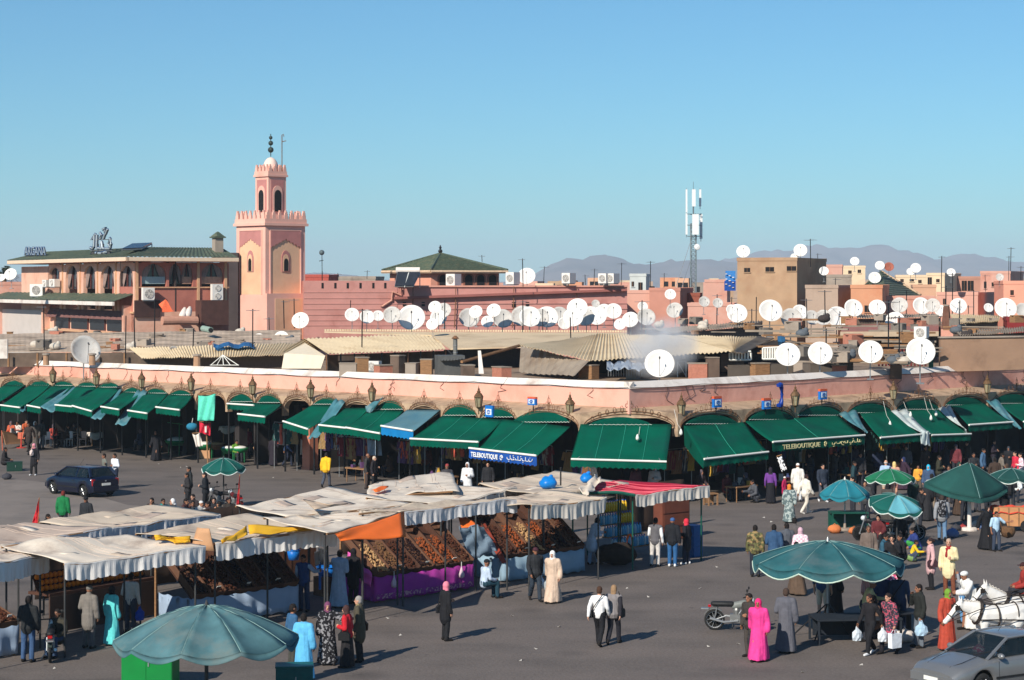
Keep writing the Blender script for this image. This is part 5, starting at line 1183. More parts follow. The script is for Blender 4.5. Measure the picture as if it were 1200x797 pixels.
# loose clutter lying on the sheds
def clutter(n, x0, x1, y0, y1, Y, seed):
 random.seed(seed)
 for i in range(n):
  x, y=random.uniform(x0, x1), random.uniform(y0, y1);yy=Y+(y1-y)/(y1-y0)*14;p=P(x, y, yy);k=random.random();zone='on the weathered roof below the '+('cafe' if x < 180 else 'minaret') if x < 400 else 'near the '+('smoke' if x < 900 else 'first front dish' if x < 942 else 'second front dish' if x < 990 else 'third front dish' if x < 1050 else 'largest right hand dish' if x < 1105 else 'cracked tan wall');gz='left weathered roof' if x < 400 else 'right hand roofs'
  if k < .55:
   L=random.uniform(1,3.2);a=random.uniform(-.5,.5);d=Vector((math.cos(a), math.sin(a), random.uniform(-.06,.06)))*L/2;mb=MB();mb.box(p, (L, random.uniform(.1,.3), random.uniform(.05,.12)), a)
   tag(obj('plank', mb, WOOD if i % 2 else GREYC),('long ' if L > 2 else 'short ')+('brown' if i % 2 else 'grey')+' plank lying loose '+zone, 'plank', 'loose planks on the %s' % gz)
  elif k < .9:
   mb=MB();s_=random.uniform(.3,.7);mb.box(p+UP( s_*.3),(s_*1.3, s_, s_*.8), random.uniform(0,3));mb.box(p+UP( s_*.72),(s_*1.36, s_*1.06, s_*.1), 0)
   tag(obj('crate', mb, [CONC, WOOD, MC((176,116,96)), MC((120,112,104))][i % 4]),('grey', 'wooden', 'pinkish', 'dark')[i % 4]+' crate dumped '+zone, 'crate', 'dumped crates on the %s' % gz)
  else:
   mb=MB();mb.smooth=True;mb.ball(p+UP(.12), .3,9,6,(1.3,1,.8));mb.ball(p+Vector((.2,0,.3)), .16,8,5)
   tag(obj('bundle', mb, [MC((196,186,172)), MC((60,52,50)), MC((92,98,104))][i % 3]),('cream', 'black', 'grey')[i % 3]+' cloth bundle lying '+zone, 'bundle', 'bundles on the %s' % gz)
clutter(60,10,345,390,411,127,3);clutter(80,900,1105,374,426,106,8);clutter(16,1110,1195,376,395,118,9);clutter(14,760,900,378,392,131,11)
t=thing('blue_tarpaulin', 'torn blue plastic lying on the cream sheet left of the gable', 'tarpaulin');rows=[[P(250+i*6,405+2*math.sin(i*1.7)+j*2.2,123-j*.6)+UP(.12) for i in range(9)] for j in range(3)]
mb=MB();mb.grid(rows, .02);obj('sheet', mb, MC((36,92,140)), t);mb=MB();mb.cap(P(256,408,122), P(262,409,122), .2,.1);obj('fold', mb, MC((36,92,140)), t)
for i, (x, w_, h_, m) in enumerate([(408,.9,.8,0),(424,.6,1.1,1),(452,1.1,.7,2),(466,.5,1.2,3),(485,.9,.8,0),(500,.7,1.0,1),(548,.8,.7,3),(588,1.0,.6,2),(690,.9,.7,1),(742,.6,.9,0),(818,1.0,.8,2),(835,.6,1.1,3),(890,.9,.8,1),(940,.7,.9,0),(985,.9,.7,2),(1050,.8,1.0,3)]):
 q=P(x, 440,108);t=thing('storage_box', '%s storage box on the arcade roof, %s along the coping from the left' % (('grey', 'wooden', 'pinkish', 'brown')[m], NTH[i]), 'box', Vector((q.x, q.y, 4.96)), .3*i, 'boxes along the coping');mb=MB();mb.box((0,0, h_/2),(w_, .6, h_));obj('body', mb, [CONC, WOOD, MC((176,116,96)), M('shed_dark', srgb(108,90,78))][m], t);mb=MB();mb.box((.02,0, h_+.03),(w_*1.08,.66,.05));obj('lid', mb, GREYC, t)
t=thing('fallen_pipe', 'pale green pipe section lying at the foot of the cafe plinth', 'pipe');mb=MB();mb.tube([P(238,385,134), P(247,387,133)], .2,10);obj('tube', mb, MC((140,160,148)), t);mb=MB();mb.tube([P(247,387,133), P(247.3,387,132.95)], .15,10);obj('bore', mb, VOID, t)
# ================================================================ people: one continuous body per pose, clothes over it
_scratch=bpy.data.scenes.new('scratch')
def fuse(mb, vox, it=3, fac=.5):
 """melt overlapping closed pieces into one continuous smooth surface"""
 me=mb.mesh('tmp');o=bpy.data.objects.new('tmp', me);_scratch.collection.objects.link(o)
 m=o.modifiers.new('r', 'REMESH');m.mode='VOXEL';m.voxel_size=vox
 s=o.modifiers.new('s', 'SMOOTH');s.iterations=it;s.factor=fac
 vl=_scratch.view_layers[0];vl.update();dg=vl.depsgraph
 out=bpy.data.meshes.new_from_object(o.evaluated_get(dg), depsgraph=dg)
 bpy.data.objects.remove(o);bpy.data.meshes.remove(me)
 out.polygons.foreach_set('use_smooth', [True]*len(out.polygons));return out
LEG={'straight': ((.10,.02,.50),(.10,-.02,.08)), 'apart': ((.13,.05,.50),(.15,.03,.08)), 'fwd': ((.09,.17,.53),(.09,.22,.09)), 'back': ((.09,.0,.49),(.09,-.26,.14)), 'sit': ((.12,.42,.5),(.12,.42,.08)), 'crouch': ((.15,.33,.5),(.12,.06,.08))}
ARM={'down': ((.06,-.03,-.29),(.07,.04,-.53)), 'swf': ((.05,.05,-.29),(.03,.24,-.49)), 'swb': ((.06,-.16,-.25),(.07,-.2,-.5)), 'bent': ((.06,-.03,-.28),(-.07,.2,-.25)), 'face': ((.08,.12,-.23),(-.09,.17,.03)), 'fwd': ((.05,.2,-.2),(.0,.45,-.14)),
    'out': ((.2,.05,-.16),(.42,.16,-.12)), 'lap': ((.05,.06,-.27),(-.03,.3,-.32)), 'up': ((.2,.04,.03),(.1,.1,.27)), 'pocket': ((.1,-.1,-.26),(.05,.02,-.46)), 'fold': ((.06,.02,-.28),(-.2,.2,-.2))}
POSE={'stand': (0,.93, 'straight', 'straight', 'down', 'down'), 'hold': (.03,.93, 'apart', 'straight', 'bent', 'down'), 'fold': (0,.93, 'straight', 'apart', 'fold', 'bent'), 'walk': (.05,.9, 'fwd', 'back', 'swb', 'swf'), 'walk2': (.05,.9, 'back', 'fwd', 'down', 'swb'), 'face': (.02,.93, 'straight', 'apart', 'down', 'face'),
  'reach': (.12,.92, 'straight', 'apart', 'fwd', 'bent'), 'out': (.05,.93, 'apart', 'straight', 'out', 'down'), 'sit': (.15,.48, 'sit', 'sit', 'lap', 'lap'), 'sitface': (.2,.48, 'sit', 'sit', 'face', 'lap'), 'crouch': (.35,.3, 'crouch', 'crouch', 'lap', 'fwd'), 'bend': (.75,.9, 'straight', 'apart', 'fwd', 'down'), 'lean': (.4,.91, 'straight', 'fwd', 'fwd', 'bent'), 'up': (.03,.93, 'straight', 'apart', 'up', 'face')}
_J={}
def joints(pose):
 if pose in _J: return _J[pose]
 lean, hz, lL, lR, aL, aR=POSE[pose];Rm=Matrix.Rotation(-lean, 3, 'X');pel=UP( hz)
 if pose in ('bend',): pel=Vector((0,-.1, hz))
 up=lambda v: pel+Rm @ Vector(v)
 J={'pel': pel, 'waist': up((0,0,.17)), 'chest': up((0,.005,.40)), 'neck': up((0,.0,.52)), 'R': Matrix.Rotation(-lean*.45,3, 'X')}
 J['head']=J['neck']+J['R'] @ Vector((0,.022,.135))
 for s, lg, ar in ((-1, lL, aL),(1, lR, aR)):
  k, a=LEG[lg];h=Vector((s*.09, pel.y, hz));J['hip', s]=h;J['kn', s]=Vector((s*k[0], k[1]+pel.y*.4, k[2]));J['an', s]=Vector((s*a[0], a[1], a[2]))
  tz=-.05 if lg != 'back' else -.12;J['toe', s]=J['an', s]+Vector((s*.02,.15 if lg != 'back' else .10, tz))
  sh=up((s*.185,0,.455));J['sh', s]=sh;e, w=ARM[ar];J['el', s]=sh+Rm.lerp(Matrix.Identity(3), .4) @ Vector((s*e[0], e[1], e[2]));J['wr', s]=sh+Rm.lerp(Matrix.Identity(3), .4) @ Vector((s*w[0], w[1], w[2]))
 _J[pose]=J;return J
def hand(mb, w, el, s):
 d=(w-el).normalized();inn=Vector((-s, .15,0));inn=(inn-d*inn.dot(d)).normalized();f=d.cross(inn)*s
 if f.y < 0 and abs(f.y) > .3: f=-f
 mb.cap(w-d*.02, w+d*.03,.027,.03);mb.cap(w+d*.03-f*.018, w+d*.075-f*.02,.02,.017);mb.cap(w+d*.03+f*.018, w+d*.08+f*.02,.02,.017)
 for i, L in enumerate((.062,.075,.07,.052)):
  o=f*(1.5-i)*.0225;a=w+d*.075+o;b=a+d*L*.55+inn*.012+o*.12;c=b+d*L*.35+inn*L*.42;mb.cap(a, b, .0105,.0098, n=6);mb.cap(b, c, .0098,.0085, n=6)
 a=w+d*.02+f*.03;b=a+d*.035+f*.025+inn*.015;mb.cap(a, b, .0125,.0115, n=6);mb.cap(b, b+d*.035+f*.004+inn*.016,.0115,.0095, n=6)
_BODY={}
def body_mesh(pose):
 if pose in _BODY: return _BODY[pose]
 J=joints(pose);mb=MB();c=mb.cap
 c(J['pel'], J['waist'], .125,.115,1.12,.82);c(J['waist'], J['chest'], .115,.13,1.15,.8);c(J['chest'], J['neck'], .12,.06,1.15,.8);c(J['neck'], J['head'], .052,.05)
 for s in (-1,1):
  c(J['neck']-UP(.04), J['sh', s], .06,.055);c(J['sh', s], J['el', s], .05,.04);c(J['el', s], J['wr', s], .04,.027);hand(mb, J['wr', s], J['el', s], s)
  c(J['hip', s], J['kn', s], .085,.056);c(J['kn', s], J['kn', s].lerp(J['an', s], .35), .055,.057);c(J['kn', s].lerp(J['an', s], .35), J['an', s], .056,.036);c(J['an', s]-Vector((0,.03,.02)), J['toe', s], .036,.03)
 Rh, h=J['R'], J['head'];q=lambda x, y, z: h+Rh @ Vector((x, y, z))
 mb.ball(q(0,0,.012), 1,16,12,(.075,.093,.104), Rh);mb.ball(q(0,.03,-.055), 1,12,8,(.054,.062,.06), Rh);mb.ball(q(0,.055,-.088), .027,8,6)
 c(q(0,.085,.012), q(0,.107,-.022), .011,.016, n=8);c(q(-.012,.092,-.026), q(.012,.092,-.026), .011,.011, n=6);c(q(-.03,.082,.03), q(.03,.082,.03), .014,.014, n=6)
 for s in (-1,1): mb.ball(q(s*.078,-.008,-.002), 1,8,6,(.012,.022,.033), Rh)
 me=fuse(mb, .0115,2);n=len(me.polygons);cen=np.empty(n*3, np.float32);me.polygons.foreach_get('center', cen);cen=cen.reshape(-1,3)
 loc=(cen-np.array(h))@np.array(Rh);idx=np.zeros(n, np.int32)
 for s in (-1,1): idx[(np.abs(loc[:, 0]-s*.031) < .016) & (np.abs(loc[:, 2]-.006) < .010) & (loc[:, 1] > .05)]=1
 for s in (-1,1): idx[(np.abs(loc[:, 0]-s*.033) < .022) & (np.abs(loc[:, 2]-.034) < .006) & (loc[:, 1] > .05)]=1
 idx[(np.abs(loc[:, 0]) < .024) & (np.abs(loc[:, 2]+.058) < .007) & (loc[:, 1] > .05)]=2
 for k in range(3): me.materials.append(None)
 me.polygons.foreach_set('material_index', idx);me.update();_BODY[pose]=me;return me
_GAR={}
def garment(kind, pose):
 key=(kind, pose)
 if key in _GAR: return _GAR[key]
 J=joints(pose);mb=MB();c=mb.cap;sit=pose in ('sit', 'sitface', 'crouch');v=.02
 def sleeves(r0, r1, upto=1.0):
  for s in (-1,1):
   c(J['sh', s], J['el', s], r0, r0*.86)
   if upto > .5: c(J['el', s], J['el', s].lerp(J['wr', s], upto), r0*.86, r1)
 def torso(ex, low):
  c(J['chest'], J['waist'], .15+ex, .137+ex, 1.18,.8);c(J['waist'], J['pel'].lerp(J['waist'], -.05), .137+ex, .142+ex, 1.14,.84);c(J['chest']+UP(.02), J['neck']-UP(.035), .13+ex, .07,1.15,.8)
  for s in (-1,1): c(J['neck']-UP(.055), J['sh', s], .068+ex*.5,.064+ex*.5)
  if low: c(J['pel'], J['pel']-UP( low) if not sit else J['pel']+Vector((0,.1,-.02)), .15+ex, .155+ex, 1.15,.9 if 'walk' not in pose else 1.15)
 if kind == 'shirt': torso(0,0);sleeves(.066,.046)
 elif kind == 'tee': torso(0,0);sleeves(.068,.05,.2)
 elif kind == 'jacket': torso(.022,.05);sleeves(.078,.058);c(J['neck']-Vector((0,.0,.03)), J['neck']+Vector((0,-.01,.02)), .085,.078)
 elif kind == 'coat': torso(.022,.3);sleeves(.078,.058);c(J['neck']-Vector((0,.0,.03)), J['neck']+Vector((0,-.01,.02)), .085,.078)
 elif kind == 'vest': torso(.015,.03);
 elif kind == 'trousers' or kind == 'shorts':
  c(J['pel'], J['pel']+UP(.06), .142,.138,1.12,.82)
  for s in (-1,1):
   c(J['hip', s], J['kn', s], .1,.074)
   if kind == 'trousers': c(J['kn', s], J['an', s]+UP(.0), .074,.062)
 elif kind == 'skirt':
  c(J['pel']+UP(.05), J['pel'], .145,.155,1.1,.86)
  if sit:
   for s in (-1,1): c(J['hip', s], J['kn', s], .13,.11);c(J['kn', s], J['an', s]+UP(.06), .11,.1)
   c(J['kn', 1], J['kn', -1], .1,.1)
  else:
   f=1.9 if 'walk' in pose else 1;prof=[(.01,.05),(.24,.05),(.235,.12),(.2,.5),(.16,.9),(.01,.95)];mb2=MB();mb2.lathe(prof, 28,(0,0,0), None, 1.05,.85);mb2.v=[(x, y*(1+(f-1)*max(0,1-z/.8)), z) for x, y, z in mb2.v]
   mb.add([(x*(1+.07*math.sin(7*math.atan2(y, x))*(1-z)), y*(1+.07*math.sin(7*math.atan2(y, x))*(1-z)), z) for x, y, z in mb2.v], mb2.f)
 elif kind == 'robe':
  torso(.03,0);sleeves(.088,.085,.93)
  if sit:
   for s in (-1,1): c(J['hip', s], J['kn', s], .14,.12);c(J['kn', s], J['an', s]+Vector((0,.02,.04)), .12,.11)
   c(J['kn', 1], J['kn', -1], .11,.11)
  else:
   f=1.95 if 'walk' in pose else 1;prof=[(.01,.06),(.26,.06),(.255,.14),(.215,.5),(.178,.9),(.165,1.15),(.01,1.2)];mb2=MB();mb2.lathe(prof, 32,(0, J['pel'].y*.5,0), None, 1.08,.84);mb2.v=[(x, y*(1+(f-1)*max(0,1-z/.8)), z) for x, y, z in mb2.v]
   mb.add([(x*(1+.06*math.sin(8*math.atan2(y, x))*(1.1-z)), y*(1+.06*math.sin(8*math.atan2(y, x))*(1.1-z)), z) for x, y, z in mb2.v], mb2.f)
 elif kind == 'shoe-1' or kind == 'shoe1':
  s=int(kind[4:]);c(J['an', s]+Vector((0,-.045,-.035)), J['toe', s]+Vector((0,.01,.0)), .046,.04);c(J['an', s]+Vector((0,-.02,.02)), J['an', s]+Vector((0,-.03,-.03)), .046,.048);v=.014
 _GAR[key]=me=fuse(mb, v, 3)
 if 'shoe' not in kind:                     # folds and creases
  n=len(me.vertices);co=np.empty(n*3, np.float32);no=np.empty(n*3, np.float32);me.vertices.foreach_get('co', co);me.vertices.foreach_get('normal', no);c3=co.reshape(-1,3);ph=len(_GAR)
  th=np.arctan2(c3[:, 1], c3[:, 0]);a=.003*(1+np.sin(th*11+c3[:, 2]*4+ph))+.002*(1+np.sin(th*19-c3[:, 2]*7+ph))
  me.vertices.foreach_set('co', (c3+no.reshape(-1,3)*a[:, None]).ravel());me.update()
 me.materials.append(None);return me
_HD={}
def headwear(kind):
 if kind in _HD: return _HD[kind]
 mb=MB();b=mb.ball;c=mb.cap
 if kind == 'hair': b((0,-.012,.035), 1,14,10,(.085,.097,.098));b((0,-.03,-.01), 1,12,8,(.084,.08,.085))
 elif kind == 'bald': b((0,-.03,-.012), 1,12,8,(.082,.078,.055))
 elif kind == 'longhair': b((0,-.012,.035), 1,14,10,(.09,.1,.1));b((0,-.035,-.02), 1,12,8,(.092,.085,.1));c((0,-.06,-.05),(0,-.075,-.24), .08,.06,1.1,.6)
 elif kind == 'bun': b((0,-.012,.035), 1,14,10,(.086,.098,.098));b((0,-.03,-.01), 1,12,8,(.085,.08,.085));b((0,-.12,.03), .05)
 elif kind == 'scarf': b((0,-.014,.02), 1,16,12,(.098,.104,.125));b((0,-.02,-.07), 1,12,8,(.095,.095,.09));c((0,-.02,-.12),(0,-.02,-.19), .1,.135,1.15,.8);c((0,.05,-.13),(.03,.075,-.26), .06,.05,1,.6)
 elif kind == 'hood': b((0,-.03,.02), 1,14,10,(.1,.105,.13));c((0,-.07,-.08),(0,-.1,-.2), .09,.07)
 elif kind == 'hooddown': c((0,-.06,-.15),(0,-.12,-.24), .085,.06,1.2,.8)
 elif kind == 'cap': b((0,-.005,.045), 1,14,10,(.09,.1,.078));mb.box((0,.125,.045),(.13,.1,.014))
 elif kind == 'skullcap': b((0,-.008,.055), 1,14,10,(.085,.093,.07))
 elif kind == 'beanie': b((0,-.012,.05), 1,14,10,(.09,.1,.09))
 elif kind == 'turban': b((0,-.008,.06), 1,14,10,(.11,.118,.075))
 elif kind == 'wrapscarf': c((0,-.01,-.135),(0,.01,-.19), .085,.11,1.2,.9);c((.04,.07,-.18),(.06,.1,-.4), .045,.04)
 _HD[kind]=me=fuse(mb, .012,2);me.materials.append(None);return me
SKIN=[srgb(176,126,98), srgb(146,100,76), srgb(202,152,126), srgb(110,76,58)]
SKM=[M('skin_%s' % n, c, .6,.08,20) for n, c in zip(('warm', 'brown', 'fair', 'dark'), SKIN)]
EYE=M('eye_dark', (.03,.02,.018), .4);LIP=M('lip_rose', srgb(140,76,70), .6)
HAIRC={'k': (28,22,20), 'g': (150,144,138), 'w': (200,196,190), 'b': (196,160,104), 'br': (72,48,34)}
def cm(c): return c if isinstance(c, bpy.types.Material) else MC(c)
def part_of(t, nm, me, mat, loc=None, rot=None):
 o=bpy.data.objects.new(nm, me);COL.objects.link(o);o.parent=t
 ms=mat if isinstance(mat, (list, tuple)) and isinstance(mat[0], bpy.types.Material) else [cm(mat)]
 for i, m in enumerate(ms): o.material_slots[i].link='OBJECT';o.material_slots[i].material=m
 if loc is not None: o.location=loc
 if rot is not None: o.rotation_euler=rot.to_euler()
 return o
NP=0
def person(px, py, label, pose='stand', face=180, top=('jacket', (40,40,44)), bottom=('trousers', (44,46,54)), head=('hair', (28,22,20)), skin=0, shoe=(30,26,24), h=1.74, extra=(), z=0, at=None, group=None):
 """px, py: where the feet stand;face: 0 away from the viewer, 90 right, 180 towards, 270 left"""
 g=at if at is not None else G(px, py, z);t=thing('person', label, 'person', g, -R(face), group);s=h/1.72;t.scale=(s, s, s)
 J=joints(pose)
 part_of(t, 'body', body_mesh(pose), [SKM[skin], EYE, LIP])
 if top: part_of(t, {'tee': 'shirt'}.get(top[0], top[0]), garment(top[0], pose), top[1])
 if top and len(top) > 2: part_of(t, 'shirt', garment('shirt', pose), top[2])
 if bottom: part_of(t, bottom[0], garment(bottom[0], pose), bottom[1])
 for k in ('shoe-1', 'shoe1'):
  if shoe: part_of(t, 'shoe', garment(k, pose), shoe)
 for hd in ([head] if isinstance(head[0], str) else head): part_of(t, {'scarf': 'headscarf', 'longhair': 'hair', 'bun': 'hair', 'bald': 'hair', 'hooddown': 'hood', 'wrapscarf': 'scarf'}.get(hd[0], hd[0]), headwear(hd[0]), hd[1], J['head'], J['R'])
 mw=Matrix.Translation(g) @ Matrix.Rotation(-R(face), 4, 'Z') @ Matrix.Diagonal((s, s, s, 1))
 for e in extra: accessory(e, mw, J, -R(face), s, label)
 return t
def bag_mesh(kind):
 mb=MB()
 if kind == 'plastic':
  prof=[(.02,-.30),(.14,-.29),(.17,-.2),(.15,-.08),(.06,.0),(.035,.06)];m2=MB();m2.lathe(prof, 14,(0,0,0), None, 1,.6)
  mb.add([(x*(1+.12*math.sin(5*math.atan2(y, x)+z*30)), y*(1+.14*math.sin(4*math.atan2(y, x)+z*22)), z) for x, y, z in m2.v], m2.f);mb.smooth=True
  for s in (-1,1): mb.tube([(s*.06,0,-.02),(s*.03,0,.07),(0,0,.1)], .012,5)
 elif kind == 'paper':
  mb.add([(x*(.17+.02*(z > 0)), y*.075,-.42 if z < 0 else -.04+.015*x) for z in (-1,1) for y in (-1,1) for x in (-1,0,1)], [(0,2,5,3),(0,6,8,2),(3,5,11,9),(0,3,9,6),(2,8,11,5)])
  for s in (-1,1): mb.tube([(-.07, s*.07,-.04),(-.03, s*.03,.05),(.03, s*.03,.05),(.07, s*.07,-.04)], .008,5)
 elif kind == 'handbag':
  mb.prism([(-.17,-.06,-.24),(.17,-.06,-.24),(.19,-.05,-.1),(.13,-.03,-.02),(-.13,-.03,-.02),(-.19,-.05,-.1)], Vector((0,.12,0)))
  for s in (-.04,.04): mb.tube([(-.1, s, -.03),(-.06, s, .13),(.06, s, .13),(.1, s, -.03)], .012,5)
 elif kind == 'backpack':
  mb.cap((0,-.2,1.36),(0,-.21,1.05), .13,.16,1,.55);mb.cap((0,-.28,1.2),(0,-.28,1.05), .09,.1,1.1,.4)
  for s in (-1,1): mb.tube([(s*.11,-.15,1.05),(s*.15,.02,1.2),(s*.13,.07,1.36),(s*.11,-.02,1.5),(s*.1,-.14,1.42)], .022,5)
 elif kind == 'shoulderbag':
  mb.prism([(.2,-.16,.78),(.2,.16,.78),(.2,.17,.95),(.2,.1,1.02),(.2,-.1,1.02),(.2,-.17,.95)], Vector((.1,0,0)))
  mb.tube([(.25,-.1,1.0),(.22,-.06,1.25),(.15,0,1.5),(.22,.06,1.25),(.25,.1,1.0)], .014,5)
 elif kind == 'sling':
  mb.prism([(.17,-.14,.8),(.17,.14,.8),(.17,.14,.98),(.17,-.14,.98)], Vector((.09,0,0)))
  mb.tube([(.2,-.12,.97),(.05,-.165,1.2),(-.14,-.1,1.47),(-.14,.06,1.46),(.04,.165,1.2),(.2,.12,.97)], .014,5)
 return mb
_BAG={}
def accessory(e, mw, J, rz, s, who):
 kind, col, label=e[0], e[1], e[2];side=e[3] if len(e) > 3 else 1
 if kind not in _BAG: _BAG[kind]=bag_mesh(kind).mesh(kind, [None])
 nm={'plastic': 'plastic_bag', 'paper': 'shopping_bag', 'shoulderbag': 'shoulder_bag', 'sling': 'shoulder_bag'}.get(kind, kind)
 o=bpy.data.objects.new(nm, _BAG[kind]);COL.objects.link(o);o.material_slots[0].link='OBJECT';o.material_slots[0].material=cm(col);tag(o, label, 'bag')
 if kind in ('plastic', 'paper', 'handbag'):
  w=J['wr', side];d=(w-J['el', side]).normalized();p=mw @ (w+d*.09+UP(-.09));o.location=p;o.rotation_euler=(0,0, rz+1.5);o.scale=(s*1.05,)*3
 else:
  o.location=mw.translation;o.rotation_euler=(0,0, rz);o.scale=(s*(-1 if side < 0 else 1), s, s)
# ================================================================ market stalls in the square
random.seed(12)
CAN1=M('canvas_white', srgb(222,208,190), .9,.08,1.2, bump=.6, bscale=4, dirt=srgb(168,152,138), dscale=.9)
CAN2=M('canvas_beige', srgb(208,190,168), .9,.09,1.0, bump=.6, bscale=4, dirt=srgb(156,138,124), dscale=.8)
CAN3=M('canvas_old', srgb(190,170,154), .9,.1,1.0, bump=.6, bscale=3, dirt=srgb(150,130,116), dscale=.8)
VALW=M('valance_white', srgb(216,212,208), .85,.06,2, bump=.3, bscale=6)
VALB=M('valance_bluegrey', srgb(206,203,202), .85,.08,2, bump=.3)
VALT=M('valance_stone', srgb(206,198,188), .85,.06,2, bump=.3)
POSTM=M('stall_post', srgb(60,60,60), .7,.3,4)
GPOST=MC((20,84,70), .6, 'paint')
SD=Vector((.74,.672,0));SN=Vector((.672,-.74,0))
def q3(s): return G(s[0], s[1], s[2])
def canvas(par, bl, br, fr, fl, mat, sag=.16, nm='canvas_roof', nu=26, nv=14, peak=0, wr=1.0):
 a, b, c, d=[q3(x) if len(x) == 3 and not isinstance(x, Vector) else x for x in (bl, br, fr, fl)];sd=random.uniform(0,60);rows=[]
 for j in range(nv+1):
  v=j/nv;row=[]
  for i in range(nu+1):
   u=i/nu;q=a.lerp(b, u).lerp(d.lerp(c, u), v)
   z=-sag*(4*u*(1-u))*(4*v*(1-v))+wr*(.012*math.sin(u*17+v*5+sd)*(.4+v)+.008*math.sin(u*31-v*9+sd)+.03*math.sin(v*6+u*4+sd*2)+.045*abs(math.sin(u*9.5+sd)))
   z += .06*noise.noise(Vector((q.x*.8, q.y*.8, sd)))*wr
   z += peak*max(0,1-((u-.35)**2+(v-.15)**2)*9)
   row.append(q+Vector((.03*math.sin(v*9+sd), .03*math.sin(u*11+sd), z)))
  rows.append(row)
 mb=MB();mb.grid(rows, .015);return obj(nm, mb, mat, par, smooth=True), rows
def stall(label, bl, br, fr, fl, mat, val=None, vh=.42, sag=.16, post=POSTM, posts=True, vedge='f', peak=0, seam=True):
 t=thing('market_stall', label, 'market stall', (0,0,0), 0, 'canvas roofed stalls in the square')
 o, rows=canvas(t, bl, br, fr, fl, mat, sag, peak=peak)
 if val:
  e=rows[-1] if 'f' in vedge else [r[0] for r in rows]
  hang(t, e, vh, val)
  if 's' in vedge: hang(t, [r[-1] for r in rows][::-1], vh*.9, val)
 n, m=len(rows)-1, len(rows[0])-1
 mb=MB();mb.tube([p+UP(-.03) for p in (rows[-1][::4])], .03,5);mb.tube([p+UP(-.03) for p in (rows[0][::4])], .03,5);obj('rail', mb, WOOD, t)
 if posts:
  for (j, i) in ((n, 1),(n, m-1),(0,1),(0, m-1)):
   p=rows[j][i]-SN*.25*(1 if j else 0);mb=MB();mb.tube([Vector((p.x, p.y, 0)), Vector((p.x, p.y, p.z-.04))], .03,6);obj('post', mb, post, t)
 for _ in range(4):                           # sewn on patches
  i, j, w_, h_=random.randrange(1, m-7), random.randrange(0, n-4), random.randrange(3,7), random.randrange(2,5);mb=MB();mb.grid([[rows[j+b][i+a]+UP(.014) for a in range(w_)] for b in range(h_)], .006);obj('patch', mb, random.choice([CAN1, CAN2, CAN3]) if seam else mat, t, smooth=True)
 if seam:
  for _ in range(5):
   i=random.randrange(2, m-1);mb=MB();mb.tube([r[min(m, max(0, i+(k//6)))]+UP(.012) for k, r in enumerate(rows)], .013,4);obj('seam', mb, CAN3, t)
 return t, rows
def hang(t, edge, h, mat, scal=.34):
 pts=[]
 for i in range(len(edge)-1):
  for k in range(4): pts.append(edge[i].lerp(edge[i+1], k/4))
 pts.append(edge[-1]);L=(edge[-1]-edge[0]).length;K=max(3, round(L/scal));rows=[[], [], [], []];sd=random.uniform(0,30);dr=(edge[-1]-edge[0]).normalized();nn=Vector((dr.y, -dr.x, 0))
 if nn.y > 0: nn=-nn
 for i, p in enumerate(pts):
  u=i/(len(pts)-1);sc=abs(math.sin(math.pi*u*K));hh=h*(1+.05*math.sin(u*7+sd))*(.9+.1*sc**.5);o=nn*(.018*math.sin(u*L*13+sd)+.022*math.sin(u*L*5+sd)+.012*math.sin(u*L*29))
  rows[0].append(p);rows[1].append(p+UP(-.012)+nn*.015);rows[2].append(p+UP(-hh*.5)+o+nn*.012);rows[3].append(p+UP(-hh)+o*1.4+nn*.01)
 mb=MB();mb.grid(rows, .012);return obj('valance', mb, mat, t, smooth=False)
# roofs, from the back row to the front
stall('long beige canvas roof furthest back at left, beside the crouching crowd', (46,613,2.80),(182,592,2.80),(258,603,2.70),(128,622,2.70), CAN2, VALB, .4,.1)
stall('dull beige canvas roof at the left edge behind the front stall', (-70,628,2.80),(42,613.5,2.80),(130,621,2.75),(-20,644,2.70), CAN3, VALB, .42,.1)
tB, rB=stall('stall with pale grey valance and yellow cloth under its roof edge', (158,626,2.85),(292,604,2.85),(396,621.5,2.62),(253,637,2.62), CAN2, VALW, .5,.12)
tA, rA=stall('big white canvas stall at lower left with people shaded beneath', (0,642,2.80),(150,629,2.80),(242,642,2.57),(76,662,2.52), CAN1, VALW, .45,.1, peak=.25)
tA0, rA0=stall('white canvas stall cut by the left edge of the picture', (-70,652,2.75),(25,637,2.75),(56,648,2.62),(-50,678,2.57), CAN1, VALW, .5,.08)
stall('torn white canvas roof in the middle with black crates under its front', (275,596,2.80),(385,572,2.80),(482,591,2.75),(335,606,2.70), CAN1, CAN1,.3,.15)
stall('white sheet roof with an orange scrap, furthest back in the middle', (432,569,2.80),(530,553.5,2.90),(538,577,2.80),(430,585,2.70), CAN1, None, .3,.05, posts=True)
stall('broad white sheet roof right behind the orange flap stall', (428,584,2.80),(500,569,2.80),(606,573,2.75),(520,593,2.70), CAN1, CAN1,.25,.12)
tM3, rM3=stall('beige canvas roof carrying blue plastic bundles', (560,569,2.80),(650,552.5,2.90),(737,567,2.80),(640,583,2.75), CAN2, CAN1,.25,.1)
stall('cream roof left of the purple cloth stall, with orange flap at front', (310,608,3.00),(430,601,3.00),(474,600,2.90),(382,627,2.80), CAN1, None, .3,.08)
tC, rC=stall('stall with bluish valance above the purple cloth', (420,602,3.05),(525,588,3.05),(606,586,2.95),(474,600.5,2.95), CAN2, VALB, .42,.1)
tD, rD=stall('dried fruit stall with stone coloured wavy valance', (555,590,2.85),(640,576,2.85),(710,584,2.75),(622,595,2.75), CAN2, VALT, .5,.1)
RED=pattern('red_striped_canopy', srgb(192,34,62), srgb(212,86,98), 'stripe', 1.5)
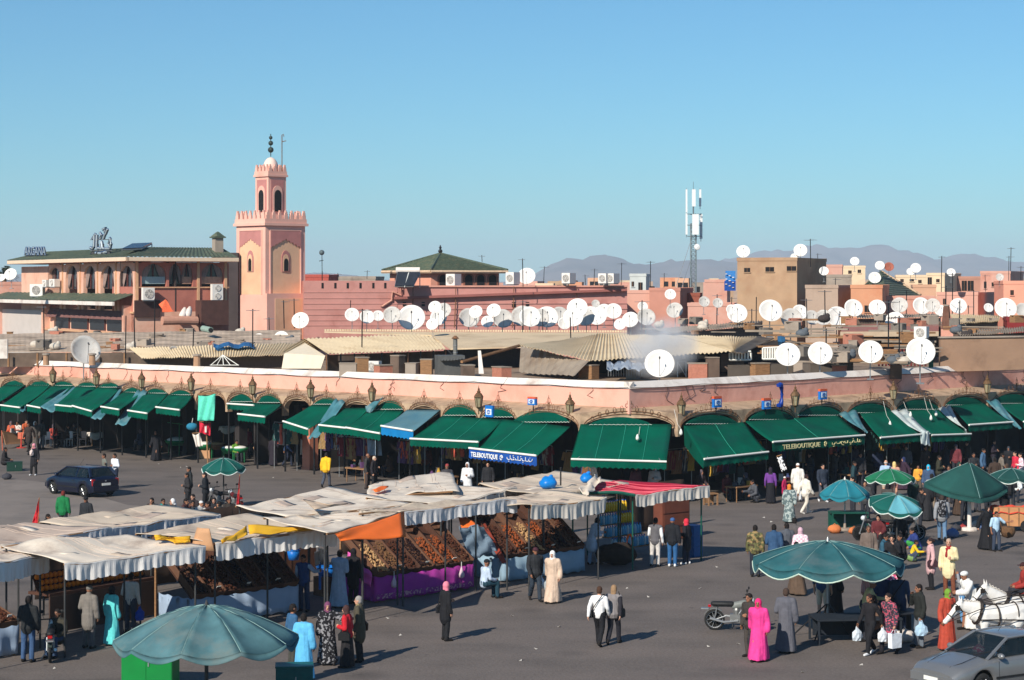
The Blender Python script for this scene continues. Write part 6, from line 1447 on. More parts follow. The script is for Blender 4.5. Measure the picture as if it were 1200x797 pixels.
RED2=M('red_canopy', srgb(172,24,52), .8,.12,2)
tE, rE=stall('drinks stall under the red striped canopy', (668,577,2.75),(726,564,2.8),(832,571,2.65),(745,580,2.65), RED2, VALT, .42,.06, post=GPOST, seam=False)
mb=MB()
for i in range(1,12):
 mb.tube([r[i*2]+UP(.02) for r in rE], .016,4)
obj('stripe', mb, M('canopy_stripe', srgb(214,92,106), .8,.1,3), tE)
mb=MB();mb.tube([r[0]+UP(-.02) for r in rE], .06,6);obj('green_rail', mb, GPOST, tE)
def loose(label, pts, mat, nm, cat, wr=.05, n=9, thick=.012):
 a, b, c, d=pts;rows=[];sd=random.uniform(0,40)
 for j in range(n+1):
  v=j/n;rows.append([a.lerp(b, i/n).lerp(d.lerp(c, i/n), v)+Vector((wr*math.sin(i*1.9+sd), wr*math.sin(j*1.3+i+sd), wr*math.sin(i*.9+j*.7+sd))) for i in range(n+1)])
 mb=MB();mb.grid(rows, thick);return tag(obj(nm, mb, mat, smooth=True), label, cat)
g=lambda x, y, z: G(x, y, z)
ORG=M('orange_cloth', srgb(240,112,40), .8,.08,2, bump=.2, bscale=4)
loose('orange cloth flap hanging from the stall roof in the middle', [g(392,626,2.84), g(474,600,2.97), g(476,630,2.5), g(400,634,2.62)], ORG, 'orange_flap', 'cloth', .02)
YLW=M('yellow_cloth', srgb(220,168,40), .85,.08,2)
loose('yellow cloth tucked under the roof edge of the pale valance stall', [g(258,634,2.74), g(290,617,2.92), g(291,628,2.75), g(260,637,2.68)], YLW, 'yellow_cloth', 'cloth', .03)
loose('yellow cloth strip running along the pale valance roof edge to the right', [g(290,616,2.95), g(386,618,2.78), g(340,624,2.74), g(292,627,2.76)], YLW, 'yellow_cloth', 'cloth', .03)
loose('crumpled yellow cloth left of the cardboard sheet', [g(180,629,2.88), g(226,631,2.8), g(224,636,2.72), g(182,632,2.82)], YLW, 'yellow_cloth', 'cloth', .06)
CARD=M('cardboard', srgb(196,150,112), .9,.06,2)
loose('large sheet of brown cardboard propped between the white and yellow stall roofs', [g(232,618,3.05), g(246,620,3.05), g(252,646,2.4), g(224,645,2.4)], CARD, 'cardboard_sheet', 'cardboard', .01,4,.03)
loose('orange scrap lying on the white sheet roof', [g(436,574,2.88), g(455,569,2.93), g(452,573,2.9), g(440,577,2.86)], ORG, 'orange_scrap', 'cloth', .03,5)
loose('brown stained board lying on the torn white roof', [g(355,586,2.98), g(386,592,2.96), g(408,591,2.9), g(368,597,2.9)], WEATH, 'board', 'board', .01,4,.03)
for i, (x, y, r, lab) in enumerate([(643,566,.29, 'bright blue plastic bundle on the beige canvas roof'),(687,560,.22, 'blue plastic bundle half hidden by a white cloth fold'),(704,586,.16, 'small blue plastic bundle under the red canopy edge')]):
 mb=MB();p=g(x, y, 2.97 if i < 2 else 2.35);mb.ball(p, r, 14,9,(1.1,1,.8));mb.v=[tuple(Vector(v)+(Vector(v)-p)*.28*noise.noise(Vector(v)*5)) for v in mb.v];b_=thing('plastic_bundle', lab, 'bundle', (0,0,0), 0, 'blue bundles');obj('bag', mb, M('blue_plastic', srgb(16,120,200), .35,.15,4), b_, smooth=True)
 mb=MB();mb.cap(p+UP( r*.6), p+Vector((.09,0, r*.8)), .05,.07);obj('knot', mb, M('blue_plastic', srgb(16,120,200)), b_)
loose('white cloth fold thrown over the corner by the red canopy', [g(676,575,2.9), g(700,556,3.1), g(706,562,3.05), g(688,582,2.8)], CAN1, 'white_cloth', 'cloth', .06)
mb=MB();mb.tube([g(657,569,2.85), g(657,569,2.85)+UP(.65)], .03,5);tag(obj('pole', mb, IRON), 'thin dark pole rising from the beige canvas roof', 'pole')
# ---------------------------------------------------------------- displays
FR=[M('dates_brown', srgb(84,48,32), .55,.35,9), M('apricot_orange', srgb(150,78,40), .6,.3,9), M('figs_tan', srgb(120,86,56), .7,.3,9), M('nuts_pale', srgb(190,150,104), .7,.25,9), M('prunes_dark', srgb(46,28,26), .5,.35,9)]  # tones darkened to stand in for shade under the stalls
def fruit_mesh(seed, w, d, n=150):
 random.seed(seed);mb=MB()
 for i in range(n):
  x, y=random.uniform(-w/2, w/2), random.uniform(0, d);z=.10*math.cos(x/w*2.6)+random.uniform(0,.05);r=random.uniform(.026,.042)
  mb.ball((x, y, z), r, 5,3,(1.3,.9,.8), Matrix.Rotation(random.uniform(0,3), 3, 'Z'))
 return mb
_FM={}
def fruit(k, w, d):
 key=(k % 4, round(w, 1), round(d, 1))
 if key not in _FM: _FM[key]=fruit_mesh(k % 4+40, w*.9, d*.94).mesh('dried_fruit', [None])
 return _FM[key]
def frame_m(o, right, back, slope):
 """matrix: x along the stall front, y up the slope to the back"""
 x=Vector(right).normalized();y=(Vector(back).normalized()*math.cos(slope)+UP(1)*math.sin(slope));zv=x.cross(y)
 if zv.z < 0: zv=-zv
 m=Matrix((x, y, zv)).transposed().to_4x4();m.translation=o;return m
BIN=M('bin_cardboard', srgb(104,72,54), .9,.18,2);BIN2=M('bin_wood', srgb(78,50,38), .85,.2,3)  # darkened too, shade under the canvas put into the colour
def counter(label, A, B, depth, cloth, slope=.5, n=5, names='dried fruit', mats=(0,1,2,4,0), zt=.78, skirt=True, boxes=True, stallname=''):
 """sloped display from front edge A-B (ground points) with a cloth skirt;bins stand on it"""
 A, B=Vector(A), Vector(B);r=(B-A).normalized();bk=Vector((-r.y, r.x, 0));L=(B-A).length
 if bk.y < 0: bk=-bk
 t=thing('display_counter', label, 'market stand');up=UP( zt)
 hgt=depth*math.tan(slope)
 mb=MB();mb.prism([A+up, B+up, B+up+bk*depth+UP( hgt), A+up+bk*depth+UP( hgt)], UP(-.05));obj('board', mb, BIN2, t)
 for u in (.03,.5,.97):
  for v in (.05,.95):
   p=A.lerp(B, u)+bk*depth*v;mb=MB();mb.tube([p, p+UP( zt+hgt*v-.06)], .04,5);obj('leg', mb, WOOD, t)
 if skirt:
  rows=[[], [], [], []];N=60;sd=random.uniform(0,20)
  path=[A+bk*depth*.8, A-r*.03-bk*.04, B+r*.03-bk*.04, B+bk*depth*.5];seg=[(path[i], path[i+1]) for i in range(3)]
  for (p, q_) in seg:
   m_=int((q_-p).length*12)+2
   for i in range(m_):
    c=p.lerp(q_, i/m_);f=Vector((math.sin(i*.8+sd), math.cos(i*1.1+sd), 0))*.03
    sc=.05*abs(math.sin(i*.5))
    rows[0].append(c+UP( zt+.06-sc));rows[1].append(c+UP( zt*.66)+f*.5);rows[2].append(c+UP( zt*.33)+f);rows[3].append(c+Vector((0,0,.06+.02*math.sin(i)))+f*1.4)
  mb=MB();mb.grid(rows, .012);obj('cloth_skirt', mb, cloth, t, smooth=True)
 w=L/n
 for k in range(n):
  o=A+r*(w*(k+.5))+UP( zt+.02);m4=frame_m(o, r, bk, slope);d=depth/math.cos(slope)
  bt=thing('fruit_bin', '%s in the %s bin from the left of the %s' % (names if isinstance(names, str) else names[k % len(names)], NTH[k], stallname), 'bin', (0,0,0), 0, 'bins of %s' % stallname)
  bt.matrix_world=m4
  mb=MB();h_=.2
  for (c, s_) in (((0,.02, h_*.4),(w*.97,.03, h_*.8)),((0, d-.02, h_*.8),(w*.97,.03, h_*1.6)),((-w*.475, d/2, h_*.55),(.025, d, h_*1.1)),((w*.475, d/2, h_*.55),(.025, d, h_*1.1)),((0, d/2,.01),(w*.94, d, .02))): mb.box(c, s_)
  obj('bin_box', mb, BIN if (k+n) % 3 else BIN2, bt)
  fm=fruit(k+n, w*.93, d*.6);o2=bpy.data.objects.new('dried_fruit', fm);COL.objects.link(o2);o2.parent=bt;o2.location=(0,.04,.1);o2.material_slots[0].link='OBJECT';o2.material_slots[0].material=FR[mats[k % len(mats)]];o2['kind']='stuff'
  if boxes and k % 2 == 0:
   mb=MB();mb.box((0, d*.78,.3),(w*.8,.02,.34), 0, Matrix.Rotation(.5,3, 'X'));obj('upright_card', mb, BIN, bt)
  if k % 2: mb=MB();mb.box((w*.1,.12,.26),(.14,.012,.1), 0, Matrix.Rotation(.3,3, 'X'));obj('price_card', mb, PALE, bt)
 return t, A, B, r, bk
SKB=M('skirt_bluegrey', srgb(150,168,190), .9,.08,2);SKP=M('skirt_purple', srgb(164,54,146), .85,.1,2, bump=.2);SKG=M('skirt_greyblue', srgb(140,166,184), .9,.1,2)
counter('sloping fruit display with pale blue scalloped skirt under the pale valance', G(226,735), G(348,717), 2.1, SKB, .62,7, 'dark dried fruit', (4,0,0,4,0,4,0), stallname='pale blue skirted display')
cP, A, B, r, bk=counter('dried fruit display with bright purple cloth in the middle of the square', G(440,707), G(553,690), 1.9, SKP, .6,7, 'dried fruit', (3,2,0,4,1,1,0), stallname='purple cloth display')
mb=MB();mb.grid([[A.lerp(B, u)-bk*.085-r*.02+UP( z) for u in [i/30 for i in range(31)]] for z in (.12,.17,.22,.27)], .01)
obj('patterned_border', mb, pattern('purple_border', srgb(150,60,130), srgb(196,140,150), 'noise', 14), cP)
PKC=M('pink_cloth', srgb(226,96,178), .85,.1,2)
loose('bright pink cloth end draped over the left side of the purple display', [A+bk*1.2+UP(1.5)-r*.1, A+UP(.9)-r*.1, A+UP(.5)-r*.16, A+bk*1.2+UP(.9)-r*.16], PKC, 'pink_cloth', 'cloth', .03)
for i, u in enumerate((.16,.86)):
 p=A.lerp(B, u)-bk*.12;t=thing('hanging_pouch', 'pale knotted pouch hanging on the purple cloth, %s one' % ('left', 'right')[i], 'pouch', (0,0,0), 0, 'pouches on the purple cloth');mb=MB();mb.lathe([(.02,.42),(.09,.46),(.1,.56),(.05,.68),(.02,.78)], 8, p);obj('pouch', mb, MC((206,180,190)), t, smooth=True);mb=MB();mb.tube([p+UP(.76), p+UP(.95)], .012,4);obj('string', mb, PALE, t)
counter('heaped fruit display with grey blue skirt behind the walking couple', G(591,683), G(683,671), 2.0, SKG, .6,6, 'dates and nuts', (0,1,3,1,4,0), stallname='grey blue skirted display')
counter('brown spice counter with pale blue skirt at the left edge', G(-60,782), G(20,768), 1.3, SKB, .3,4, 'brown dried fruit', (0,0,4,0), stallname='left edge counter')
# a red panel and hanging tarpaulin beside the fruit display
loose('rust red panel sloping beside the heaped fruit display', [g(557,612,1.9), g(568,611,1.9), g(594,660,.8), g(588,660,.8)], MC((150,62,44)), 'rust_sheet', 'cloth', .01,5,.03)
loose('blue grey tarpaulin hanging between the purple and fruit displays', [g(536,618,2.0), g(566,616,2.0), g(584,650,1.0), g(548,652,1.0)], M('grey_tarp', srgb(120,140,158), .8,.12,2), 'tarpaulin', 'tarpaulin', .06)
loose('small orange sheet behind the seated man in pale shirt', [g(536,606,2.1), g(546,606,2.1), g(566,619,1.9), g(540,618,1.9)], ORG, 'orange_sheet', 'cloth', .02,5)
# back sheets whose dark colour stands in for shade inside the stalls
INN=M('stall_inner_shade', srgb(58,44,36), .9,.3,1.5)
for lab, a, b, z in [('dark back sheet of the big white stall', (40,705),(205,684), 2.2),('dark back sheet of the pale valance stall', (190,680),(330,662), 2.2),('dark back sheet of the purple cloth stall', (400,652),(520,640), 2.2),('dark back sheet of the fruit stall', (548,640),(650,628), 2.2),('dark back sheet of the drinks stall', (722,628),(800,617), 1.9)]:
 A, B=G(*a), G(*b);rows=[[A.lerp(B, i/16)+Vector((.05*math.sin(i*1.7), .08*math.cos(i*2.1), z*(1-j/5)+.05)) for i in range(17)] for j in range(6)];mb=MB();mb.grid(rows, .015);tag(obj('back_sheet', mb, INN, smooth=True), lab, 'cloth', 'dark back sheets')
# crates, buckets, fruit strips
def crate(p, s, m, label, group, rz=.7, slats=4):
 t=thing('crate', label, 'crate', p, rz, group);w, d, h=s
 for k in range(slats):
  z=h*(k+.5)/slats;hh=h/slats*.72
  for (c, q) in (((0,-d/2, z),(w, .02, hh)),((0, d/2, z),(w, .02, hh)),((-w/2,0, z),(.02, d, hh)),((w/2,0, z),(.02, d, hh))): mb=MB();mb.box(c, q);obj('slat', mb, m, t)
 mb=MB();mb.box((0,0,.012),(w*.97, d*.97,.02));obj('base', mb, m, t)
 mb=MB()
 for x in (-1,1):
  for y in (-1,1): mb.box((x*w*.485, y*d*.485, h/2),(.03,.03, h*.99))
 obj('corner_post', mb, m, t);return t
REDC=MC((176,66,50), .6, 'paint')
p0=G(334,672);k=0
for i in range(4):
 for j in range(3):
  crate(p0+SD*(.45*j)+UP(.85+.26*i),(.42,.34,.24), REDC, 'red plastic crate in the stack behind the pale valance, %s column, %s from the bottom' % (('left', 'middle', 'right')[j], NTH[i]), 'stacked red crates', .73,3)
mb=MB();mb.box(p0+SD*.45+UP(.42),(1.4,.5,.82), .73);tag(obj('plinth', mb, BIN2), 'dark box carrying the stack of red plastic crates', 'box')
def bucket(p, r, h, m, label, name='bucket'):
 t=thing(name, label, name, p);mb=MB();mb.lathe([(r*.75,0),(r, h),(r*.94, h),(r*.7,.03)], 16);obj('shell', mb, m, t, smooth=True)
 mb=MB();mb.tube([(r*1.02*math.cos(a*.3927), r*1.02*math.sin(a*.3927), h) for a in range(17)], .014,5);obj('rim', mb, m, t)
 mb=MB();mb.tube([(r*math.cos(a*.3927), .02, h-.02+(-r*.5)*math.sin(a*.3927)) for a in range(9)], .01,4);obj('handle', mb, STEEL, t);return t
BLUP=MC((26,110,196), .4, 'paint')
bucket(G(344,690)+UP(.95), .22,.32, BLUP, 'blue bucket on boxes behind the stall keeper');bucket(G(383,697)+UP(.6), .34,.3, BLUP, 'wide blue basin tilted beside the man in pale blue robe', 'basin')
mb=MB();mb.box(G(383,697)+UP(.3),(.7,.5,.6), .7);tag(obj('box', mb, BIN), 'cardboard box under the wide blue basin', 'box')
bucket(G(362,682)+UP(1.75), .28,.34, MC((232,104,40), .5, 'paint'), 'orange bucket hanging high in the gap between two stalls')
mb=MB();mb.tube([G(362,682)+UP(0), G(362,682)+UP(1.75)], .05,5);tag(obj('post', mb, POSTM), 'dark post carrying the orange bucket', 'post')
loose('pale grey curtain hanging in the gap between two stalls', [g(370,645,1.9), g(384,643,1.9), g(386,664,1.2), g(371,661,1.2)], VALW, 'curtain', 'cloth', .05)
mb=MB();mb.box(g(375,674,.9),(.07,.07,.9));tag(obj('pipe', mb, BLUP), 'upright blue plastic pipe beside the blue basin', 'pipe')
# row of oranges along the juice counter under the big white stall
A, B=g(58,692,1.28), g(184,672,1.28);ORM=M('orange_peel', srgb(226,120,20), .5,.15,6)
t=thing('juice_counter', 'dark juice counter under the big white stall behind rows of oranges', 'market stand');r=(B-A).normalized();bk=Vector((-r.y, r.x, 0))
mb=MB();mb.prism([A-UP(.1), B-UP(.1), B+bk*.9-UP(.1), A+bk*.9-UP(.1)], UP(-.08));obj('top', mb, BIN2, t)
mb=MB();mb.prism([A-bk*.02-UP(.19), B-bk*.02-UP(.19), B-bk*.02-UP(1.22), A-bk*.02-UP(1.22)], bk*.05);obj('front', mb, M('counter_front', srgb(70,52,44), .8,.2,2), t)
mb=MB();mb.prism([A+bk*.5+UP(-.1), B+bk*.5+UP(-.1), B+bk*.75+UP(.42), A+bk*.75+UP(.42)], bk*.03);obj('sloping_rack', mb, BIN2, t)
om=MB();om.smooth=True;om.ball((0,0,0), .085,8,6);omesh=om.mesh('orange', [ORM]);nL=int((B-A).length/.172)
for j in range(3):
 for i in range(nL):
  o=bpy.data.objects.new('orange', omesh);COL.objects.link(o);o.location=A.lerp(B, (i+.5+.5*(j % 2))/(nL+1))+bk*(.42+.1*j)+UP(.0+.16*j);tag(o, 'orange on the rack of the juice counter under the big white stall', 'orange', 'oranges on the juice counter')
# drinks stall: shelves with bottles
t=thing('bottle_rack', 'stepped rack of water and juice bottles at the drinks stall', 'shelf');A, B=G(722,655), G(762,649);r=(B-A).normalized();bk=Vector((-r.y, r.x, 0));Lr=(B-A).length
steps=[(0,.35),(.35,.75),(.7,1.15),(1.05,1.55)]
for d_, z in steps: mb=MB();mb.prism([A+bk*d_+UP( z), B+bk*d_+UP( z), B+bk*(d_+.34)+UP( z), A+bk*(d_+.34)+UP( z)], UP(-.04));obj('shelf_board', mb, WOOD, t)
for u in (0,1):
 p=A.lerp(B, u);mb=MB();mb.tube([p+bk*1.39, p+bk*1.39+UP(1.9)], .03,5);obj('upright', mb, GPOST, t)
 mb=MB();mb.tube([p, p+UP(.33)], .03,5);obj('upright', mb, GPOST, t)
bp=MB();bp.smooth=True;bp.lathe([(.04,0),(.05,.02),(.05,.2),(.045,.23),(.018,.29),(.018,.31)], 10);BW=[glassy('water_blue', srgb(90,180,220), .12), glassy('juice_yellow', srgb(240,190,30), .15), glassy('water_clear', srgb(190,220,230), .1)]
cpm=MB();cpm.lathe([(.02,.305),(.02,.335),(.002,.336)], 8);CAPM=MC((30,90,180), .5, 'paint')
bmesh_=bp.mesh('bottle', [None]);cmesh=cpm.mesh('cap', [CAPM])
for si, (d_, z) in enumerate(steps):
 for row in range(2):
  n=int(Lr/.13)
  for i in range(n):
   kind=1 if (si == 3 or (si == 2 and i > n*.5)) else (0 if (i+si) % 3 else 2)
   b_=bpy.data.objects.new('bottle', bmesh_);COL.objects.link(b_);b_.location=A.lerp(B, (i+.5)/n)+bk*(d_+.09+.15*row)+UP( z);b_.material_slots[0].link='OBJECT';b_.material_slots[0].material=BW[kind];b_.scale=(1.15,)*3
   tag(b_, ('yellow juice bottle' if kind == 1 else 'pale blue water bottle' if kind == 0 else 'clear water bottle')+' on the stepped rack at the drinks stall, '+('top', 'third', 'second', 'lowest')[3-si]+' shelf', 'bottle', ('juice' if kind == 1 else 'blue water' if kind == 0 else 'clear water')+' bottles, shelf %s' % NTH[si])
   c=bpy.data.objects.new('cap', cmesh);COL.objects.link(c);c.parent=b_
for lab, px, py, w, h, d, m in [('brown wooden cupboard at the back of the drinks stall', 787,632,1.5,1.55,.5, M('cupboard_brown', srgb(112,62,46), .7,.2,3)),('blue crate stack at the right end of the drinks stall', 812,652,.5,1.15,.5, MC((28,92,150), .5, 'paint'))]:
 p=G(px, py);t=thing('cabinet', lab, 'cabinet', p, .72);mb=MB();mb.box((0,0, h/2),(w, d, h));obj('carcass', mb, m, t)
 for k in range(3): mb=MB();mb.box((0,-d/2-.01, h*(k+.5)/3),(w*.92,.03, h/3*.86));obj('door', mb, m, t)
mb=MB();mb.ball(G(722,662)+UP(.4), 1,16,10,(.75,.5,.4));mb.v=[tuple(Vector(v)+Vector((0,0,.12*noise.noise(Vector(v)*3)))) for v in mb.v];tag(obj('shade_heap', mb, M('dark_goods_shade', srgb(46,36,30), .9,.4,4, bump=.5)), 'dark heap standing in for shade and goods in front of the drinks stall', 'goods')  # dark mound stands in for the black shade around the goods
mb=MB();mb.tube([G(738,660)+Vector((.1*math.cos(a), 0,.75+.28*math.sin(a))) for a in [i*.7 for i in range(10)]], .04,5);tag(obj('coil', mb, ORG), 'orange coil on the dark heap in front of the drinks stall', 'coil')
# black crates under the torn roof
for i, (x, y) in enumerate(((295,676),(312,674),(330,672))):
 crate(G(x, y)+UP(1.5),(.5,.4,.7), MC((40,40,44), .7, 'paint'), 'dark box stacked under the torn white roof, %s of three' % ('left', 'middle', 'right')[i], 'dark boxes under the torn roof', .6,3)
mb=MB();mb.box(G(312,674)+Vector((0,.0,.74)),(1.7,.5,1.48), .6);tag(obj('table', mb, BIN2), 'dark table bearing the three dark boxes', 'table')
# ================================================================ parasols
random.seed(31)
def parasol(label, foot, R0, zr, za, mat, fringe=None, ribs=8, flap=.14, tilt=(0,0), base='disc', polez=None, rz=0, patch=None, scal=1, gm=None, ex=1.6):
 t=thing('parasol', label, 'parasol', foot, rz, 'parasols in the square');n=ribs*8;top=UP( za)
 Tm=Matrix.Rotation(R(tilt[0]), 3, 'X') @ Matrix.Rotation(R(tilt[1]), 3, 'Y');tp=lambda v: top+Tm @ (Vector(v)-top)
 def pt(a, v):
  ph=(a*ribs/(2*math.pi)) % 1;sagm=math.sin(math.pi*ph);r=R0*v*(1-.05*sagm*v) if scal else R0*v*math.cos(math.pi/ribs)/math.cos((ph-.5)*2*math.pi/ribs);z=za-(za-zr)*(v**ex)-.075*R0*sagm*v*(1-.4*v)-.03*sagm
  return tp((r*math.cos(a), r*math.sin(a), z))
 for k in range(ribs):                       # each gore is its own panel
  rows=[]
  for j in range(8):
   v=j/7*.985+.015;rows.append([pt(2*math.pi*(k+i/8)/ribs, v) for i in range(9)])
  mb=MB();mb.grid(rows, .008);obj('panel', mb, patch[1] if patch and k in patch[0] else mat, t, smooth=True)
 edge=[pt(2*math.pi*i/n, 1) for i in range(n+1)];rows=[edge, []]
 for i, p in enumerate(edge):
  ph=(i % 8)/8;out=Vector((p.x, p.y, 0)).normalized();rows[1].append(p+Vector((0,0,-flap*(.55+.45*math.sin(math.pi*ph)) if scal else -flap))+out*.02)
 mb=MB();mb.grid(rows, .008);obj('flap', mb, mat, t, smooth=True)
 if fringe: mb=MB();mb.tube([p+UP(-.012) for p in rows[1]], .022 if R0 < 1.5 else .02,5, False);obj('fringe', mb, fringe, t)
 for k in range(ribs):
  a=2*math.pi*k/ribs;mb=MB();mb.tube([pt(a, v)+UP(-.03) for v in (.04,.35,.7,1)], .013,4);obj('rib', mb, STEEL, t)
  mb=MB();mb.tube([pt(a, v)+UP(.006) for v in (.04,.3,.6,.8,1)], .012,4);obj('seam', mb, SEAMM, t)
  mb=MB();mb.tube([Vector((0,0, za-.55*(za-zr)-.35)), pt(a, .5)+UP(-.03)], .01,4);obj('strut', mb, STEEL, t)
 mb=MB();mb.tube([(0,0,.03),(0,0, za-.02)], .03 if R0 < 1.5 else .045,8);obj('pole', mb, gm or POSTM, t)
 mb=MB();mb.lathe([(.05, za-.01),(.035, za+.05),(.01, za+.12)], 8);obj('finial', mb, gm or POSTM, t)
 if base == 'disc': mb=MB();mb.lathe([(.3,0),(.3,.05),(.26,.09),(.06,.1),(.05,.3)], 14);obj('base', mb, CONC, t)
 elif base == 'white': mb=MB();mb.lathe([(.34,0),(.34,.06),(.28,.12),(.09,.13),(.075,1.25),(.05,1.26)], 14);obj('base', mb, WHITEP, t)
 elif base == 'legs':
  for k in range(5): a=.4+2*math.pi*k/5;mb=MB();mb.tube([(0,0,.95),(.95*math.cos(a), .95*math.sin(a), .02)], .022,5);obj('leg', mb, IRON, t)
 return t
PT=M('parasol_faded_teal', srgb(80,116,122), .9,.3,1.5, bump=.5, bscale=4, dirt=srgb(112,122,118), dscale=.8, spec=.1)
PT2=M('parasol_teal', srgb(48,96,102), .9,.25,1.5, bump=.5, bscale=4, dirt=srgb(84,104,106), dscale=.8, spec=.1)
PG=M('parasol_green', srgb(6,84,76), .8,.12,2);PGL=M('parasol_lightgreen', srgb(26,108,74), .8,.1,2);PC=M('parasol_cyan', srgb(30,116,130), .8,.14,2);PC2=M('parasol_palecyan', srgb(96,164,176), .8,.1,2);SEAMM=MC((120,150,146));PD=M('parasol_darkgreen', srgb(24,70,66), .85,.14,1.5, dirt=srgb(30,84,78), dscale=.7)
FRW=MC((214,222,214));FRC=MC((196,214,196))
def at_apex(px, py, za, up=None): q=G(px, py, za);return Vector((q.x, q.y, 0))
parasol('largest faded teal parasol in the left foreground over a green box', at_apex(242,709,2.65), 2.1,1.9,2.65, PT, None, 10,.14, base='disc', rz=.2)
parasol('big faded teal parasol on spider legs at right centre', at_apex(970,634,2.7), 2.15,2.16,2.7, PT2, FRC, 9,.22, base='legs', gm=STEEL)
parasol('small green parasol with pale fringe over motorbikes behind the left stalls', at_apex(262,537,2.25), .95,1.85,2.25, PG, FRW, 8,.12,(6,0))
parasol('turquoise parasol beside the dark green box table', at_apex(990,562,2.05), 1.0,1.5,2.05, PC, None, 8,.16,(3,0), gm=WHITEP)
parasol('bright green parasol with white rim in front of the blonde woman', at_apex(1043,549.5,2.1), 1.05,1.72,2.1, PGL, FRW, 8,.12)
parasol('teal parasol with pale blue panels tilted towards the viewer', at_apex(1051,580,2.05), 1.0,1.72,2.05, PG, FRW, 8,.14,(16,0), patch=((5,6), PC2), rz=.35)
parasol('wide dark square parasol with a green crown patch at right', at_apex(1136,542,2.75), 1.75,1.8,2.75, PD, None, 4,.2,(12,4), 'white', ex=1.1, rz=.1, scal=0, patch=((0,), PD))
parasol('dark green parasol cut by the right edge of the square', at_apex(1186,549,2.3), 1.1,1.95,2.3, PD, FRW, 8,.12)

# ================================================================ vehicles
TYRE=M('tyre_rubber', (.018,.018,.018), .85,.2,8);RIM=M('wheel_alloy', srgb(176,178,180), .35,.1,6, metal=.7);CGL=glassy('car_glass', (.012,.02,.022), .05,.55);LAMPR=glassy('lamp_red', srgb(170,20,24), .15);LAMPW=glassy('lamp_clear', srgb(220,226,230), .1);BLK=M('trim_black', (.015,.015,.016), .6)
def wheel(t, x, y, r, w, rz=0, spokes=6):
 Mx=Matrix.Rotation(R(90), 3, 'X');mb=MB();mb.smooth=True;mb.lathe([(r*.62,-w/2),(r*.9,-w/2),(r, -w*.3),(r, w*.3),(r*.9, w/2),(r*.62, w/2),(r*.62,-w/2)], 24,(x, y, r), Mx);wh=obj('wheel', mb, TYRE, t)
 mb=MB();sg=-1 if y < 0 else 1;mb.lathe([(r*.62,-.02),(r*.55,.02),(r*.16,.0),(.001,.01)], 20,(x, y+sg*w*.36, r), Matrix.Rotation(R(90 if sg < 0 else -90), 3, 'X'));obj('rim', mb, RIM, wh)
 mb=MB()
 for k in range(spokes): a=2*math.pi*k/spokes;mb.tube([(x+r*.12*math.cos(a), y+sg*w*.42, r+r*.12*math.sin(a)),(x+r*.56*math.cos(a), y+sg*w*.42, r+r*.56*math.sin(a))], .03,4)
 obj('spokes', mb, RIM, wh);return wh
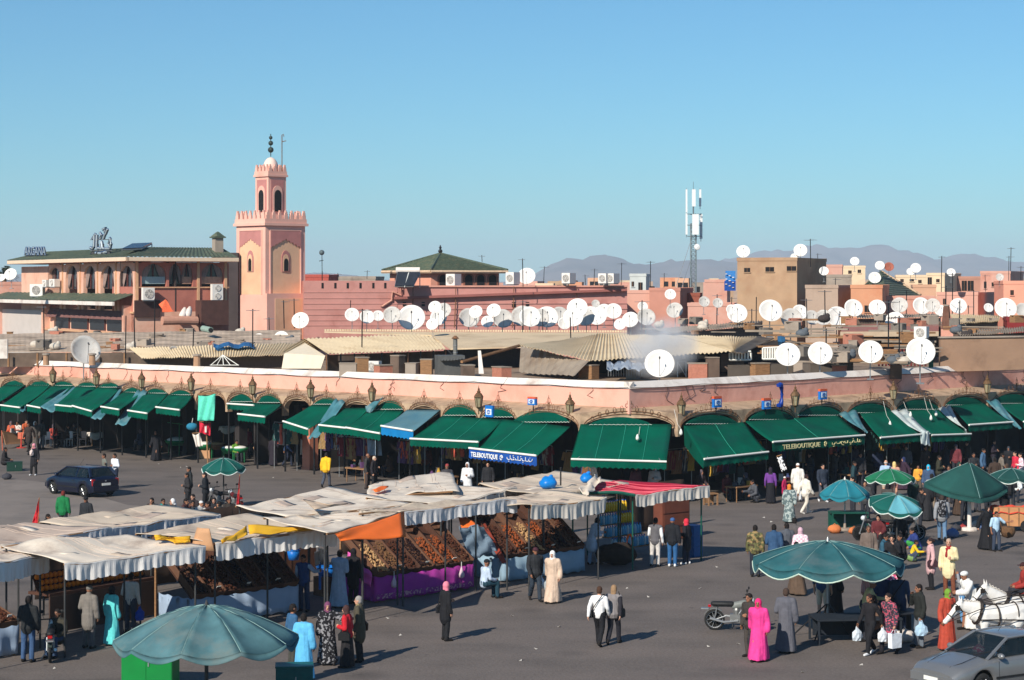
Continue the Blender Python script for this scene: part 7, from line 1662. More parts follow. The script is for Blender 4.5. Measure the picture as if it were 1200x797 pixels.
def car(label, loc, rz, paint, prof, L, W, wb, r=.3, plate='', hatch=True, name='parked_car'):
 """front towards +x.  prof: list of (x, belt z, roof z, half width factor);roof==belt where there is no cabin"""
 t=thing(name, label, 'car', loc, rz);wx=(wb/2,-wb/2);xs=[]
 x0, x1=-L/2, L/2;N=64
 def ip(x, k):
  for i in range(len(prof)-1):
   if x <= prof[i+1][0]:
    u=(x-prof[i][0])/(prof[i+1][0]-prof[i][0]);u=max(0, min(1, u));return prof[i][k]+(prof[i+1][k]-prof[i][k])*u
  return prof[-1][k]
 body=MB();body.smooth=True;rows=[]
 for i in range(N+1):
  x=x0+(x1-x0)*i/N;e=min(1,(min(x-x0, x1-x)/.42));e=max(0, e);taper=.86+.14*math.sin(e*math.pi/2);hw=W/2*taper;zb=ip(x, 1);lo=.2+.07*(1-e)
  for c in wx:
   d=abs(x-c)
   if d < r+.07: lo=max(lo, r+math.sqrt(max(0,(r+.07)**2-d*d)))
  lo=min(lo, zb-.16);mid=min(zb-.1, max(lo+.03,.52))
  half=[(hw*.93, lo),(hw*.99, lo+(mid-lo)*.5),(hw, mid),(hw*.985, zb-.09),(hw*.955, zb-.035),(hw*.88, zb),(hw*.5, zb+.035),(0, zb+.045)]
  rows.append([Vector((x, -y, z)) for y, z in half]+[Vector((x, y, z)) for y, z in half[-2::-1]])
 body.grid(rows);body.smooth=False
 for rw in (rows[0], rows[-1]): body.add(rw, [list(range(len(rw)))])
 obj('body', body, paint, t)
 mb=MB();mb.box((0,0,.36),(L*.9, W*.8,.3));obj('underbody', mb, BLK, t)
 cab=[p for p in prof if p[2] > p[1]+.01];first=[prof[i-1] for i in range(1, len(prof)) if prof[i][2] > prof[i][1]+.01 and prof[i-1][2] <= prof[i-1][1]+.01][0];last=[prof[i+1] for i in range(len(prof)-1) if prof[i][2] > prof[i][1]+.01 and prof[i+1][2] <= prof[i+1][1]+.01][0]
 xr0, xr1=cab[0][0], cab[-1][0];xb0, xb1=first[0], last[0];zr=max(p[2] for p in cab);bw, rw_=W/2*.88, W/2*.68
 zb0, zb1=first[1]+.03, last[1]+.03;zbm=ip(0,1)+.0
 # roof shell
 mb=MB();mb.smooth=True;rr=[]
 for i in range(9):
  x=xr0+(xr1-xr0)*i/8;z=zr-.05*(abs(2*i/8-1)**2);rr.append([Vector((x, y*rw_, z-.05*abs(y)**3)) for y in (-1,-.9,-.6,0,.6,.9,1)])
 mb.grid(rr, -.03);obj('roof', mb, paint, t)
 zre=zr-.1
 A=lambda x, y, z: Vector((x, y, z))
 def pane(nm, q, th=.012): mb=MB();n_=(q[1]-q[0]).cross(q[3]-q[0]).normalized();mb.prism(q, n_*th);return obj(nm, mb, CGL, t)
 pane('windscreen', [A(xb1,-bw*.93, zb1), A(xb1, bw*.93, zb1), A(xr1, rw_*.95, zre+.03), A(xr1,-rw_*.95, zre+.03)])
 pane('rear_window', [A(xb0,-bw*.9, zb0), A(xb0, bw*.9, zb0), A(xr0, rw_*.93, zre+.03), A(xr0,-rw_*.93, zre+.03)])
 mid=(xr0+xr1)/2-.05
 for s in (-1,1):
  yb, yr=s*bw*.985, s*rw_*.985;zl=zbm+.02
  pane('side_window', [A(xb1-.2, yb, zl), A(mid+.05, yb, zl), A(mid+.05, yr, zre), A(xr1-.06, yr, zre)]);pane('side_window', [A(mid-.05, yb, zl), A(xb0+.3, yb, zl), A(xr0+.1, yr, zre), A(mid-.05, yr, zre)])
  for nm, (a, b), rad in (('windscreen_pillar', (A(xb1, s*bw*.96, zb1-.03), A(xr1, s*rw_*.98, zre+.04)), .042),('door_pillar', (A(mid, yb, zl-.03), A(mid, yr, zre+.03)), .045),('rear_pillar', (A(xb0+.06, s*bw*.95, zb0-.02), A(xr0, s*rw_*.97, zre+.04)), .075 if hatch else .06)):
   mb=MB();mb.tube([a, a.lerp(b, .5)+Vector((0, s*.012,.012)), b], rad, 6);obj(nm, mb, paint, t)
  mb=MB();mb.tube([A(xr0, s*rw_*.99, zre+.03), A((xr0+xr1)/2, s*rw_*1.0, zr-.045), A(xr1, s*rw_*.99, zre+.03)], .035,6);obj('roof_rail', mb, paint, t)
  mb=MB();mb.ball((xb1-.32, s*(W/2*.98+.05), zbm+.06), 1,10,6,(.07,.11,.075));obj('mirror', mb, paint, t, smooth=True)
  dz=zbm-.2
  for xx in (mid+.12, mid-.75): mb=MB();mb.box((xx, s*(W/2*.992), dz+.06),(.17,.03,.03));obj('door_handle', mb, BLK, t)
  mb=MB()
  for xx in (xb1-.3, mid, xb0+.45): mb.tube([(xx, s*W/2*.992,.3),(xx, s*W/2*1.0,.52),(xx, s*W/2*.985, zbm-.06)], .006,4)
  obj('door_seam', mb, BLK, t)
  mb=MB();mb.box((0, s*W/2*1.0,.45),(wb-.8,.025,.05));obj('side_moulding', mb, BLK, t)
  zf=ip(x1-.1,1);mb=MB();mb.ball((x1-.2, s*W*.345, zf-.14), 1,10,6,(.16,.17,.075));obj('headlight', mb, LAMPW, t, smooth=True)
  zr_=ip(x0+.06,1);mb=MB();mb.box((x0+.07, s*W*.40, zr_-.14),(.12,.15,.3 if hatch else .16));obj('tail_light', mb, LAMPR, t)
  for xx in wx: wheel(t, xx, s*(W/2-.12), r, .19)
 for x, sg in ((x0+.05,-1),(x1-.05,1)): mb=MB();mb.box((x, 0,.42),(.16, W*.86,.2));obj('bumper', mb, paint, t)
 mb=MB();mb.box((x0-.04,0,.62 if hatch else .5),(.02,.48,.11));pl=obj('number_plate', mb, PALE, t)
 mb=MB();mb.box((x1+.035,0,.43),(.02,.48,.1));obj('number_plate', mb, PALE, t);mb=MB();mb.box((x1-.01,0, ip(x1-.1,1)-.18),(.06, W*.36,.11));obj('grille', mb, BLK, t)
 mb=MB();mb.ball((x0-.005,0, ip(x0+.05,1)-.08), .05,8,5,(.3,1,.7));obj('badge', mb, RIM, t)
 SEAT=M('seat_grey', srgb(70,70,74), .9)
 for xx in (.15,-.75):
  for s in (-1,1): mb=MB();mb.box((xx, s*.36,.62),(.5,.48,.16));mb.box((xx-.26, s*.36,.9),(.14,.46,.6), 0, Matrix.Rotation(-.2,3, 'Y'));mb.box((xx-.33, s*.36,1.24),(.1,.24,.16));obj('seat', mb, SEAT, t)
 mb=MB();mb.box((xb1-.42,0, zb1-.1),(.5, W*.78,.14));obj('dashboard', mb, BLK, t)
 mb=MB();mb.tube([(xb1-.62,.36+.18*math.cos(a*.5236), zb1-.02+.17*math.sin(a*.5236)) for a in range(13)], .016,5);obj('steering_wheel', mb, BLK, t)
 for s in (-.3,.3): mb=MB();mb.tube([(xb1+.04, s, zb1+.035),(xb1-.14, s+.42, zb1+.17)], .011,4);obj('wiper', mb, BLK, t)
 mb=MB()
 for s in (-.32,.32): mb.tube([(xb1+.08, s*1.5, zb1+.03),((xb1+x1)/2, s*1.45, ip((xb1+x1)/2,1)+.045),(x1-.22, s*1.2, ip(x1-.22,1)+.035)], .008,4)
 obj('bonnet_seam', mb, BLK, t)
 mb=MB();mb.tube([(xr1-.25,0, zr),(xr1-.55,0, zr+.3)], .007,4);obj('aerial', mb, BLK, t);return t
def paintm(name, c): m=M(name, c, .28,.04,3, metal=.35, spec=.6);m.node_tree.nodes['Principled BSDF'].inputs['Coat Weight'].default_value=.5;m.node_tree.nodes['Principled BSDF'].inputs['Coat Roughness'].default_value=.08;return m
HAT=[(-1.95,.78,.78,1),(-1.8,.93,.93,1),(-1.78,.95,.95,1),(-1.42,.93,1.40,1),(.35,.9,1.40,1),(1.1,.9,.9,1),(1.75,.72,.72,1),(1.92,.6,.6,1)]
SED=[(-2.2,.78,.78,1),(-2.12,.93,.93,1),(-1.65,.95,.95,1),(-1.0,.93,1.39,1),(.28,.9,1.39,1),(1.1,.88,.88,1),(1.95,.72,.72,1),(2.2,.58,.58,1)]
rw0=G(97.8,583);dirv=Vector((-.73,.68,0));ctr=rw0+dirv*1.2+Vector((.68,.73,0))*.74
car('dark blue hatchback parked in the open square at left', ctr, math.atan2(dirv.y, dirv.x), paintm('paint_dark_blue', srgb(12,22,48)), HAT, 3.85,1.66,2.45,.29)
# silver saloon lower right
sc_=G(1160,739,1.38);dv=Vector((-.86,-.51,0)).normalized();scar=car('silver grey saloon car at the bottom right corner', Vector((sc_.x+.2, sc_.y-.1,0)), math.atan2(dv.y, dv.x), paintm('paint_silver_grey', srgb(126,127,128)), SED, 4.4,1.7,2.6,.3, hatch=False)
mw=Matrix.Translation(scar.location) @ Matrix.Rotation(scar.rotation_euler.z, 4, 'Z')
def inner_cloth(x, y, z, m, label, s=.16):
 p=mw @ Vector((x, y, z));mb=MB();mb.ball(p, s, 10,7,(1,1.2,.6));mb.v=[tuple(Vector(v)+Vector((0,0,.06*noise.noise(Vector(v)*9)))) for v in mb.v];tag(obj('cloth_bundle', mb, m, smooth=True), label, 'cloth')
inner_cloth(.62,-.05,.98, pattern('pink_white_print', srgb(210,90,130), srgb(230,230,232), 'noise', 18), 'pink and white cloth on the dashboard of the silver car');inner_cloth(.66,.55,.97, MC((220,222,226)), 'white cloth at the left of the silver car dashboard', .1)

def motorbike(label, loc, rz, m=None, name='motorbike'):
 t=thing(name, label, 'motorbike', loc, rz);Mx=Matrix.Rotation(R(90), 3, 'X');m=m or IRON
 for x in (-.58,.6):
  mb=MB();mb.smooth=True;mb.lathe([(.24,-.04),(.29,-.035),(.3,0),(.29,.035),(.24,.04),(.235,0),(.24,-.04)], 22,(x, 0,.3), Mx);w=obj('wheel', mb, TYRE, t)
  mb=MB();mb.tube([(x+.235*math.cos(a*.3), 0,.3+.235*math.sin(a*.3)) for a in range(22)], .018,5)
  for k in range(10): a=k*.628;mb.tube([(x, 0,.3),(x+.23*math.cos(a), .01,.3+.23*math.sin(a))], .006,3)
  mb.tube([(x, -.06,.3),(x, .06,.3)], .04,8);obj('rim', mb, RIM, w)
  mb=MB();mb.grid([[Vector((x+.33*math.cos(a), y, .3+.33*math.sin(a))) for y in (-.06,.06)] for a in [(.3 if x > 0 else .9)+i*.25 for i in range(8)]], .01);obj('mudguard', mb, m, t)
 mb=MB()
 for y in (-.06,.06): mb.tube([(-.58, y, .3),(-.25, y, .42),(.05, y, .4),(.38, y*.5,.82)], .022,5);mb.tube([(-.58, y*1.4,.32),(-.5, y*1.4,.66)], .02,5);mb.tube([(.6, y, .3),(.42, y, .86),(.38, y, .98)], .024,5)
 mb.tube([(-.62,0,.68),(.38,0,.74)], .025,5);obj('frame', mb, STEEL, t)
 mb=MB();mb.smooth=True;mb.cap((-.02,0,.72),(.28,0,.78), .1,.12,1,.8);obj('tank', mb, m, t)
 mb=MB();mb.smooth=True;mb.cap((-.62,0,.76),(-.08,0,.76), .075,.085,1,1.3);obj('seat', mb, BLK, t)
 mb=MB();mb.box((.02,0,.36),(.3,.2,.24));mb.lathe([(.1,0),(.1,.14),(.07,.2)], 10,(.05,0,.46));obj('engine', mb, M('engine_alloy', srgb(130,130,128), .45,.2,8, metal=.6), t)
 mb=MB();mb.tube([(.12,-.12,.3),(-.3,-.14,.26),(-.7,-.14,.36)], [.025,.035,.045], 7);obj('exhaust', mb, RIM, t)
 mb=MB();mb.tube([(.28,-.32,1.0),(.36,-.1,1.0),(.36,.1,1.0),(.28,.32,1.0)], .018,5);hb=obj('handlebar', mb, BLK, t)
 for s in (-1,1): mb=MB();mb.tube([(.33, s*.2,1.0),(.38, s*.26,1.16)], .008,4);mb.ball((.38, s*.27,1.2), .06,8,5,(.4,1.2,.8));obj('mirror', mb, BLK, hb)
 mb=MB();mb.smooth=True;mb.ball((.47,0,.88), .1,10,7);obj('headlight', mb, LAMPW, t)
 mb=MB();mb.box((-.72,0,.7),(.08,.12,.07));obj('tail_light', mb, LAMPR, t);mb=MB();mb.tube([(-.05,.08,.3),(-.1,.25,.01)], .014,4);obj('stand', mb, STEEL, t);mb=MB();mb.box((-.85,0,.62),(.22,.2,.03));obj('carrier', mb, STEEL, t);return t
motorbike('old moped parked alone on the asphalt behind the pink robed woman', G(861,739), R(-12), MC((120,124,120), .5, 'paint'), 'moped')
motorbike('scooter parked nose in under the white stall beside the man in jeans', G(60,772), R(100), MC((50,60,56), .4, 'paint'))
motorbike('motorbike with chrome wheels under the small green parasol', G(258,598), R(150));motorbike('second motorbike under the small green parasol, nearer the red flag', G(275,601), R(120), MC((90,30,30), .4, 'paint'))
motorbike('motorbike parked behind the seated group at right, on the left of two', G(1026,634), R(170));motorbike('motorbike parked behind the seated group at right, on the right of two', G(1060,634), R(15))

# ================================================================ horses of the waiting carriage
HW=M('horse_white', srgb(226,222,216), .8,.05,3, bump=.1, dirt=srgb(190,182,174), dscale=1.4);HM_=M('horse_mane', srgb(200,192,182), .9,.15,10, stretch=(1,1,4));LEA=M('harness_leather', (.03,.022,.018), .5,.3,8)
def horse(label, loc, rz, headdown=.15):
 t=thing('horse', label, 'horse', loc, rz, 'white carriage horses');mb=MB();c=mb.cap      # facing +x
 c((-.55,0,1.16),(-.1,0,1.1), .29,.28,1,1);c((-.1,0,1.1),(.42,0,1.12), .28,.3,1,.92);c((.42,0,1.12),(.6,0,1.16), .28,.22,1,.85);c((-.62,0,1.2),(-.5,0,1.16), .27,.28,1,.95)
 n0, n1=Vector((.55,0,1.28)), Vector((1.06,0,1.72-headdown));c(n0, n0.lerp(n1,.5), .23,.17,1,.62);c(n0.lerp(n1,.5), n1,.17,.12,1,.65)
 h1=n1+Vector((.42,0,-.42));c(n1+Vector((-.01,0,.02)), n1.lerp(h1,.45), .125,.1,1,.75);c(n1.lerp(h1,.45), h1,.095,.065,1,.85);c(n1+Vector((.08,0,-.12)), n1+Vector((.16,0,-.2)), .1,.07,1,.7);mb.ball(h1,.075,8,6)
 for s in (-1,1):
  c(n1+Vector((-.02, s*.06,.1)), n1+Vector((.0, s*.08,.25)), .04,.014)
  f=Vector((.42, s*.15,.95));c(f, (.44, s*.15,.56), .13,.065,1,.8);c((.44, s*.15,.56),(.43, s*.15,.5), .068,.06);c((.43, s*.15,.5),(.43, s*.15,.14), .048,.04);c((.43, s*.15,.14),(.47, s*.15,.05), .05,.065)
  c((-.58, s*.16,1.05),(-.42, s*.16,.72), .22,.12,1,.7);c((-.42, s*.16,.72),(-.66, s*.16,.5), .1,.062);c((-.66, s*.16,.5),(-.62, s*.16,.14), .056,.042);c((-.62, s*.16,.14),(-.57, s*.16,.05), .05,.065)
 me=fuse(mb, .022,3);me.materials.append(HW);o=bpy.data.objects.new('body', me);COL.objects.link(o);o.parent=t
 mb=MB();rows=[[], []]
 for i in range(15):
  u=i/14;p=(n0+Vector((-.14,0,.2))).lerp(n1+Vector((-.02,0,.16)), u);rows[0].append(p+Vector((0,0,.02*math.sin(i*3))));rows[1].append(p+Vector((.05+.02*math.sin(i*5), -.13,-.2)))
 mb.grid(rows, .03);obj('mane', mb, HM_, t);mb=MB();mb.smooth=True;mb.tube([(-.86,0,1.3),(-1.0,0,1.15),(-1.02,0,.8),(-.98,0,.5)], [.05,.09,.08,.02], 8);obj('tail', mb, HM_, t)
 for s in (-1,1): mb=MB();mb.ball(n1+Vector((.12, s*.085,-.06)), .022,8,6);obj('eye', mb, EYE, t)
 mb=MB();ring=lambda p, d, r, y: [Vector(p)+Vector((-d.z*r*math.cos(a), r*y*math.sin(a), d.x*r*math.cos(a))) for a in [i*math.pi/8 for i in range(17)]]
 d=(h1-n1).normalized();mb.tube(ring(n1.lerp(h1,.68), d, .1,.85), .014,4);mb.tube(ring(n1.lerp(h1,.12), d, .15,.75), .014,4)
 for s in (-1,1): mb.tube([n1.lerp(h1,.1)+Vector((0, s*.09,.05)), n1.lerp(h1,.68)+Vector((0, s*.085,0))], .012,4)
 obj('bridle', mb, LEA, t)
 for s in (-1,1): mb=MB();mb.box(n1+Vector((.13, s*.125,-.05)),(.12,.02,.12));obj('blinker', mb, LEA, t)
 mb=MB();d=(n1-n0).normalized();mb.tube(ring(n0+Vector((.0,0,-.04)), d, .32,.72), .05,6);obj('collar', mb, LEA, t)
 mb=MB();mb.tube([(.05+.0*a, .31*math.sin(a*.3927), 1.1+.315*math.cos(a*.3927)) for a in range(17)], .028,4);mb.tube([(-.5,.3*math.sin(a*.3927), 1.15+.31*math.cos(a*.3927)) for a in range(17)], .02,4)
 for s in (-1,1): mb.tube([(.6, s*.27,1.05),(.05, s*.33,1.05),(-.9, s*.33,1.0),(-1.7, s*.33,.95)], .018,4)
 mb.tube([(.4,0,1.43),(-.2,0,1.41),(-.8,0,1.46)], .02,4);obj('harness', mb, LEA, t)
 for s in (-1,1):
  mb=MB();mb.tube([h1+Vector((-.05, s*.08,.0)), Vector((.3, s*.3,1.45)), Vector((-1.4, s*.25,1.75)), Vector((-3.0, s*.2,1.95))], .012,4);obj('rein', mb, LEA, t)
 return t
hd=Vector((-.97,-.22,0));hz_=math.atan2(hd.y, hd.x)
h1_=G(1168,770);horse('white carriage horse in front with lowered head beside the silver car', h1_, hz_, .3)
h2_=G(1196,758);horse('second white carriage horse with higher head behind the first', h2_, hz_, .08)
p=G(1210,745);t=thing('carriage', 'dark open carriage behind the white horses at the right edge', 'carriage', Vector((p.x+3.6, p.y+.6,0)), hz_)
for x in (-.7,.9):
 for s in (-1,1):
  r_=.55 if x < 0 else .42;mb=MB();mb.tube([(x+r_*math.cos(a*.3142), s*.75, r_+r_*math.sin(a*.3142)) for a in range(21)], .03,5)
  for k in range(10): mb.tube([(x, s*.75, r_),(x+r_*math.cos(k*.628), s*.75, r_+r_*math.sin(k*.628))], .018,4)
  obj('wheel', mb, MC((120,30,30), .5, 'paint'), t)
mb=MB();mb.prism([(-1.2,-.6,.75),(.7,-.6,.75),(1.2,-.6,1.2),(.9,-.6,1.25),(.5,-.6,.95),(-.4,-.6,.95),(-.6,-.6,1.3),(-1.25,-.6,1.35)], Vector((0,1.2,0)));obj('body', mb, MC((30,40,34), .4, 'paint'), t)
mb=MB();mb.box((.75,0,1.32),(.5,1.0,.14));mb.box((-.9,0,1.05),(.6,1.0,.16));obj('seat', mb, LEA, t);mb=MB();mb.tube([(1.1,0,.8),(4.4,0,.95)], .05,6);obj('shaft', mb, WOOD, t)
# ================================================================ the people
BK=(30,30,33);JN=(58,84,120);DK=(44,46,54);GY=(112,112,116);WH_=(226,224,220)
CAMO=pattern('camouflage', srgb(150,124,84), srgb(70,60,44), 'noise', 9, srgb(96,96,60));FLOR=pattern('floral_print', srgb(58,34,46), srgb(190,80,100), 'noise', 20, srgb(60,66,76));PLAID=pattern('pink_check', srgb(222,170,186), srgb(240,226,228), 'check', 14);GPRT=pattern('grey_print', srgb(92,108,110), srgb(160,170,166), 'noise', 9);BPRT=pattern('black_print', srgb(26,26,30), srgb(140,140,144), 'noise', 14, srgb(34,34,38));STR=pattern('white_stripe', srgb(232,230,226), srgb(150,160,170), 'stripe', 6);ROSEP=pattern('rose_stripe', srgb(190,60,70), srgb(214,190,170), 'stripe', 8)
J_=lambda c: ('jacket', c)
T_=lambda c: ('trousers', c)
hair=('hair', HAIRC['k'])
# --- foreground left, under and before the white stall
person(33,776, 'man in black leather jacket and jeans standing beside the scooter, back turned', 'hold', 10, J_((34,36,38)), T_(JN), hair, 1, h=1.76)
person(70,768, 'man in olive jacket sitting behind the scooter under the white stall', 'sit', 200, J_((62,58,48)), T_((50,70,100)), hair, 1)
person(104,760, 'man in grey coat standing in the shade at the juice counter', 'hold', 20,('coat', (120,114,108)), T_((96,92,92)),('cap', (110,108,104)), 1, h=1.74)
person(131,756, 'woman in shining turquoise robe in the shade of the white stall', 'stand', 40,('robe', (96,206,206)), None, ('scarf', (24,26,32)), 1, h=1.64)
person(153,742, 'man in pale shirt standing in the stall shade with a blue bag', 'hold', 20,('shirt', (190,184,176)), T_((60,64,76)), hair, 1, extra=[('plastic', (34,70,160), 'blue bag held by the man in pale shirt under the white stall', 1)])
person(356,716, 'stall keeper with pale blue sleeves and navy apron at the end of the fruit display', 'out', 200,('vest', (34,62,110),(150,170,196)), T_((40,52,78)), hair, 1)
person(397,712, 'man in long pale blue grey smock seen from behind between two stalls', 'reach', 20,('robe', (146,166,190)), T_(DK), hair, 1, h=1.8)
person(414,708, 'person in black standing in the shadow beside the purple display', 'stand', 30,('coat', (24,22,26)), T_(BK),('scarf', (26,24,28)), 1)
person(384,779, 'woman in black patterned robe and purple headscarf facing us in the foreground group', 'out', 175,('robe', BPRT), None, ('scarf', (112,62,92)), 2, h=1.66)
person(407,782, 'woman in red jacket and long black skirt in the foreground group', 'hold', 285, J_((196,32,44)),('skirt', (34,32,34)),('scarf', (70,46,44)), 2, h=1.62, extra=[('shoulderbag', (24,24,26), 'black handbag on the shoulder of the woman in red jacket', -1)])
person(421,776, 'grey haired man in brown olive coat with a khaki scarf in the foreground group', 'stand', 280,('coat', (78,72,58)), T_((34,32,34)), [('hair', HAIRC['g']),('wrapscarf', (128,114,80))], 2, h=1.76, extra=[('shoulderbag', (74,50,36), 'brown bag on the back of the grey haired man', 1)])
person(342,786, 'man in blue sweater half behind the largest parasol', 'hold', 60,('shirt', (52,92,128)), T_((66,66,60)), hair, 1, shoe=(190,140,70))
person(356,797, 'person in sky blue flowing robe seen from behind in the foreground', 'stand', 20,('robe', (96,180,224)), None, hair, 3, h=1.7)
person(522,751, 'woman in black coat and pink headscarf standing alone mid square', 'hold', 60,('coat', (26,26,30)), T_(BK),('scarf', (224,128,146)), 2, h=1.66, extra=[('shoulderbag', (28,28,32), 'black bag on the arm of the woman in pink headscarf', -1)])
person(567,702, 'man in pale blue shirt sitting at the end of the purple display', 'sit', 60,('shirt', (184,200,220)), T_((30,62,76)),('cap', (26,30,34)), 1)
person(627,704, 'man in black leather jacket and dark cap walking with a white bag', 'walk', 165, J_((38,40,44)), T_((44,54,66)),('cap', (70,34,44)), 1, extra=[('plastic', (214,226,234), 'white plastic bag carried by the man in leather jacket', -1)])
person(648,706, 'woman in beige robe and white headscarf walking beside the leather jacket man', 'walk2', 200,('robe', (204,178,156)), None, ('scarf', (232,230,226)), 2, h=1.66, extra=[('plastic', (160,168,172), 'translucent grey bag carried by the woman in beige robe', 1)])
person(702,757, 'woman in white blouse walking away with a dark bag, left of a pair', 'walk', 20,('shirt', (232,230,228)), T_((26,26,30)),('hair', HAIRC['br']), 2, h=1.68, extra=[('sling', (30,32,34), 'big dark bag of the woman in white blouse', -1)])
person(719,755, 'woman in grey top and black jeans walking away, right of a pair', 'walk2', 20,('vest', (128,122,122),(40,38,44)), T_((34,34,42)),('longhair', (150,120,90)), 2, h=1.68, extra=[('shoulderbag', (48,44,40), 'dark shoulder bag of the woman in grey top', 1)])
person(693,662, 'man in long white blue shirt bending over the heap at the drinks stall', 'lean', 60,('coat', (196,206,222)), T_((150,168,190)), hair, 1)
person(768,664, 'man in grey waistcoat with white sleeves and apron at the drinks stall', 'hold', 20,('vest', (96,94,98),(226,226,226)), T_((206,200,194)), hair, 1)
person(788,664, 'man in black jacket, blue cap and jeans at the drinks stall', 'stand', 15, J_((28,30,36)), T_((44,92,140)),('cap', (60,96,150)), 1, shoe=(220,220,220))
person(805,661, 'woman in black with red headscarf rightmost at the drinks stall', 'hold', 300,('coat', (34,32,38)), T_((38,44,60)),('scarf', (214,50,70)), 2, h=1.62, shoe=(225,225,225))
# --- left part of the open square
person(40,557, 'woman in black with pink headscarf walking towards us with a white bag at left', 'face', 190,('coat', (30,28,32)), T_((26,26,28)),('scarf', (222,140,156)), 2, h=1.66, shoe=(230,230,230), extra=[('plastic', (222,200,190), 'pale plastic bag carried by the woman in black at left', 1)])
person(34,529, 'person in brown coat walking before the cafe tables at left', 'walk', 200,('coat', (58,46,42)), T_((40,36,36)), hair, 1)
person(41,527, 'person in white hood among the cafe tables at left', 'walk2', 160,('robe', (90,84,80)), None, ('hood', (232,226,220)), 1)
person(49,526, 'man in dark grey jacket and light grey jeans by the cafe tables', 'stand', 20, J_((60,66,66)), T_((120,124,130)), hair, 1)
person(4,552, 'person in dark coat sitting at the left edge beside a green box', 'sit', 90, J_((40,36,38)), T_(DK), hair, 1, shoe=(200,120,120))
person(123,573, 'man in grey shirt behind the blue car, on the left', 'out', 240,('shirt', (110,112,104)), T_(DK), hair, 1)
person(135,573, 'man in white shirt and dark trousers at the rear of the blue car', 'hold', 220,('shirt', (228,230,236)), T_((36,42,60)), hair, 1)
person(183,540, 'person in long black hooded robe walking before the left awnings', 'walk', 200,('robe', (26,26,32)), None, ('hood', (30,30,36)), 1)
person(74,626, 'person in bright green jacket seen from behind the left stall roofs', 'stand', 10, J_((20,112,62)), T_(DK),('hair', (110,40,34)), 1)
person(101,634, 'man in dark jacket and shiny black cap behind the left stall roofs', 'stand', 200, J_((40,42,46)), T_(DK),('cap', (20,22,26)), 1)
person(50,634, 'person in dark clothes beside the folded red flag', 'crouch', 100, J_((38,38,40)), T_(DK), hair, 1)
person(222,592, 'man in black jacket standing at the back of the crouching crowd, taller of a pair', 'stand', 250, J_((40,44,46)), T_((32,32,36)), hair, 1)
person(220,598, 'young man standing in front of the tallest one in the crouching crowd', 'hold', 250, J_((44,42,44)), T_(BK), hair, 1, h=1.66)
person(241,601, 'man in black uniform jacket with white patch standing among the crowd', 'hold', 270, J_((26,30,36)), T_((24,26,30)), hair, 2, h=1.78)
CR=[(180,606,(54,44,40), 'k', 'dark haired person at the left end of the crouching crowd', None),(190,608,(40,130,120), 'k', 'person with teal scarf in the crouching crowd', None),(205,608,(60,56,54), None, 'person in white headcloth in the crouching crowd', (230,228,226)),(214,608,(70,44,44), 'k', 'pink faced youth beside the white headcloth', None),(226,610,(50,54,60), 'k', 'youth in grey leaning into the crowd ring', None),(228,602,(46,38,40), 'k', 'person looking over the ring below the standing pair', None),
   (233,610,(176,176,174), None, 'person in pale cap at the middle of the ring', (214,214,210)),(247,612,(60,44,42), 'k', 'brown jacketed person at the right of the ring', None),(252,606,(34,34,38), 'k', 'person in black behind the brown jacketed one', None),(260,612,(38,44,44), 'k', 'broad man in dark green at the right end of the ring', None),(268,606,(52,46,42), 'k', 'man in white collar near the motorbikes', None)]
for i, (x, y, c, hc_, lab, cov) in enumerate(CR): person(x, y+14, lab, 'sit' if i % 3 else 'sitface', [200,150,240,100,170,210,130,250,190,300,160][i], J_(c), T_(DK), hair if cov is None else ('hood' if i == 2 else 'skullcap', cov), i % 3, z=.35 if i % 2 else .2)
person(382,571, 'man in bright yellow jacket walking across the square', 'walk2', 20, J_((236,182,36)), T_((70,76,90)),('hair', (36,30,30)), 1, extra=[])
person(337,547, 'man in blue shirt standing beside the lit pink pillar', 'walk', 90,('shirt', (80,104,150)), T_((40,46,64)), hair, 1)
person(371,548, 'person in black standing by hanging clothes left of the yellow jacket', 'stand', 120,('coat', (34,32,36)), T_(BK), hair, 1)
person(430,573, 'tall bald man in dark grey looking down beside the white roofs', 'hold', 100, J_((58,56,56)), T_((72,60,56)),('bald', (60,50,46)), 1)
person(438,574, 'fair haired person in black beside the tall bald man', 'hold', 110, J_((40,36,40)), T_(BK),('hair', (200,180,160)), 2, h=1.64)
person(524,588, 'person in grey scarf behind the white sheet roof', 'stand', 180, J_((60,58,62)), T_(BK),('beanie', (150,60,60)), 1);person(548,586, 'person draped in a white shawl behind the white sheet roof', 'hold', 200,('robe', (222,222,222)), None, ('hood', (220,220,220)), 1);person(572,585, 'dark clothed person with fair face under the blue lettered awning', 'stand', 190, J_((36,36,40)), T_(BK), hair, 2)
person(745,590, 'person in maroon behind the red striped canopy, left of two', 'stand', 150, J_((92,50,58)), T_(BK), hair, 1);person(767,590, 'person in white hood behind the red striped canopy, right of two', 'hold', 210,('robe', (170,160,156)), None, ('hood', (206,200,196)), 1)
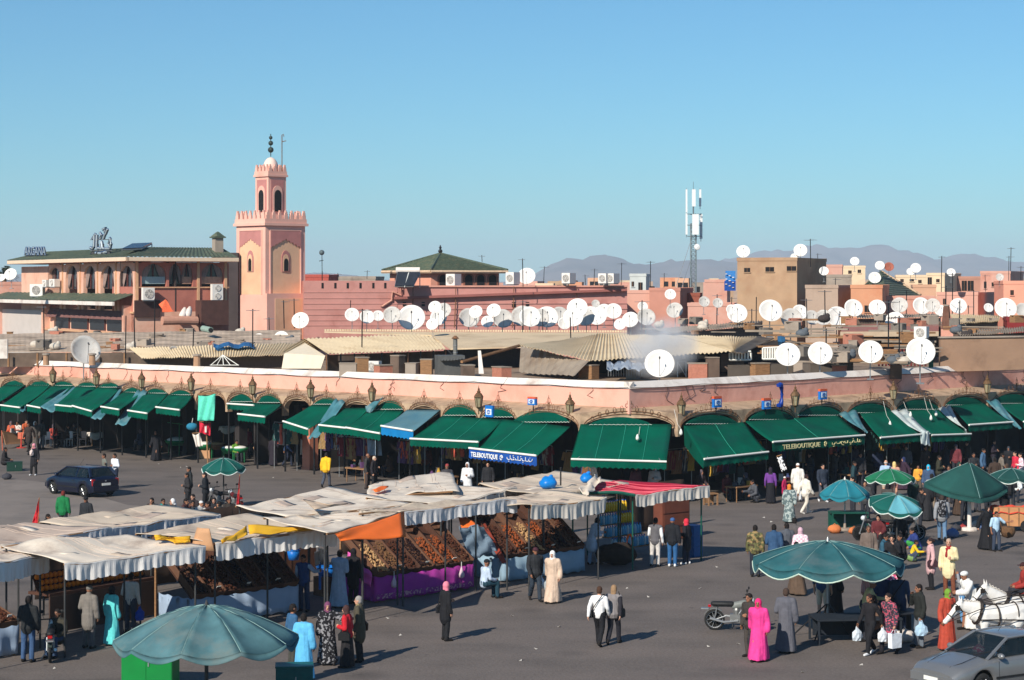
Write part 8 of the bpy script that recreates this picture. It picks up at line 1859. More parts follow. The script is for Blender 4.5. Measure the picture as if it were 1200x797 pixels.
# --- right part of the square
person(903,590, 'woman in purple top and black skirt facing the shops', 'stand', 10,('shirt', (110,60,140)),('skirt', (26,26,32)),('scarf', (40,34,44)), 1, h=1.64)
person(887,589, 'person crouching in grey in the awning shade', 'crouch', 250, J_((80,82,88)), T_((60,62,70)), hair, 1)
person(919,589, 'child in magenta coat and white cap beside the purple topped woman', 'hold', 120,('coat', (176,34,84)), T_((120,30,60)),('skullcap', (226,222,220)), 1, h=1.2)
person(935,588, 'man in white robe and white skullcap walking towards the shops', 'stand', 5,('coat', (228,222,212)), T_(STR),('skullcap', (236,232,226)), 1, h=1.78)
person(944,602, 'man in cream jacket and white trousers striding right', 'walk', 60, J_((226,218,204)), T_((214,204,188)),('hair', (50,32,30)), 1, h=1.76, shoe=(220,214,204))
person(925,612, 'woman in grey patterned robe and orange headscarf walking away', 'walk2', 10,('robe', GPRT), None, ('scarf', (226,130,50)), 1, h=1.62)
person(964,588, 'man in dark jacket over white shirt walking towards us before the shops', 'walk', 170,('jacket', (40,48,62)), T_((76,80,90)), hair, 2, h=1.78, shoe=(210,210,210))
person(988,566, 'woman with fair hair in black at the shop entrance', 'hold', 20,('tee', (34,34,36)), T_((50,50,56)),('longhair', (170,140,80)), 1)
person(1020,602, 'man in dark grey jacket left of the bright green parasol', 'walk', 175, J_((52,54,60)), T_((50,54,70)), hair, 1)
person(1038,584, 'bald old man in pale blue shirt behind the green parasol', 'stand', 30,('shirt', (160,184,216)),('shorts', (190,170,150)),('bald', (190,180,174)), 2, h=1.8)
person(1048,583, 'blonde woman in shorts behind the green parasol', 'stand', 10,('tee', (200,150,130)),('shorts', (170,120,110)),('longhair', (226,196,130)), 2, h=1.68)
person(1076,578, 'child in orange jacket right of the green parasol', 'hold', 190, J_((226,160,60)), T_((90,80,70)), hair, 1, h=1.35)
person(1088,586, 'woman in bright turquoise headscarf at the shops', 'stand', 200,('robe', (60,80,110)), None, ('scarf', (40,176,220)), 2, h=1.64)
person(1092,601, 'man in grey sweater with white sleeves walking away', 'walk2', 10,('vest', (150,146,144),(230,232,232)), T_((150,134,116)), hair, 1, h=1.74)
person(1086,610, 'woman in black robe and silver headscarf walking away', 'walk', 15,('robe', (36,36,40)), None, ('scarf', (176,180,182)), 1, h=1.66)
person(1103,606, 'man in black jacket with round yellow emblem on the back', 'stand', 10, J_((34,36,38)), T_(DK),('hair', (90,66,56)), 1, h=1.78)
person(1104,634, 'man in grey hooded top with patterned backpack walking away', 'walk', 10,('jacket', (140,142,146)), T_((96,126,156)), [('hair', (60,50,44)),('hooddown', (150,152,156))], 1, h=1.82, extra=[('backpack', BPRT, 'black and white patterned backpack worn by the man in grey hooded top')])
person(1156,644, 'woman in long black robe and black headscarf walking with a boy', 'walk2', 150,('robe', (26,26,30)), None, ('scarf', (24,24,28)), 2, h=1.7)
person(1167,646, 'boy in pale blue shirt swinging a round basket', 'out', 160,('tee', (176,206,226)), T_((56,66,84)), hair, 1, h=1.5)
person(1143,600, 'man in dark clothes under the square parasol', 'lean', 120, J_((50,52,58)), T_((60,62,70)), hair, 1);person(1160,588, 'girl in pink and cream under the square parasol', 'walk', 100,('tee', (226,150,150)),('skirt', (230,200,160)), hair, 2, h=1.3, shoe=(230,230,230));person(1146,588, 'small child in orange print under the square parasol', 'stand', 190,('tee', (222,120,90)),('shorts', (214,190,170)), hair, 2, h=1.1)
person(1176,612, 'person in black bending beside the red topped cart', 'bend', 270,('robe', (28,28,32)), None, ('scarf', (24,24,28)), 1)
person(1191,588, 'person in white shirt seated behind the dark parasol at right', 'sit', 200,('shirt', (222,226,224)), T_(DK), hair, 1)
person(1190,570, 'woman in red top at the right hand shops', 'stand', 250,('shirt', (206,46,70)), T_(DK), hair, 2);person(1197,572, 'man in pink checked shirt at the right hand shops', 'hold', 270,('shirt', PLAID), T_((50,60,80)), hair, 2)
person(1141,572, 'man in dark jacket with a yellow collar behind the square parasol', 'hold', 180, J_((38,40,44)), T_(BK), hair, 1)
person(1152,566, 'person in blue and white jacket in the shop entrance at right', 'stand', 120, J_((70,100,130)), T_(BK), hair, 1)
# --- around the big right parasol
person(885,676, 'man in camouflage jacket with his back to us left of the big parasol', 'stand', 10, J_(CAMO), T_((34,40,52)), hair, 1, h=1.78)
person(907,676, 'man in denim jacket and jeans second in the row behind the big parasol', 'hold', 5, J_((48,78,112)), T_((86,128,166)), hair, 1, h=1.8)
person(922,673, 'man in grey jacket with a strap behind the big parasol', 'stand', 350, J_((84,88,96)), T_((50,54,66)), hair, 1, h=1.78)
person(938,675, 'woman in pink checked shawl behind the big parasol', 'hold', 10,('coat', PLAID), T_((60,56,64)),('scarf', (206,168,180)), 1, h=1.66)
person(934,697, 'person in long brown robe half hidden by the big parasol', 'walk', 340,('robe', (92,74,60)), None, hair, 1, shoe=(210,200,190))
person(931,668, 'dark haired man furthest back in the row behind the parasol', 'stand', 20, J_((90,84,84)), T_(DK), hair, 1, h=1.84)
person(964,727, 'man in beige shorts with blue backpack under the big parasol', 'stand', 20,('tee', (70,86,110)),('shorts', (206,188,164)),('cap', (60,60,66)), 2, shoe=(226,226,226), extra=[('backpack', (54,82,124), 'blue backpack worn by the man in beige shorts')])
person(979,722, 'woman in long dark brown robe under the big parasol', 'stand', 60,('robe', (50,38,34)), None, ('scarf', (130,72,56)), 1, h=1.7)
person(889,774, 'woman in bright pink robe and pink headscarf in the right foreground', 'walk2', 200,('robe', (226,62,140)), None, ('scarf', (226,40,110)), 1, h=1.68, extra=[('handbag', (44,42,46), 'dark handbag of the woman in bright pink robe', 1)])
person(879,770, 'young man with black hair partly behind the pink robed woman', 'hold', 230, J_((60,54,50)), T_((70,64,60)), hair, 1, h=1.72)
person(921,765, 'man in long dark grey robe with his back to us in the right foreground', 'hold', 15,('robe', (92,92,100)), None, ('hair', (70,54,46)), 1, h=1.76)
person(1020,767, 'woman in black with white shoes walking left carrying white bags', 'walk', 230,('shirt', (30,28,32)), T_((26,26,30)),('bun', (44,28,26)), 1, h=1.68, shoe=(226,226,226), extra=[('plastic', (222,226,230), 'white plastic bag carried by the woman in black', -1),('plastic', (206,214,220), 'second smaller white bag of the woman in black', 1)])
person(1042,766, 'woman in dark floral tunic carrying a white paper bag', 'walk2', 230,('coat', FLOR), T_((30,28,34)),('bun', (36,26,26)), 2, h=1.68, extra=[('paper', (226,232,238), 'large white paper bag carried by the woman in floral tunic', -1)])
person(1078,759, 'man in black jacket and grey jeans touching his face as he walks', 'face', 260, J_((36,38,36)), T_((104,112,122)), hair, 1, h=1.76, extra=[('plastic', (170,200,222), 'pale blue bag in the hand of the man in black jacket', -1)])
person(1054,744, 'man in dark blue denim with black shoulder bag seen from behind', 'hold', 15,('shirt', (52,66,90)), T_((44,56,82)), hair, 1, h=1.84, extra=[('sling', (24,26,30), 'black bag slung on the man in dark blue denim', -1)])
person(1034,742, 'man in navy top with a cross strap among the seated group', 'stand', 350,('shirt', (50,66,104)), T_((50,66,100)), hair, 1, h=1.8)
person(1012,748, 'man in white cap and pale yellow shirt bending over the table', 'lean', 100,('shirt', (226,208,150)), T_((60,62,70)),('skullcap', (232,230,226)), 1, h=1.74)
person(1022,728, 'woman in red striped wrap behind the yellow shirted man', 'stand', 200,('robe', ROSEP), None, ('scarf', (196,60,60)), 1, h=1.68);person(1027,750, 'brown jacketed person sitting at the dark table', 'sit', 250, J_((104,78,64)), T_(DK),('longhair', (60,42,36)), 1)
person(1044,728, 'woman in pink flowered dress beyond the denim man', 'hold', 200,('robe', pattern('pink_flower', srgb(196,70,110), srgb(226,190,200), 'noise', 12)), None, ('scarf', (190,130,110)), 2, h=1.62)
person(1018,676, 'short haired man behind the right edge of the big parasol', 'stand', 190, J_((110,96,88)), T_(DK),('hair', (80,60,50)), 1, h=1.76)
person(1034,668, 'woman in teal blue jacket sitting by the motorbikes', 'sit', 120, J_((44,84,104)), T_(DK), hair, 1);person(1046,669, 'man in black jacket and white shirt sitting by the motorbikes', 'sitface', 200, J_((32,32,36)), T_(BK), hair, 2);person(1058,668, 'broad person in black sitting rightmost of the seated row', 'sit', 250, J_((26,26,30)), T_(BK), hair, 1)
person(1068,658, 'child in yellow top beside the black seated person', 'crouch', 100,('shirt', (226,186,40)), T_((60,70,90)), hair, 1, h=1.3);person(1076,652, 'person in blue and green clothes crouching on the ground', 'crouch', 260, J_((44,60,120)), T_((60,150,70)), hair, 1);person(1030,642, 'person in dark red sitting under the tilted teal parasol', 'sit', 200, J_((96,40,44)), T_(BK), hair, 2);person(1054,640, 'person in black with pink face sitting under the tilted teal parasol', 'sit', 170, J_((40,40,44)), T_(BK), hair, 2)
person(1091,691, 'woman in pale pink coat and black trousers looking left', 'stand', 270,('coat', (206,164,164)), T_((28,28,32)),('bun', (50,34,32)), 2, h=1.7, extra=[('shoulderbag', (60,36,44), 'dark bag on the arm of the woman in pale pink coat', -1)])
person(1112,697, 'old man in cream jacket with red scarf standing behind the boy', 'hold', 200,('coat', (228,212,166)), T_((120,70,50)), [('hair', (176,150,130)),('wrapscarf', (150,40,40))], 2, h=1.82)
person(1128,730, 'boy in grey top, blue cap and jeans reaching up', 'up', 290,('shirt', (140,140,144)), T_((96,146,190)),('cap', (40,60,110)), 1, h=1.5)
person(1139,738, 'man in long white robe leaning behind the horses', 'lean', 250,('robe', (232,230,224)), None, ('turban', (224,224,220)), 1, h=1.78)
person(1110,762, 'woman in orange red robe and green headscarf beside the white horses', 'hold', 150,('robe', (176,70,52)), None, ('scarf', (110,150,50)), 1, h=1.68)
person(1204,712, 'coachman in red at the right edge behind the horses', 'sit', 270, J_((150,50,44)), T_(DK),('cap', (60,30,30)), 1, z=1.0)
XC=[(1008,572),(1028,566),(1060,574),(1100,576),(1112,590),(1124,582),(1166,578),(1180,584),(970,560),(1014,612),(1070,604),(1184,600),(1122,604),(1000,584)]
XN=['bag seller in charcoal', 'youth in navy', 'woman in dark plum robe', 'man in dark olive', 'man in slate jacket', 'woman in black shawl', 'man in dark brown', 'woman in deep blue robe', 'man in graphite', 'youth in dark grey', 'woman in dark green robe', 'man in black coat', 'woman in umber robe', 'man in dark teal jacket']
XD=['left of the green parasol', 'at the shop front behind the green parasol', 'right of the blonde woman', 'behind the orange jacketed child', 'before the square parasol', 'under the square parasol edge', 'by the dark parasol', 'beside the white shirted sitter', 'at the cream lettered awning', 'by the green box table', 'left of the silver scarfed woman', 'behind the red topped cart', 'behind the backpack man', 'behind the turquoise parasol']
XK=[(42,42,46),(36,44,66),(58,40,56),(54,54,42),(62,68,76),(28,26,30),(62,48,40),(36,46,84),(50,50,54),(64,64,66),(36,58,50),(28,28,32),(74,58,48),(38,64,70)]
for i, (x, y) in enumerate(XC):
 f='robe' in XN[i] or 'shawl' in XN[i];person(x, y, XN[i]+' standing '+XD[i], ('stand', 'hold', 'walk', 'fold')[i % 4], (170,20,260,100,200)[i % 5], (('robe' if f else 'jacket'), XK[i]), None if f else T_(DK),('scarf', XK[(i+5) % 14]) if f else hair, i % 3, h=1.62 if f else 1.74)
ZC=[(30,30,34),(56,44,40),(44,52,60),(70,66,62),(40,34,44)];ZN=['black', 'dark brown', 'dark slate', 'stone grey', 'dark aubergine']
ZP=[(896,566, 'at the left end of the cream lettered awning'),(916,570, 'behind the child in magenta'),(950,572, 'behind the striding man in cream'),(978,570, 'under the cream letters'),(1010,556, 'deep in the shop left of the green parasol'),(1056,560, 'deep in the shop behind the blonde woman'),(1084,562, 'in the doorway above the turquoise headscarf'),(1108,558, 'deep in the shop left of the square parasol'),(1134,556, 'in the doorway above the square parasol'),(1164,554, 'in the doorway right of the square parasol'),(1182,560, 'at the last shop on the right'),(1158,606, 'behind the woman in long black robe'),(1130,610, 'at the white parasol base'),(1040,612, 'beside the tilted teal parasol'),(1000,606, 'at the turquoise parasol'),(1078,622, 'near the crouching figures'),(110,516, 'behind the draped white table'),(152,522, 'behind the long blue tarp'),(216,528, 'behind the wide green basin'),(320,546, 'by the lit pink pillar'),(410,552, 'in the shade behind the man in yellow'),(428,556, 'below the green awning by the blue one'),(520,566, 'below the wide seamed awning'),(606,572, 'below the blue lettered valance')]
for i, (x, y, w) in enumerate(ZP):
 f=i % 3 == 1;person(x, y, '%s in %s standing %s' % ('woman' if f else 'man', ZN[i % 5], w),('stand', 'fold', 'hold', 'face')[i % 4], (160,30,250,110,200,330)[i % 6], ('robe' if f else 'jacket', ZC[i % 5]), None if f else T_(DK),('scarf', ZC[(i+2) % 5]) if f else hair, i % 3, h=1.62 if f else 1.74)
# --- people in the arcade shade
random.seed(77)
SH=[(14,517, 'sit', (190,90,60), 'diner in orange at the first cafe table'),(22,517, 'sitface', (214,206,200), 'diner in white at the first cafe table'),(30,515, 'sit', (196,96,60), 'diner in rust orange at the first cafe table'),(62,521, 'sit', (170,70,60), 'diner in red at the middle cafe table'),(70,518, 'sitface', (60,70,90), 'diner in blue grey at the middle cafe table'),(77,522, 'sit', (70,60,56), 'diner in brown at the middle cafe table'),(88,520, 'sit', (56,48,44), 'diner in dark brown at the third cafe table'),(95,521, 'sitface', (190,150,120), 'diner in tan at the third cafe table'),(145,521, 'stand', (150,50,60), 'waiter in dark red under the left awnings'),(166,528, 'sit', (50,60,80), 'person in navy sitting in the left arcade shade'),
   (276,542, 'sit', (96,140,50), 'vendor in lime green sitting beside the baskets'),(290,536, 'stand', (150,60,90), 'woman in rose standing among the hanging clothes'),(360,545, 'stand', (70,60,60), 'shopkeeper in brown beside the white shirt display'),(458,560, 'sit', (80,60,50), 'vendor in brown sitting under the faded blue awning'),(475,556, 'stand', (50,50,60), 'man in slate standing under the faded blue awning'),(500,562, 'stand', (90,50,50), 'man in maroon under the wide green awning'),(640,575, 'stand', (60,70,80), 'man in slate blue beneath the corner awning'),(700,578, 'stand', (100,80,70), 'woman in brown beneath the corner awning'),(820,582, 'sit', (60,50,56), 'person in plum sitting right of the red canopy'),(850,586, 'sit', (110,50,50), 'person in dark red sitting in the shade of the large awning'),(868,584, 'stand', (50,60,60), 'person in dark teal standing in the shade of the large awning'),(876,586, 'sit', (80,70,66), 'person in taupe sitting in the shade of the large awning'),
   (1002,560, 'stand', (70,64,80), 'person in dusky violet under the cream lettered awning'),(1062,562, 'stand', (90,90,96), 'person in grey in the shop right of the blonde woman'),(1120,560, 'stand', (110,50,56), 'person in wine red in the shop by the square parasol'),(1172,560, 'sit', (120,110,100), 'person in stone grey sitting in the right hand shop')]
for i, (x, y, ps, c, lab) in enumerate(SH): person(x, y, lab, ps, random.choice([90,140,200,250,300]), J_(c), T_(DK), hair if i % 3 else ('scarf', (90,80,90)), i % 3)
bpy.data.scenes.remove(_scratch)
# ================================================================ furniture and small things in the square
GRP_=MC((12,112,62), .6, 'paint');GRB=MC((24,138,62), .5, 'paint')
def metal_box(label, p, w, d, h, rz, m, name='metal_box'):
 t=thing(name, label, 'box', p, rz);mb=MB();mb.box((0,0, h*.47),(w, d, h*.94));obj('body', mb, m, t);mb=MB();mb.box((0,0, h*.97),(w*1.03, d*1.03, h*.06));obj('lid', mb, m, t)
 for s in (-1,1): mb=MB();mb.box((s*w*.25,-d/2-.006, h*.48),(w*.47,.014, h*.84));obj('door', mb, m, t)
 mb=MB();mb.box((w*.04,-d/2-.02, h*.55),(.03,.03,.12));obj('handle', mb, STEEL, t);return t
metal_box('bright green metal box under the largest parasol in the foreground', G(174,806)+Vector((0,.3,0)), 1.28,.7,1.08, R(-6), M('green_box', srgb(0,126,54), .5,.1,3, dirt=srgb(0,112,50), dscale=1.5))
metal_box('dark teal bin at the feet of the sky blue robed person', G(345,812), .9,.6,.7,.1, MC((14,84,80), .5, 'paint'))
def box_table(label, p, w, d, h, rz, m):
 t=thing('market_table', label, 'table', p, rz);mb=MB();mb.box((0,0, h-.025),(w, d, .05));obj('tabletop', mb, m, t)
 for x in (-1,1):
  for y in (-1,1): mb=MB();mb.box((x*(w/2-.04), y*(d/2-.04), h/2-.03),(.06,.06, h-.06));obj('leg', mb, m, t)
 mb=MB();mb.box((0, d/2-.04, h*.5),(w*.9,.03, h*.7));obj('back_panel', mb, m, t);return t
box_table('dark green open sided table under the turquoise parasol', G(994,622), 1.5,.8,.78,.05, MC((10,76,62), .6, 'paint'));box_table('dark table under the big right parasol', G(1002,752), 2.4,1.1,.72,.1, MC((34,40,48), .7, 'paint'));box_table('second dark table behind the seated group at right', G(1040,748)+Vector((.2,.4,0)), 1.6,.8,.7,.3, MC((40,44,52), .7, 'paint'));box_table('small pale wooden stool table right of the red canopy', G(833,592), .55,.45,.55,.5, WOOD)
# red cart at right
t=thing('hand_cart', 'wooden cart with red cloth top at the right edge', 'cart', G(1186,622), R(-5));mb=MB();mb.box((0,0,.6),(1.6,.8,.75));obj('body', mb, M('cart_wood', srgb(190,136,92), .8,.15,3), t)
mb=MB();mb.grid([[Vector((-.85+.17*i, y, 1.02+.04*math.sin(i*1.7+y*5)-(.25 if abs(y) > .42 else 0))) for i in range(11)] for y in (-.46,-.43,0,.43,.46)], .02);obj('red_cover', mb, MC((206,70,50)), t)
for x in (-.6,-.2,.2,.6): mb=MB();mb.box((x, -.41,.6),(.05,.04,.74));obj('slat', mb, WOOD, t)
for s in (-1,1): mb=MB();mb.lathe([(.05,-.03),(.24,-.03),(.24,.03),(.05,.03)], 14,(s*.5,-.4,.24), Matrix.Rotation(R(90), 3, 'X'));obj('wheel', mb, TYRE, t)
# goods on the ground at right
GC=[MC((206,120,70)), MC((160,60,60)), MC((90,110,150)), MC((210,200,190)), MC((60,60,66)), MC((120,150,90))]
for i, (x, y, r, c, lab) in enumerate([(978,625,.22,0, 'tan bag on the ground left of the white parasol pole'),(1001,626,.18,0, 'orange bag on the ground at the foot of the turquoise parasol'),(1120,622,.16,4, 'dark sack left of the white parasol base'),(1128,620,.12,1, 'red jar like bundle beside the white parasol base'),(1144,618,.16,3, 'pale sack right of the white parasol base'),(1150,620,.13,2, 'blue grey bundle by the woman in long black robe'),(1116,630,.22,2, 'violet blue bag set down beside the backpack man'),(1178,628,.2,3, 'cream cloth bundle on the ground by the cart'),(1060,752,.22,3, 'pale sack on the ground behind the man in grey jeans'),(1068,658,.16,5, 'green toy bundle on the ground by the crouching child'),(8,562,.2,4, 'black bag at the feet of the person at the left edge')]):
 p=G(x, y);t=thing('bundle', lab, 'bundle', p);mb=MB();mb.smooth=True;mb.ball((0,0, r*.75), r, 12,8,(1.3,1,.85));mb.v=[(v[0]+.2*r*noise.noise(Vector(v)*9+p), v[1], max(0, v[2]+.25*r*noise.noise(Vector(v)*7+p))) for v in mb.v];obj('bag', mb, GC[c], t)
 mb=MB();mb.tube([(-r*.3,0, r*1.45),(0,0, r*1.8),(r*.3,0, r*1.45)], .015,5);obj('handle', mb, GC[c], t)
t=thing('round_basket', 'round brown basket swinging from the hand of the boy in pale blue', 'basket', G(1181,640)+UP(.3));mb=MB();mb.smooth=True;mb.lathe([(.02,0),(.2,.06),(.29,.24),(.27,.4),(.2,.45)], 16);obj('bowl', mb, M('basket_brown', srgb(104,76,52), .9,.3,12, bump=.6), t);mb=MB();mb.tube([(-.24,0,.42),(-.32,0,.75),(-.5,0,.9)], .014,4);obj('handle', mb, RUST, t)
# flags
for lab, x, y0, y1, ym in [('folded red flag leaning on a pole behind the left stall roofs', 44,583,632,614),('red flag on a pole beside the motorbikes', 279,556,606,590)]:
 g0=G(x, y1);Y=g0.y;t=thing('red_flag', lab, 'flag');a, b=P(x+2, y0, Y), Vector((g0.x, g0.y, 0));mb=MB();mb.tube([a, b], .02,5);obj('pole', mb, WOOD, t)
 w=10 if x < 100 else 4;rows=[[P(x+2-(w*j/6)*(.15+.85*i/8), y0+(ym-y0)*i/8+j*1.0, Y)+Vector((0,.05*math.sin(j*2+i), 0)) for j in range(7)] for i in range(9)];mb=MB();mb.grid(rows, .012);obj('cloth', mb, MC((200,40,50)), t, smooth=True)
# cafe tables, stools and benches at far left
def cafe_table(x, y, lab, m, r=.45, h=.75):
 t=thing('cafe_table', lab, 'table', G(x, y), 0, 'cafe tables under the left awnings');mb=MB();mb.lathe([(r, h-.03),(r, h),(.01, h)], 18);obj('tabletop', mb, m, t);mb=MB();mb.tube([(0,0,0),(0,0, h-.03)], .03,6);obj('pillar', mb, IRON, t)
 for k in range(3): a=k*2.09;mb=MB();mb.tube([(0,0,.12),(.3*math.cos(a), .3*math.sin(a), .02)], .02,4);obj('leg', mb, IRON, t)
 for k in range(3):
  a=k*2.1;dl=thing('dish', '%s plate of food on the %s' % (NTH[k], lab), 'plate', G(x, y)+Vector((.25*math.cos(a), .25*math.sin(a), h)));mb=MB();mb.lathe([(.06,0),(.11,.02),(.1,.022),(.05,.008)], 12);obj('plate', mb, WHITEP, dl);mb=MB();mb.ball((0,0,.025), .055,8,5,(1,1,.5));obj('food', mb, FR[1+k % 3], dl)
cafe_table(64,520, 'cream cafe table among the diners, middle one', MC((226,206,170), .5, 'paint'));cafe_table(87,520, 'cream cafe table among the diners, right one', MC((220,206,180), .5, 'paint'));cafe_table(26,517, 'cafe table of the orange dressed diners', MC((190,96,66), .5, 'paint'))
def chair(x, y, rz, lab, m):
 t=thing('plastic_chair', lab, 'chair', G(x, y), rz, 'cafe chairs under the left awnings');mb=MB();mb.box((0,0,.44),(.42,.42,.04));obj('seat', mb, m, t);mb=MB();mb.box((0,-.2,.7),(.4,.04,.42));obj('backrest', mb, m, t)
 for a in (-1,1):
  for b in (-1,1): mb=MB();mb.box((a*.18, b*.18,.21),(.04,.04,.42));obj('leg', mb, m, t)
for i, (x, y) in enumerate([(56,523),(72,524),(80,523),(97,523),(18,519),(34,519)]): chair(x, y, i*1.1, '%s cafe chair, %s from the left among the diners' % (('white', 'dark')[i % 2], NTH[(2,3,4,5,0,1)[i]]), MC((214,214,214), .5, 'paint') if i % 2 == 0 else MC((50,50,56), .5, 'paint'))
def draped(x, y, w, d, h, m, lab, rz=.6):
 t=thing('draped_table', lab, 'table', G(x, y), rz);mb=MB();mb.box((0,0, h-.03),(w, d, .04));obj('tabletop', mb, WOOD, t)
 n=40;rows=[[], [], [], []]
 for i in range(n+1):
  a=2*math.pi*i/n;cx, cy=max(-1, min(1,1.4*math.cos(a)))*w/2, max(-1, min(1,1.4*math.sin(a)))*d/2;k=1+.05*math.sin(a*9);dr=.3+.12*math.sin(a*3+1)
  rows[0].append(UP( h+.012));rows[1].append(Vector((cx, cy, h+.008)));rows[2].append(Vector((cx*1.04*k, cy*1.06*k, h-dr*.5)));rows[3].append(Vector((cx*1.08*k, cy*1.1*k, h-dr)))
 mb=MB();mb.grid(rows, .012);obj('cloth', mb, m, t, smooth=True)
 for a in (-1,1):
  for b in (-1,1): mb=MB();mb.box((a*w*.42, b*d*.42, h/2-.03),(.05,.05, h-.06));obj('leg', mb, WOOD, t)
draped(113,522,1.0,.8,.8, WHITEP, 'table under a crumpled white cloth before the left awnings');draped(130,522,.7,.6,.55, MC((40,100,170)), 'low stool table under a blue cloth before the left awnings');draped(268,535,1.1,.6,1.75, MC((206,200,190)), 'tall rack draped with grey cream cloth beside the mint green one')
draped(363,545,.9,.6,.6, WHITEP, 'low stand with white cloth behind the man in yellow jacket')
# wooden board leaning at left
t=thing('leaning_board', 'tan board leaning on an orange trestle at far left', 'board');a, b, c, d=G(2,524)+UP(1.0), G(24,520)+UP(.55), G(28,522)+UP(.12), G(6,527)+UP(.3);mb=MB();mb.prism([a, b, c, d], Vector((.03,.06,0)));obj('board', mb, CARD, t);mb=MB();mb.tube([b, G(24,524)], .03,5);mb.tube([a, G(3,528)], .03,5);obj('strut', mb, MC((196,100,70), .6, 'paint'), t)
t=thing('sign_stand', 'red round based stand in front of the cafe tables', 'stand', G(25,525));mb=MB();mb.lathe([(.3,0),(.3,.03),(.04,.06),(.03,.9),(.01,.92)], 14);obj('foot', mb, MC((190,60,56), .6, 'paint'), t);mb=MB();mb.box((0,0,.75),(.42,.04,.4));obj('board', mb, MC((206,110,80), .6, 'paint'), t)
metal_box('dark green box beside the seated person at the left edge', G(17,552), .8,.5,.5,.3, MC((24,60,48), .6, 'paint'))
# hanging cloths at the mint stall
def cloth_on(pts, m, label, name='hanging_cloth'):
 t=thing(name, label, 'cloth');a, b, c, d=pts;rows=[]
 for j in range(11): rows.append([a.lerp(b, i/10).lerp(d.lerp(c, i/10), j/10)+Vector((0,.06*math.sin(i*1.3+j*.4), -.10*math.sin(math.pi*i/10)*(1-j/10))) for i in range(11)])
 mb=MB();mb.grid(rows, .012);obj('cloth', mb, m, t, smooth=True);mb=MB();mb.tube([a, b], .025,5);obj('rod', mb, WOOD, t);return t
Yc=109.5
cloth_on([P(232.5,463, Yc), P(252.5,461, Yc), P(251,493, Yc-.5), P(231.5,493, Yc-.5)], MC((92,206,176)), 'mint green cloth hanging high on a pole before the left arcade');cloth_on([P(233.5,494, Yc), P(247,495, Yc), P(246.5,511, Yc), P(234,507, Yc)], MC((206,40,62)), 'red cloth with a white mark hanging below the mint green cloth')
t=thing('cloth_pole', 'wooden pole carrying the mint green and red cloths', 'pole');mb=MB();mb.tube([P(240,460, Yc+.1), Vector((P(244,460, Yc+.1).x, Yc+.1,0))], .04,6);obj('pole', mb, WOOD, t);mb=MB();mb.tube([P(231,462, Yc+.05), P(254,460, Yc+.05)], .03,5);obj('crossbar', mb, WOOD, t)
mb=MB();mb.box(P(241,503, Yc-.1),(.1,.02,.35));tag(obj('white_mark', mb, WHITEP), 'white mark sewn on the red hanging cloth', 'patch')
cloth_on([P(225,508,110), P(234,507,110), P(238,523,110), P(230,524,110)], WHITEP, 'small white cloth hanging left of the basket stand');cloth_on([P(352,514,112), P(360,514,112), P(360,533,112), P(352,533,112)], WHITEP, 'white garment hanging beside the man in blue shirt');cloth_on([P(430,513,104), P(446,515,104), P(448,534,104), P(431,534,104)], MC((150,170,190)), 'large pale grey cloth hanging under the blue valance');cloth_on([P(363,512,111), P(373,513,111), P(373,536,111), P(364,536,111)], pattern('garment_print', srgb(200,190,180), srgb(120,60,70), 'stripe', 5), 'striped garment hanging left of the man in yellow jacket');cloth_on([P(910,535,94.5), P(916,533,94.5), P(922,550,94.2), P(916,553,94.2)], pattern('bw_print', srgb(226,226,226), srgb(60,60,64), 'noise', 9), 'black and white printed cloth hanging slantwise above the purple topped woman')
t=thing('blue_bag', 'blue plastic bag hanging beside the red cloth', 'bag');mb=MB();mb.smooth=True;mb.ball(P(225,500,110), .26,12,8,(1.2,.8,.8));obj('bag', mb, MC((40,120,150)), t);mb=MB();mb.tube([P(225,500,110)+UP(.2), P(226,490,110)], .015,4);obj('string', mb, PALE, t)
# green basket stands
def basket_stand(x, y, r, lab, fill, box=False, m=None):
 t=thing('basket_stand', lab, 'stand', G(x, y), 0, 'basket stands before the left arcade');mb=MB();mb.smooth=True;mb.lathe([(r*.6,.5),(r*.95,.7),(r, .82),(r*.94,.82),(r*.5,.6)], 18);obj('basin', mb, m or GRP_, t)
 for k in range(4): a=.8+k*1.571;mb=MB();mb.tube([(r*.8*math.cos(a), r*.8*math.sin(a), .6),(r*.85*math.cos(a), r*.85*math.sin(a), 0)], .025,5);obj('leg', mb, GRP_ if not box else WOOD, t)
 mb=MB();mb.smooth=True;mb.ball((0,0,.82), r*.85,14,7,(1,1,.28));obj('filling', mb, fill, t)
 if box: mb=MB();mb.box((0,0,.24),(r*1.3, r, .46));obj('box', mb, CARD, t)
WHF=MC((230,226,220));basket_stand(208,532,.75, 'wide green basin on legs heaped with white goods, leftmost of the basin stands', WHF);basket_stand(240,537,.55, 'green basin on a cardboard box below the red cloth', WHF, True);basket_stand(255,537,.5, 'brown basket right of the boxed green basin', FR[3], False, M('basket_brown', srgb(104,76,52)));basket_stand(268,542,.45, 'green basin left of a close pair under the draped rack', WHF);basket_stand(281,542,.48, 'green basin right of a close pair under the draped rack', WHF);basket_stand(305,541,.4, 'small tan basket with white cover at the lit pillar', WHF, False, CARD)
for i, x in enumerate((201,210)): mb=MB();mb.tube([G(x, 534), G(x, 534)+UP(1.9)], .03,5);tag(obj('pole', mb, GRP_), 'thin green pole of the wide basin stand, %s one' % ('left', 'right')[i], 'pole', 'green poles of the basin stand')
mb=MB();mb.grid([[G(196,534)+Vector((.17*i, 0,1.95-.02*i+.02*math.sin(i*2))) for i in range(6)], [G(196,534)+Vector((.17*i, .35,1.9-.02*i)) for i in range(6)]], .03);tag(obj('shade_flap', mb, GRP_), 'small green flap on top of the two thin green poles', 'awning flap')
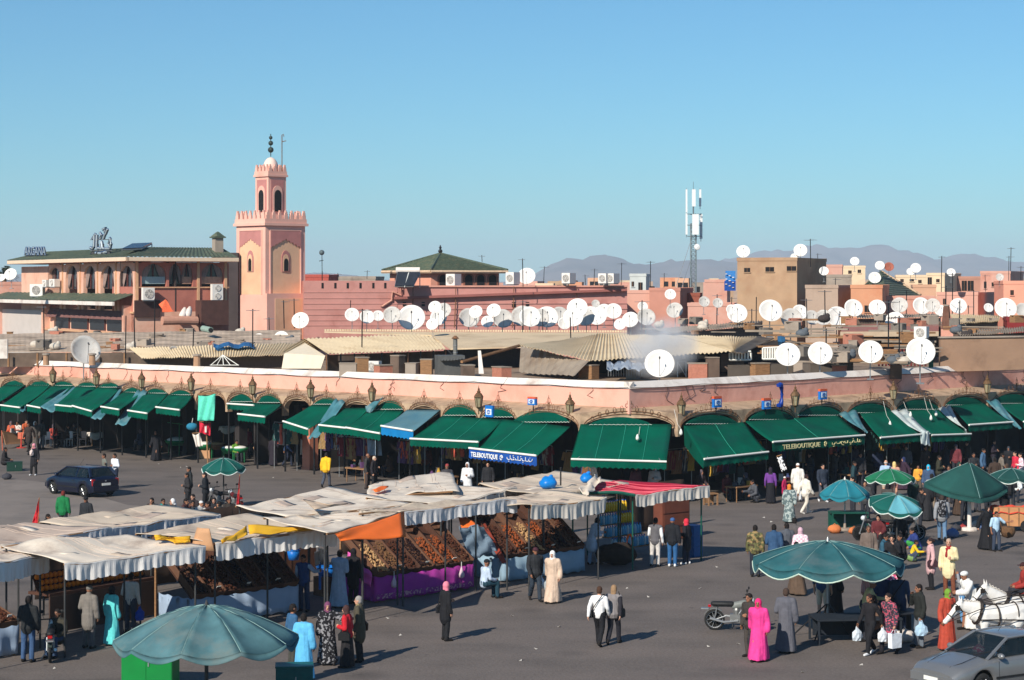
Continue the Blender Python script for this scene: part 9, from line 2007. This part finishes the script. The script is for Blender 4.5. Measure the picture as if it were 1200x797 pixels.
# goods in the shops: racks of garments, shelves, stacked wares
random.seed(90)
GARC=[MC(c) for c in ((120,40,50),(60,70,110),(150,120,80),(170,165,158),(40,80,76),(130,90,60),(90,60,100),(190,150,60),(200,90,70),(70,70,74))]
def garment_mesh():
 mb=MB();rows=[]
 for j in range(7):
  v=j/6;w=.22+.1*v;rows.append([Vector((w*(2*i/8-1), .05*math.sin(i*1.9+j), -1.05*v+(-.06*abs(2*i/8-1) if j == 0 else 0))) for i in range(9)])
 mb.grid(rows, .03);mb.box((-.29,0,-.22),(.13,.05,.42), 0, Matrix.Rotation(.25,3, 'Y'));mb.box((.29,0,-.22),(.13,.05,.42), 0, Matrix.Rotation(-.25,3, 'Y'));return mb
gm_=garment_mesh().mesh('hanging_garment', [None]);gi=0
def wing_goods(w, ts, nm):
 for j, t0 in enumerate(ts):
  zz=random.uniform(2.0,2.5);p_=random.choice((-1.2,-.9,-.3));t=thing('garment_rack', 'rail of hanging garments in the shade of the %s wing, %s from the corner' % (nm, NTH[j]), 'rack', (0,0,0), 0, 'garment rails in the shops')
  mb=MB();mb.tube([w.at(t0-.2, zz+.06, p_), w.at(t0+1.7, zz+.06, p_)], .02,5)
  for e in (-.2,1.7): mb.tube([w.at(t0+e, zz+.06, p_), w.at(t0+e, 0, p_)], .02,5)
  obj('rail', mb, STEEL, t)
  for k in range(6):
   o=bpy.data.objects.new('garment', gm_);COL.objects.link(o);o.parent=t;o.location=w.at(t0+.3*k, zz, p_+.03);o.rotation_euler=(0,0, math.atan2(w.d.y, w.d.x)+random.uniform(-.5,.5));o.material_slots[0].link='OBJECT';o.material_slots[0].material=random.choice(GARC);o.scale=(random.uniform(.8,1.1),)*3
wing_goods(WL, [3.4,6.2,9.0,11.8,14.6,18.5,21,24.5], 'left');wing_goods(WR, [3.4,6.5,9.3,12.2,15,18,21.2,24.3], 'right')
def ware_table(w, t0, p_, lab):
 o=w.at(t0,0, p_);t=thing('ware_table', lab, 'table', (0,0,0), 0, 'ware tables in the shops');mb=MB();w.bx(mb, t0, t0+1.5,.66,.72, p_-.35, p_+.35);obj('tabletop', mb, WOOD, t)
 for a in (.05,1.4):
  for b in (-.3,.3): mb=MB();mb.tube([w.at(t0+a, 0, p_+b), w.at(t0+a, .66, p_+b)], .025,4);obj('leg', mb, WOOD, t)
 for k in range(6):
  q=w.at(t0+.15+.24*k, .72, p_+random.uniform(-.2,.2));kk=random.random()
  mb=MB();h=random.uniform(.15,.4)
  if kk < .5: mb.lathe([(.06,0),(.11, h*.4),(.05, h*.85),(.07, h)], 10, q);nm='pot'
  else: mb.box(q+UP( h/2),(.2,.16, h), k);nm='carton'
  tag(obj(nm, mb, random.choice(GARC)), '%s %s, %s on the ware table under the %s wing, table %s from corner' % (('tall', 'low')[h < .28], nm, NTH[k], 'right' if 'right' in lab else 'left', lab.split(', ')[1].split()[0]), nm)
for i, t0 in enumerate((4.6,8.2,13.2,16.8)): ware_table(WR, t0,1.9, 'low table of wares under the right wing awnings, %s from the corner' % NTH[i])
for i, t0 in enumerate((5,10.5,16.5)): ware_table(WL, t0,.9, 'low table of wares under the left wing awnings, %s from the corner' % NTH[i])

# ================================================================ seat every thing's empty at the base of its parts
def seat_all():
 for o in list(SC.objects):
  if o.type != 'EMPTY' or o.parent or o.location.length > 1e-6: continue
  lo=Vector((1e9,)*3);hi=-lo
  def walk(x):
   global _n
   for c in x.children:
    if c.type == 'MESH':
     for v in c.bound_box:
      for k in range(3): lo[k]=min(lo[k], v[k]);hi[k]=max(hi[k], v[k])
    walk(c)
  walk(o)
  if lo.x > 1e8: continue
  b=Vector(((lo.x+hi.x)/2,(lo.y+hi.y)/2, lo.z))
  o.location=b
  for c in o.children: c.matrix_parent_inverse=Matrix.Translation(-b)
seat_all()
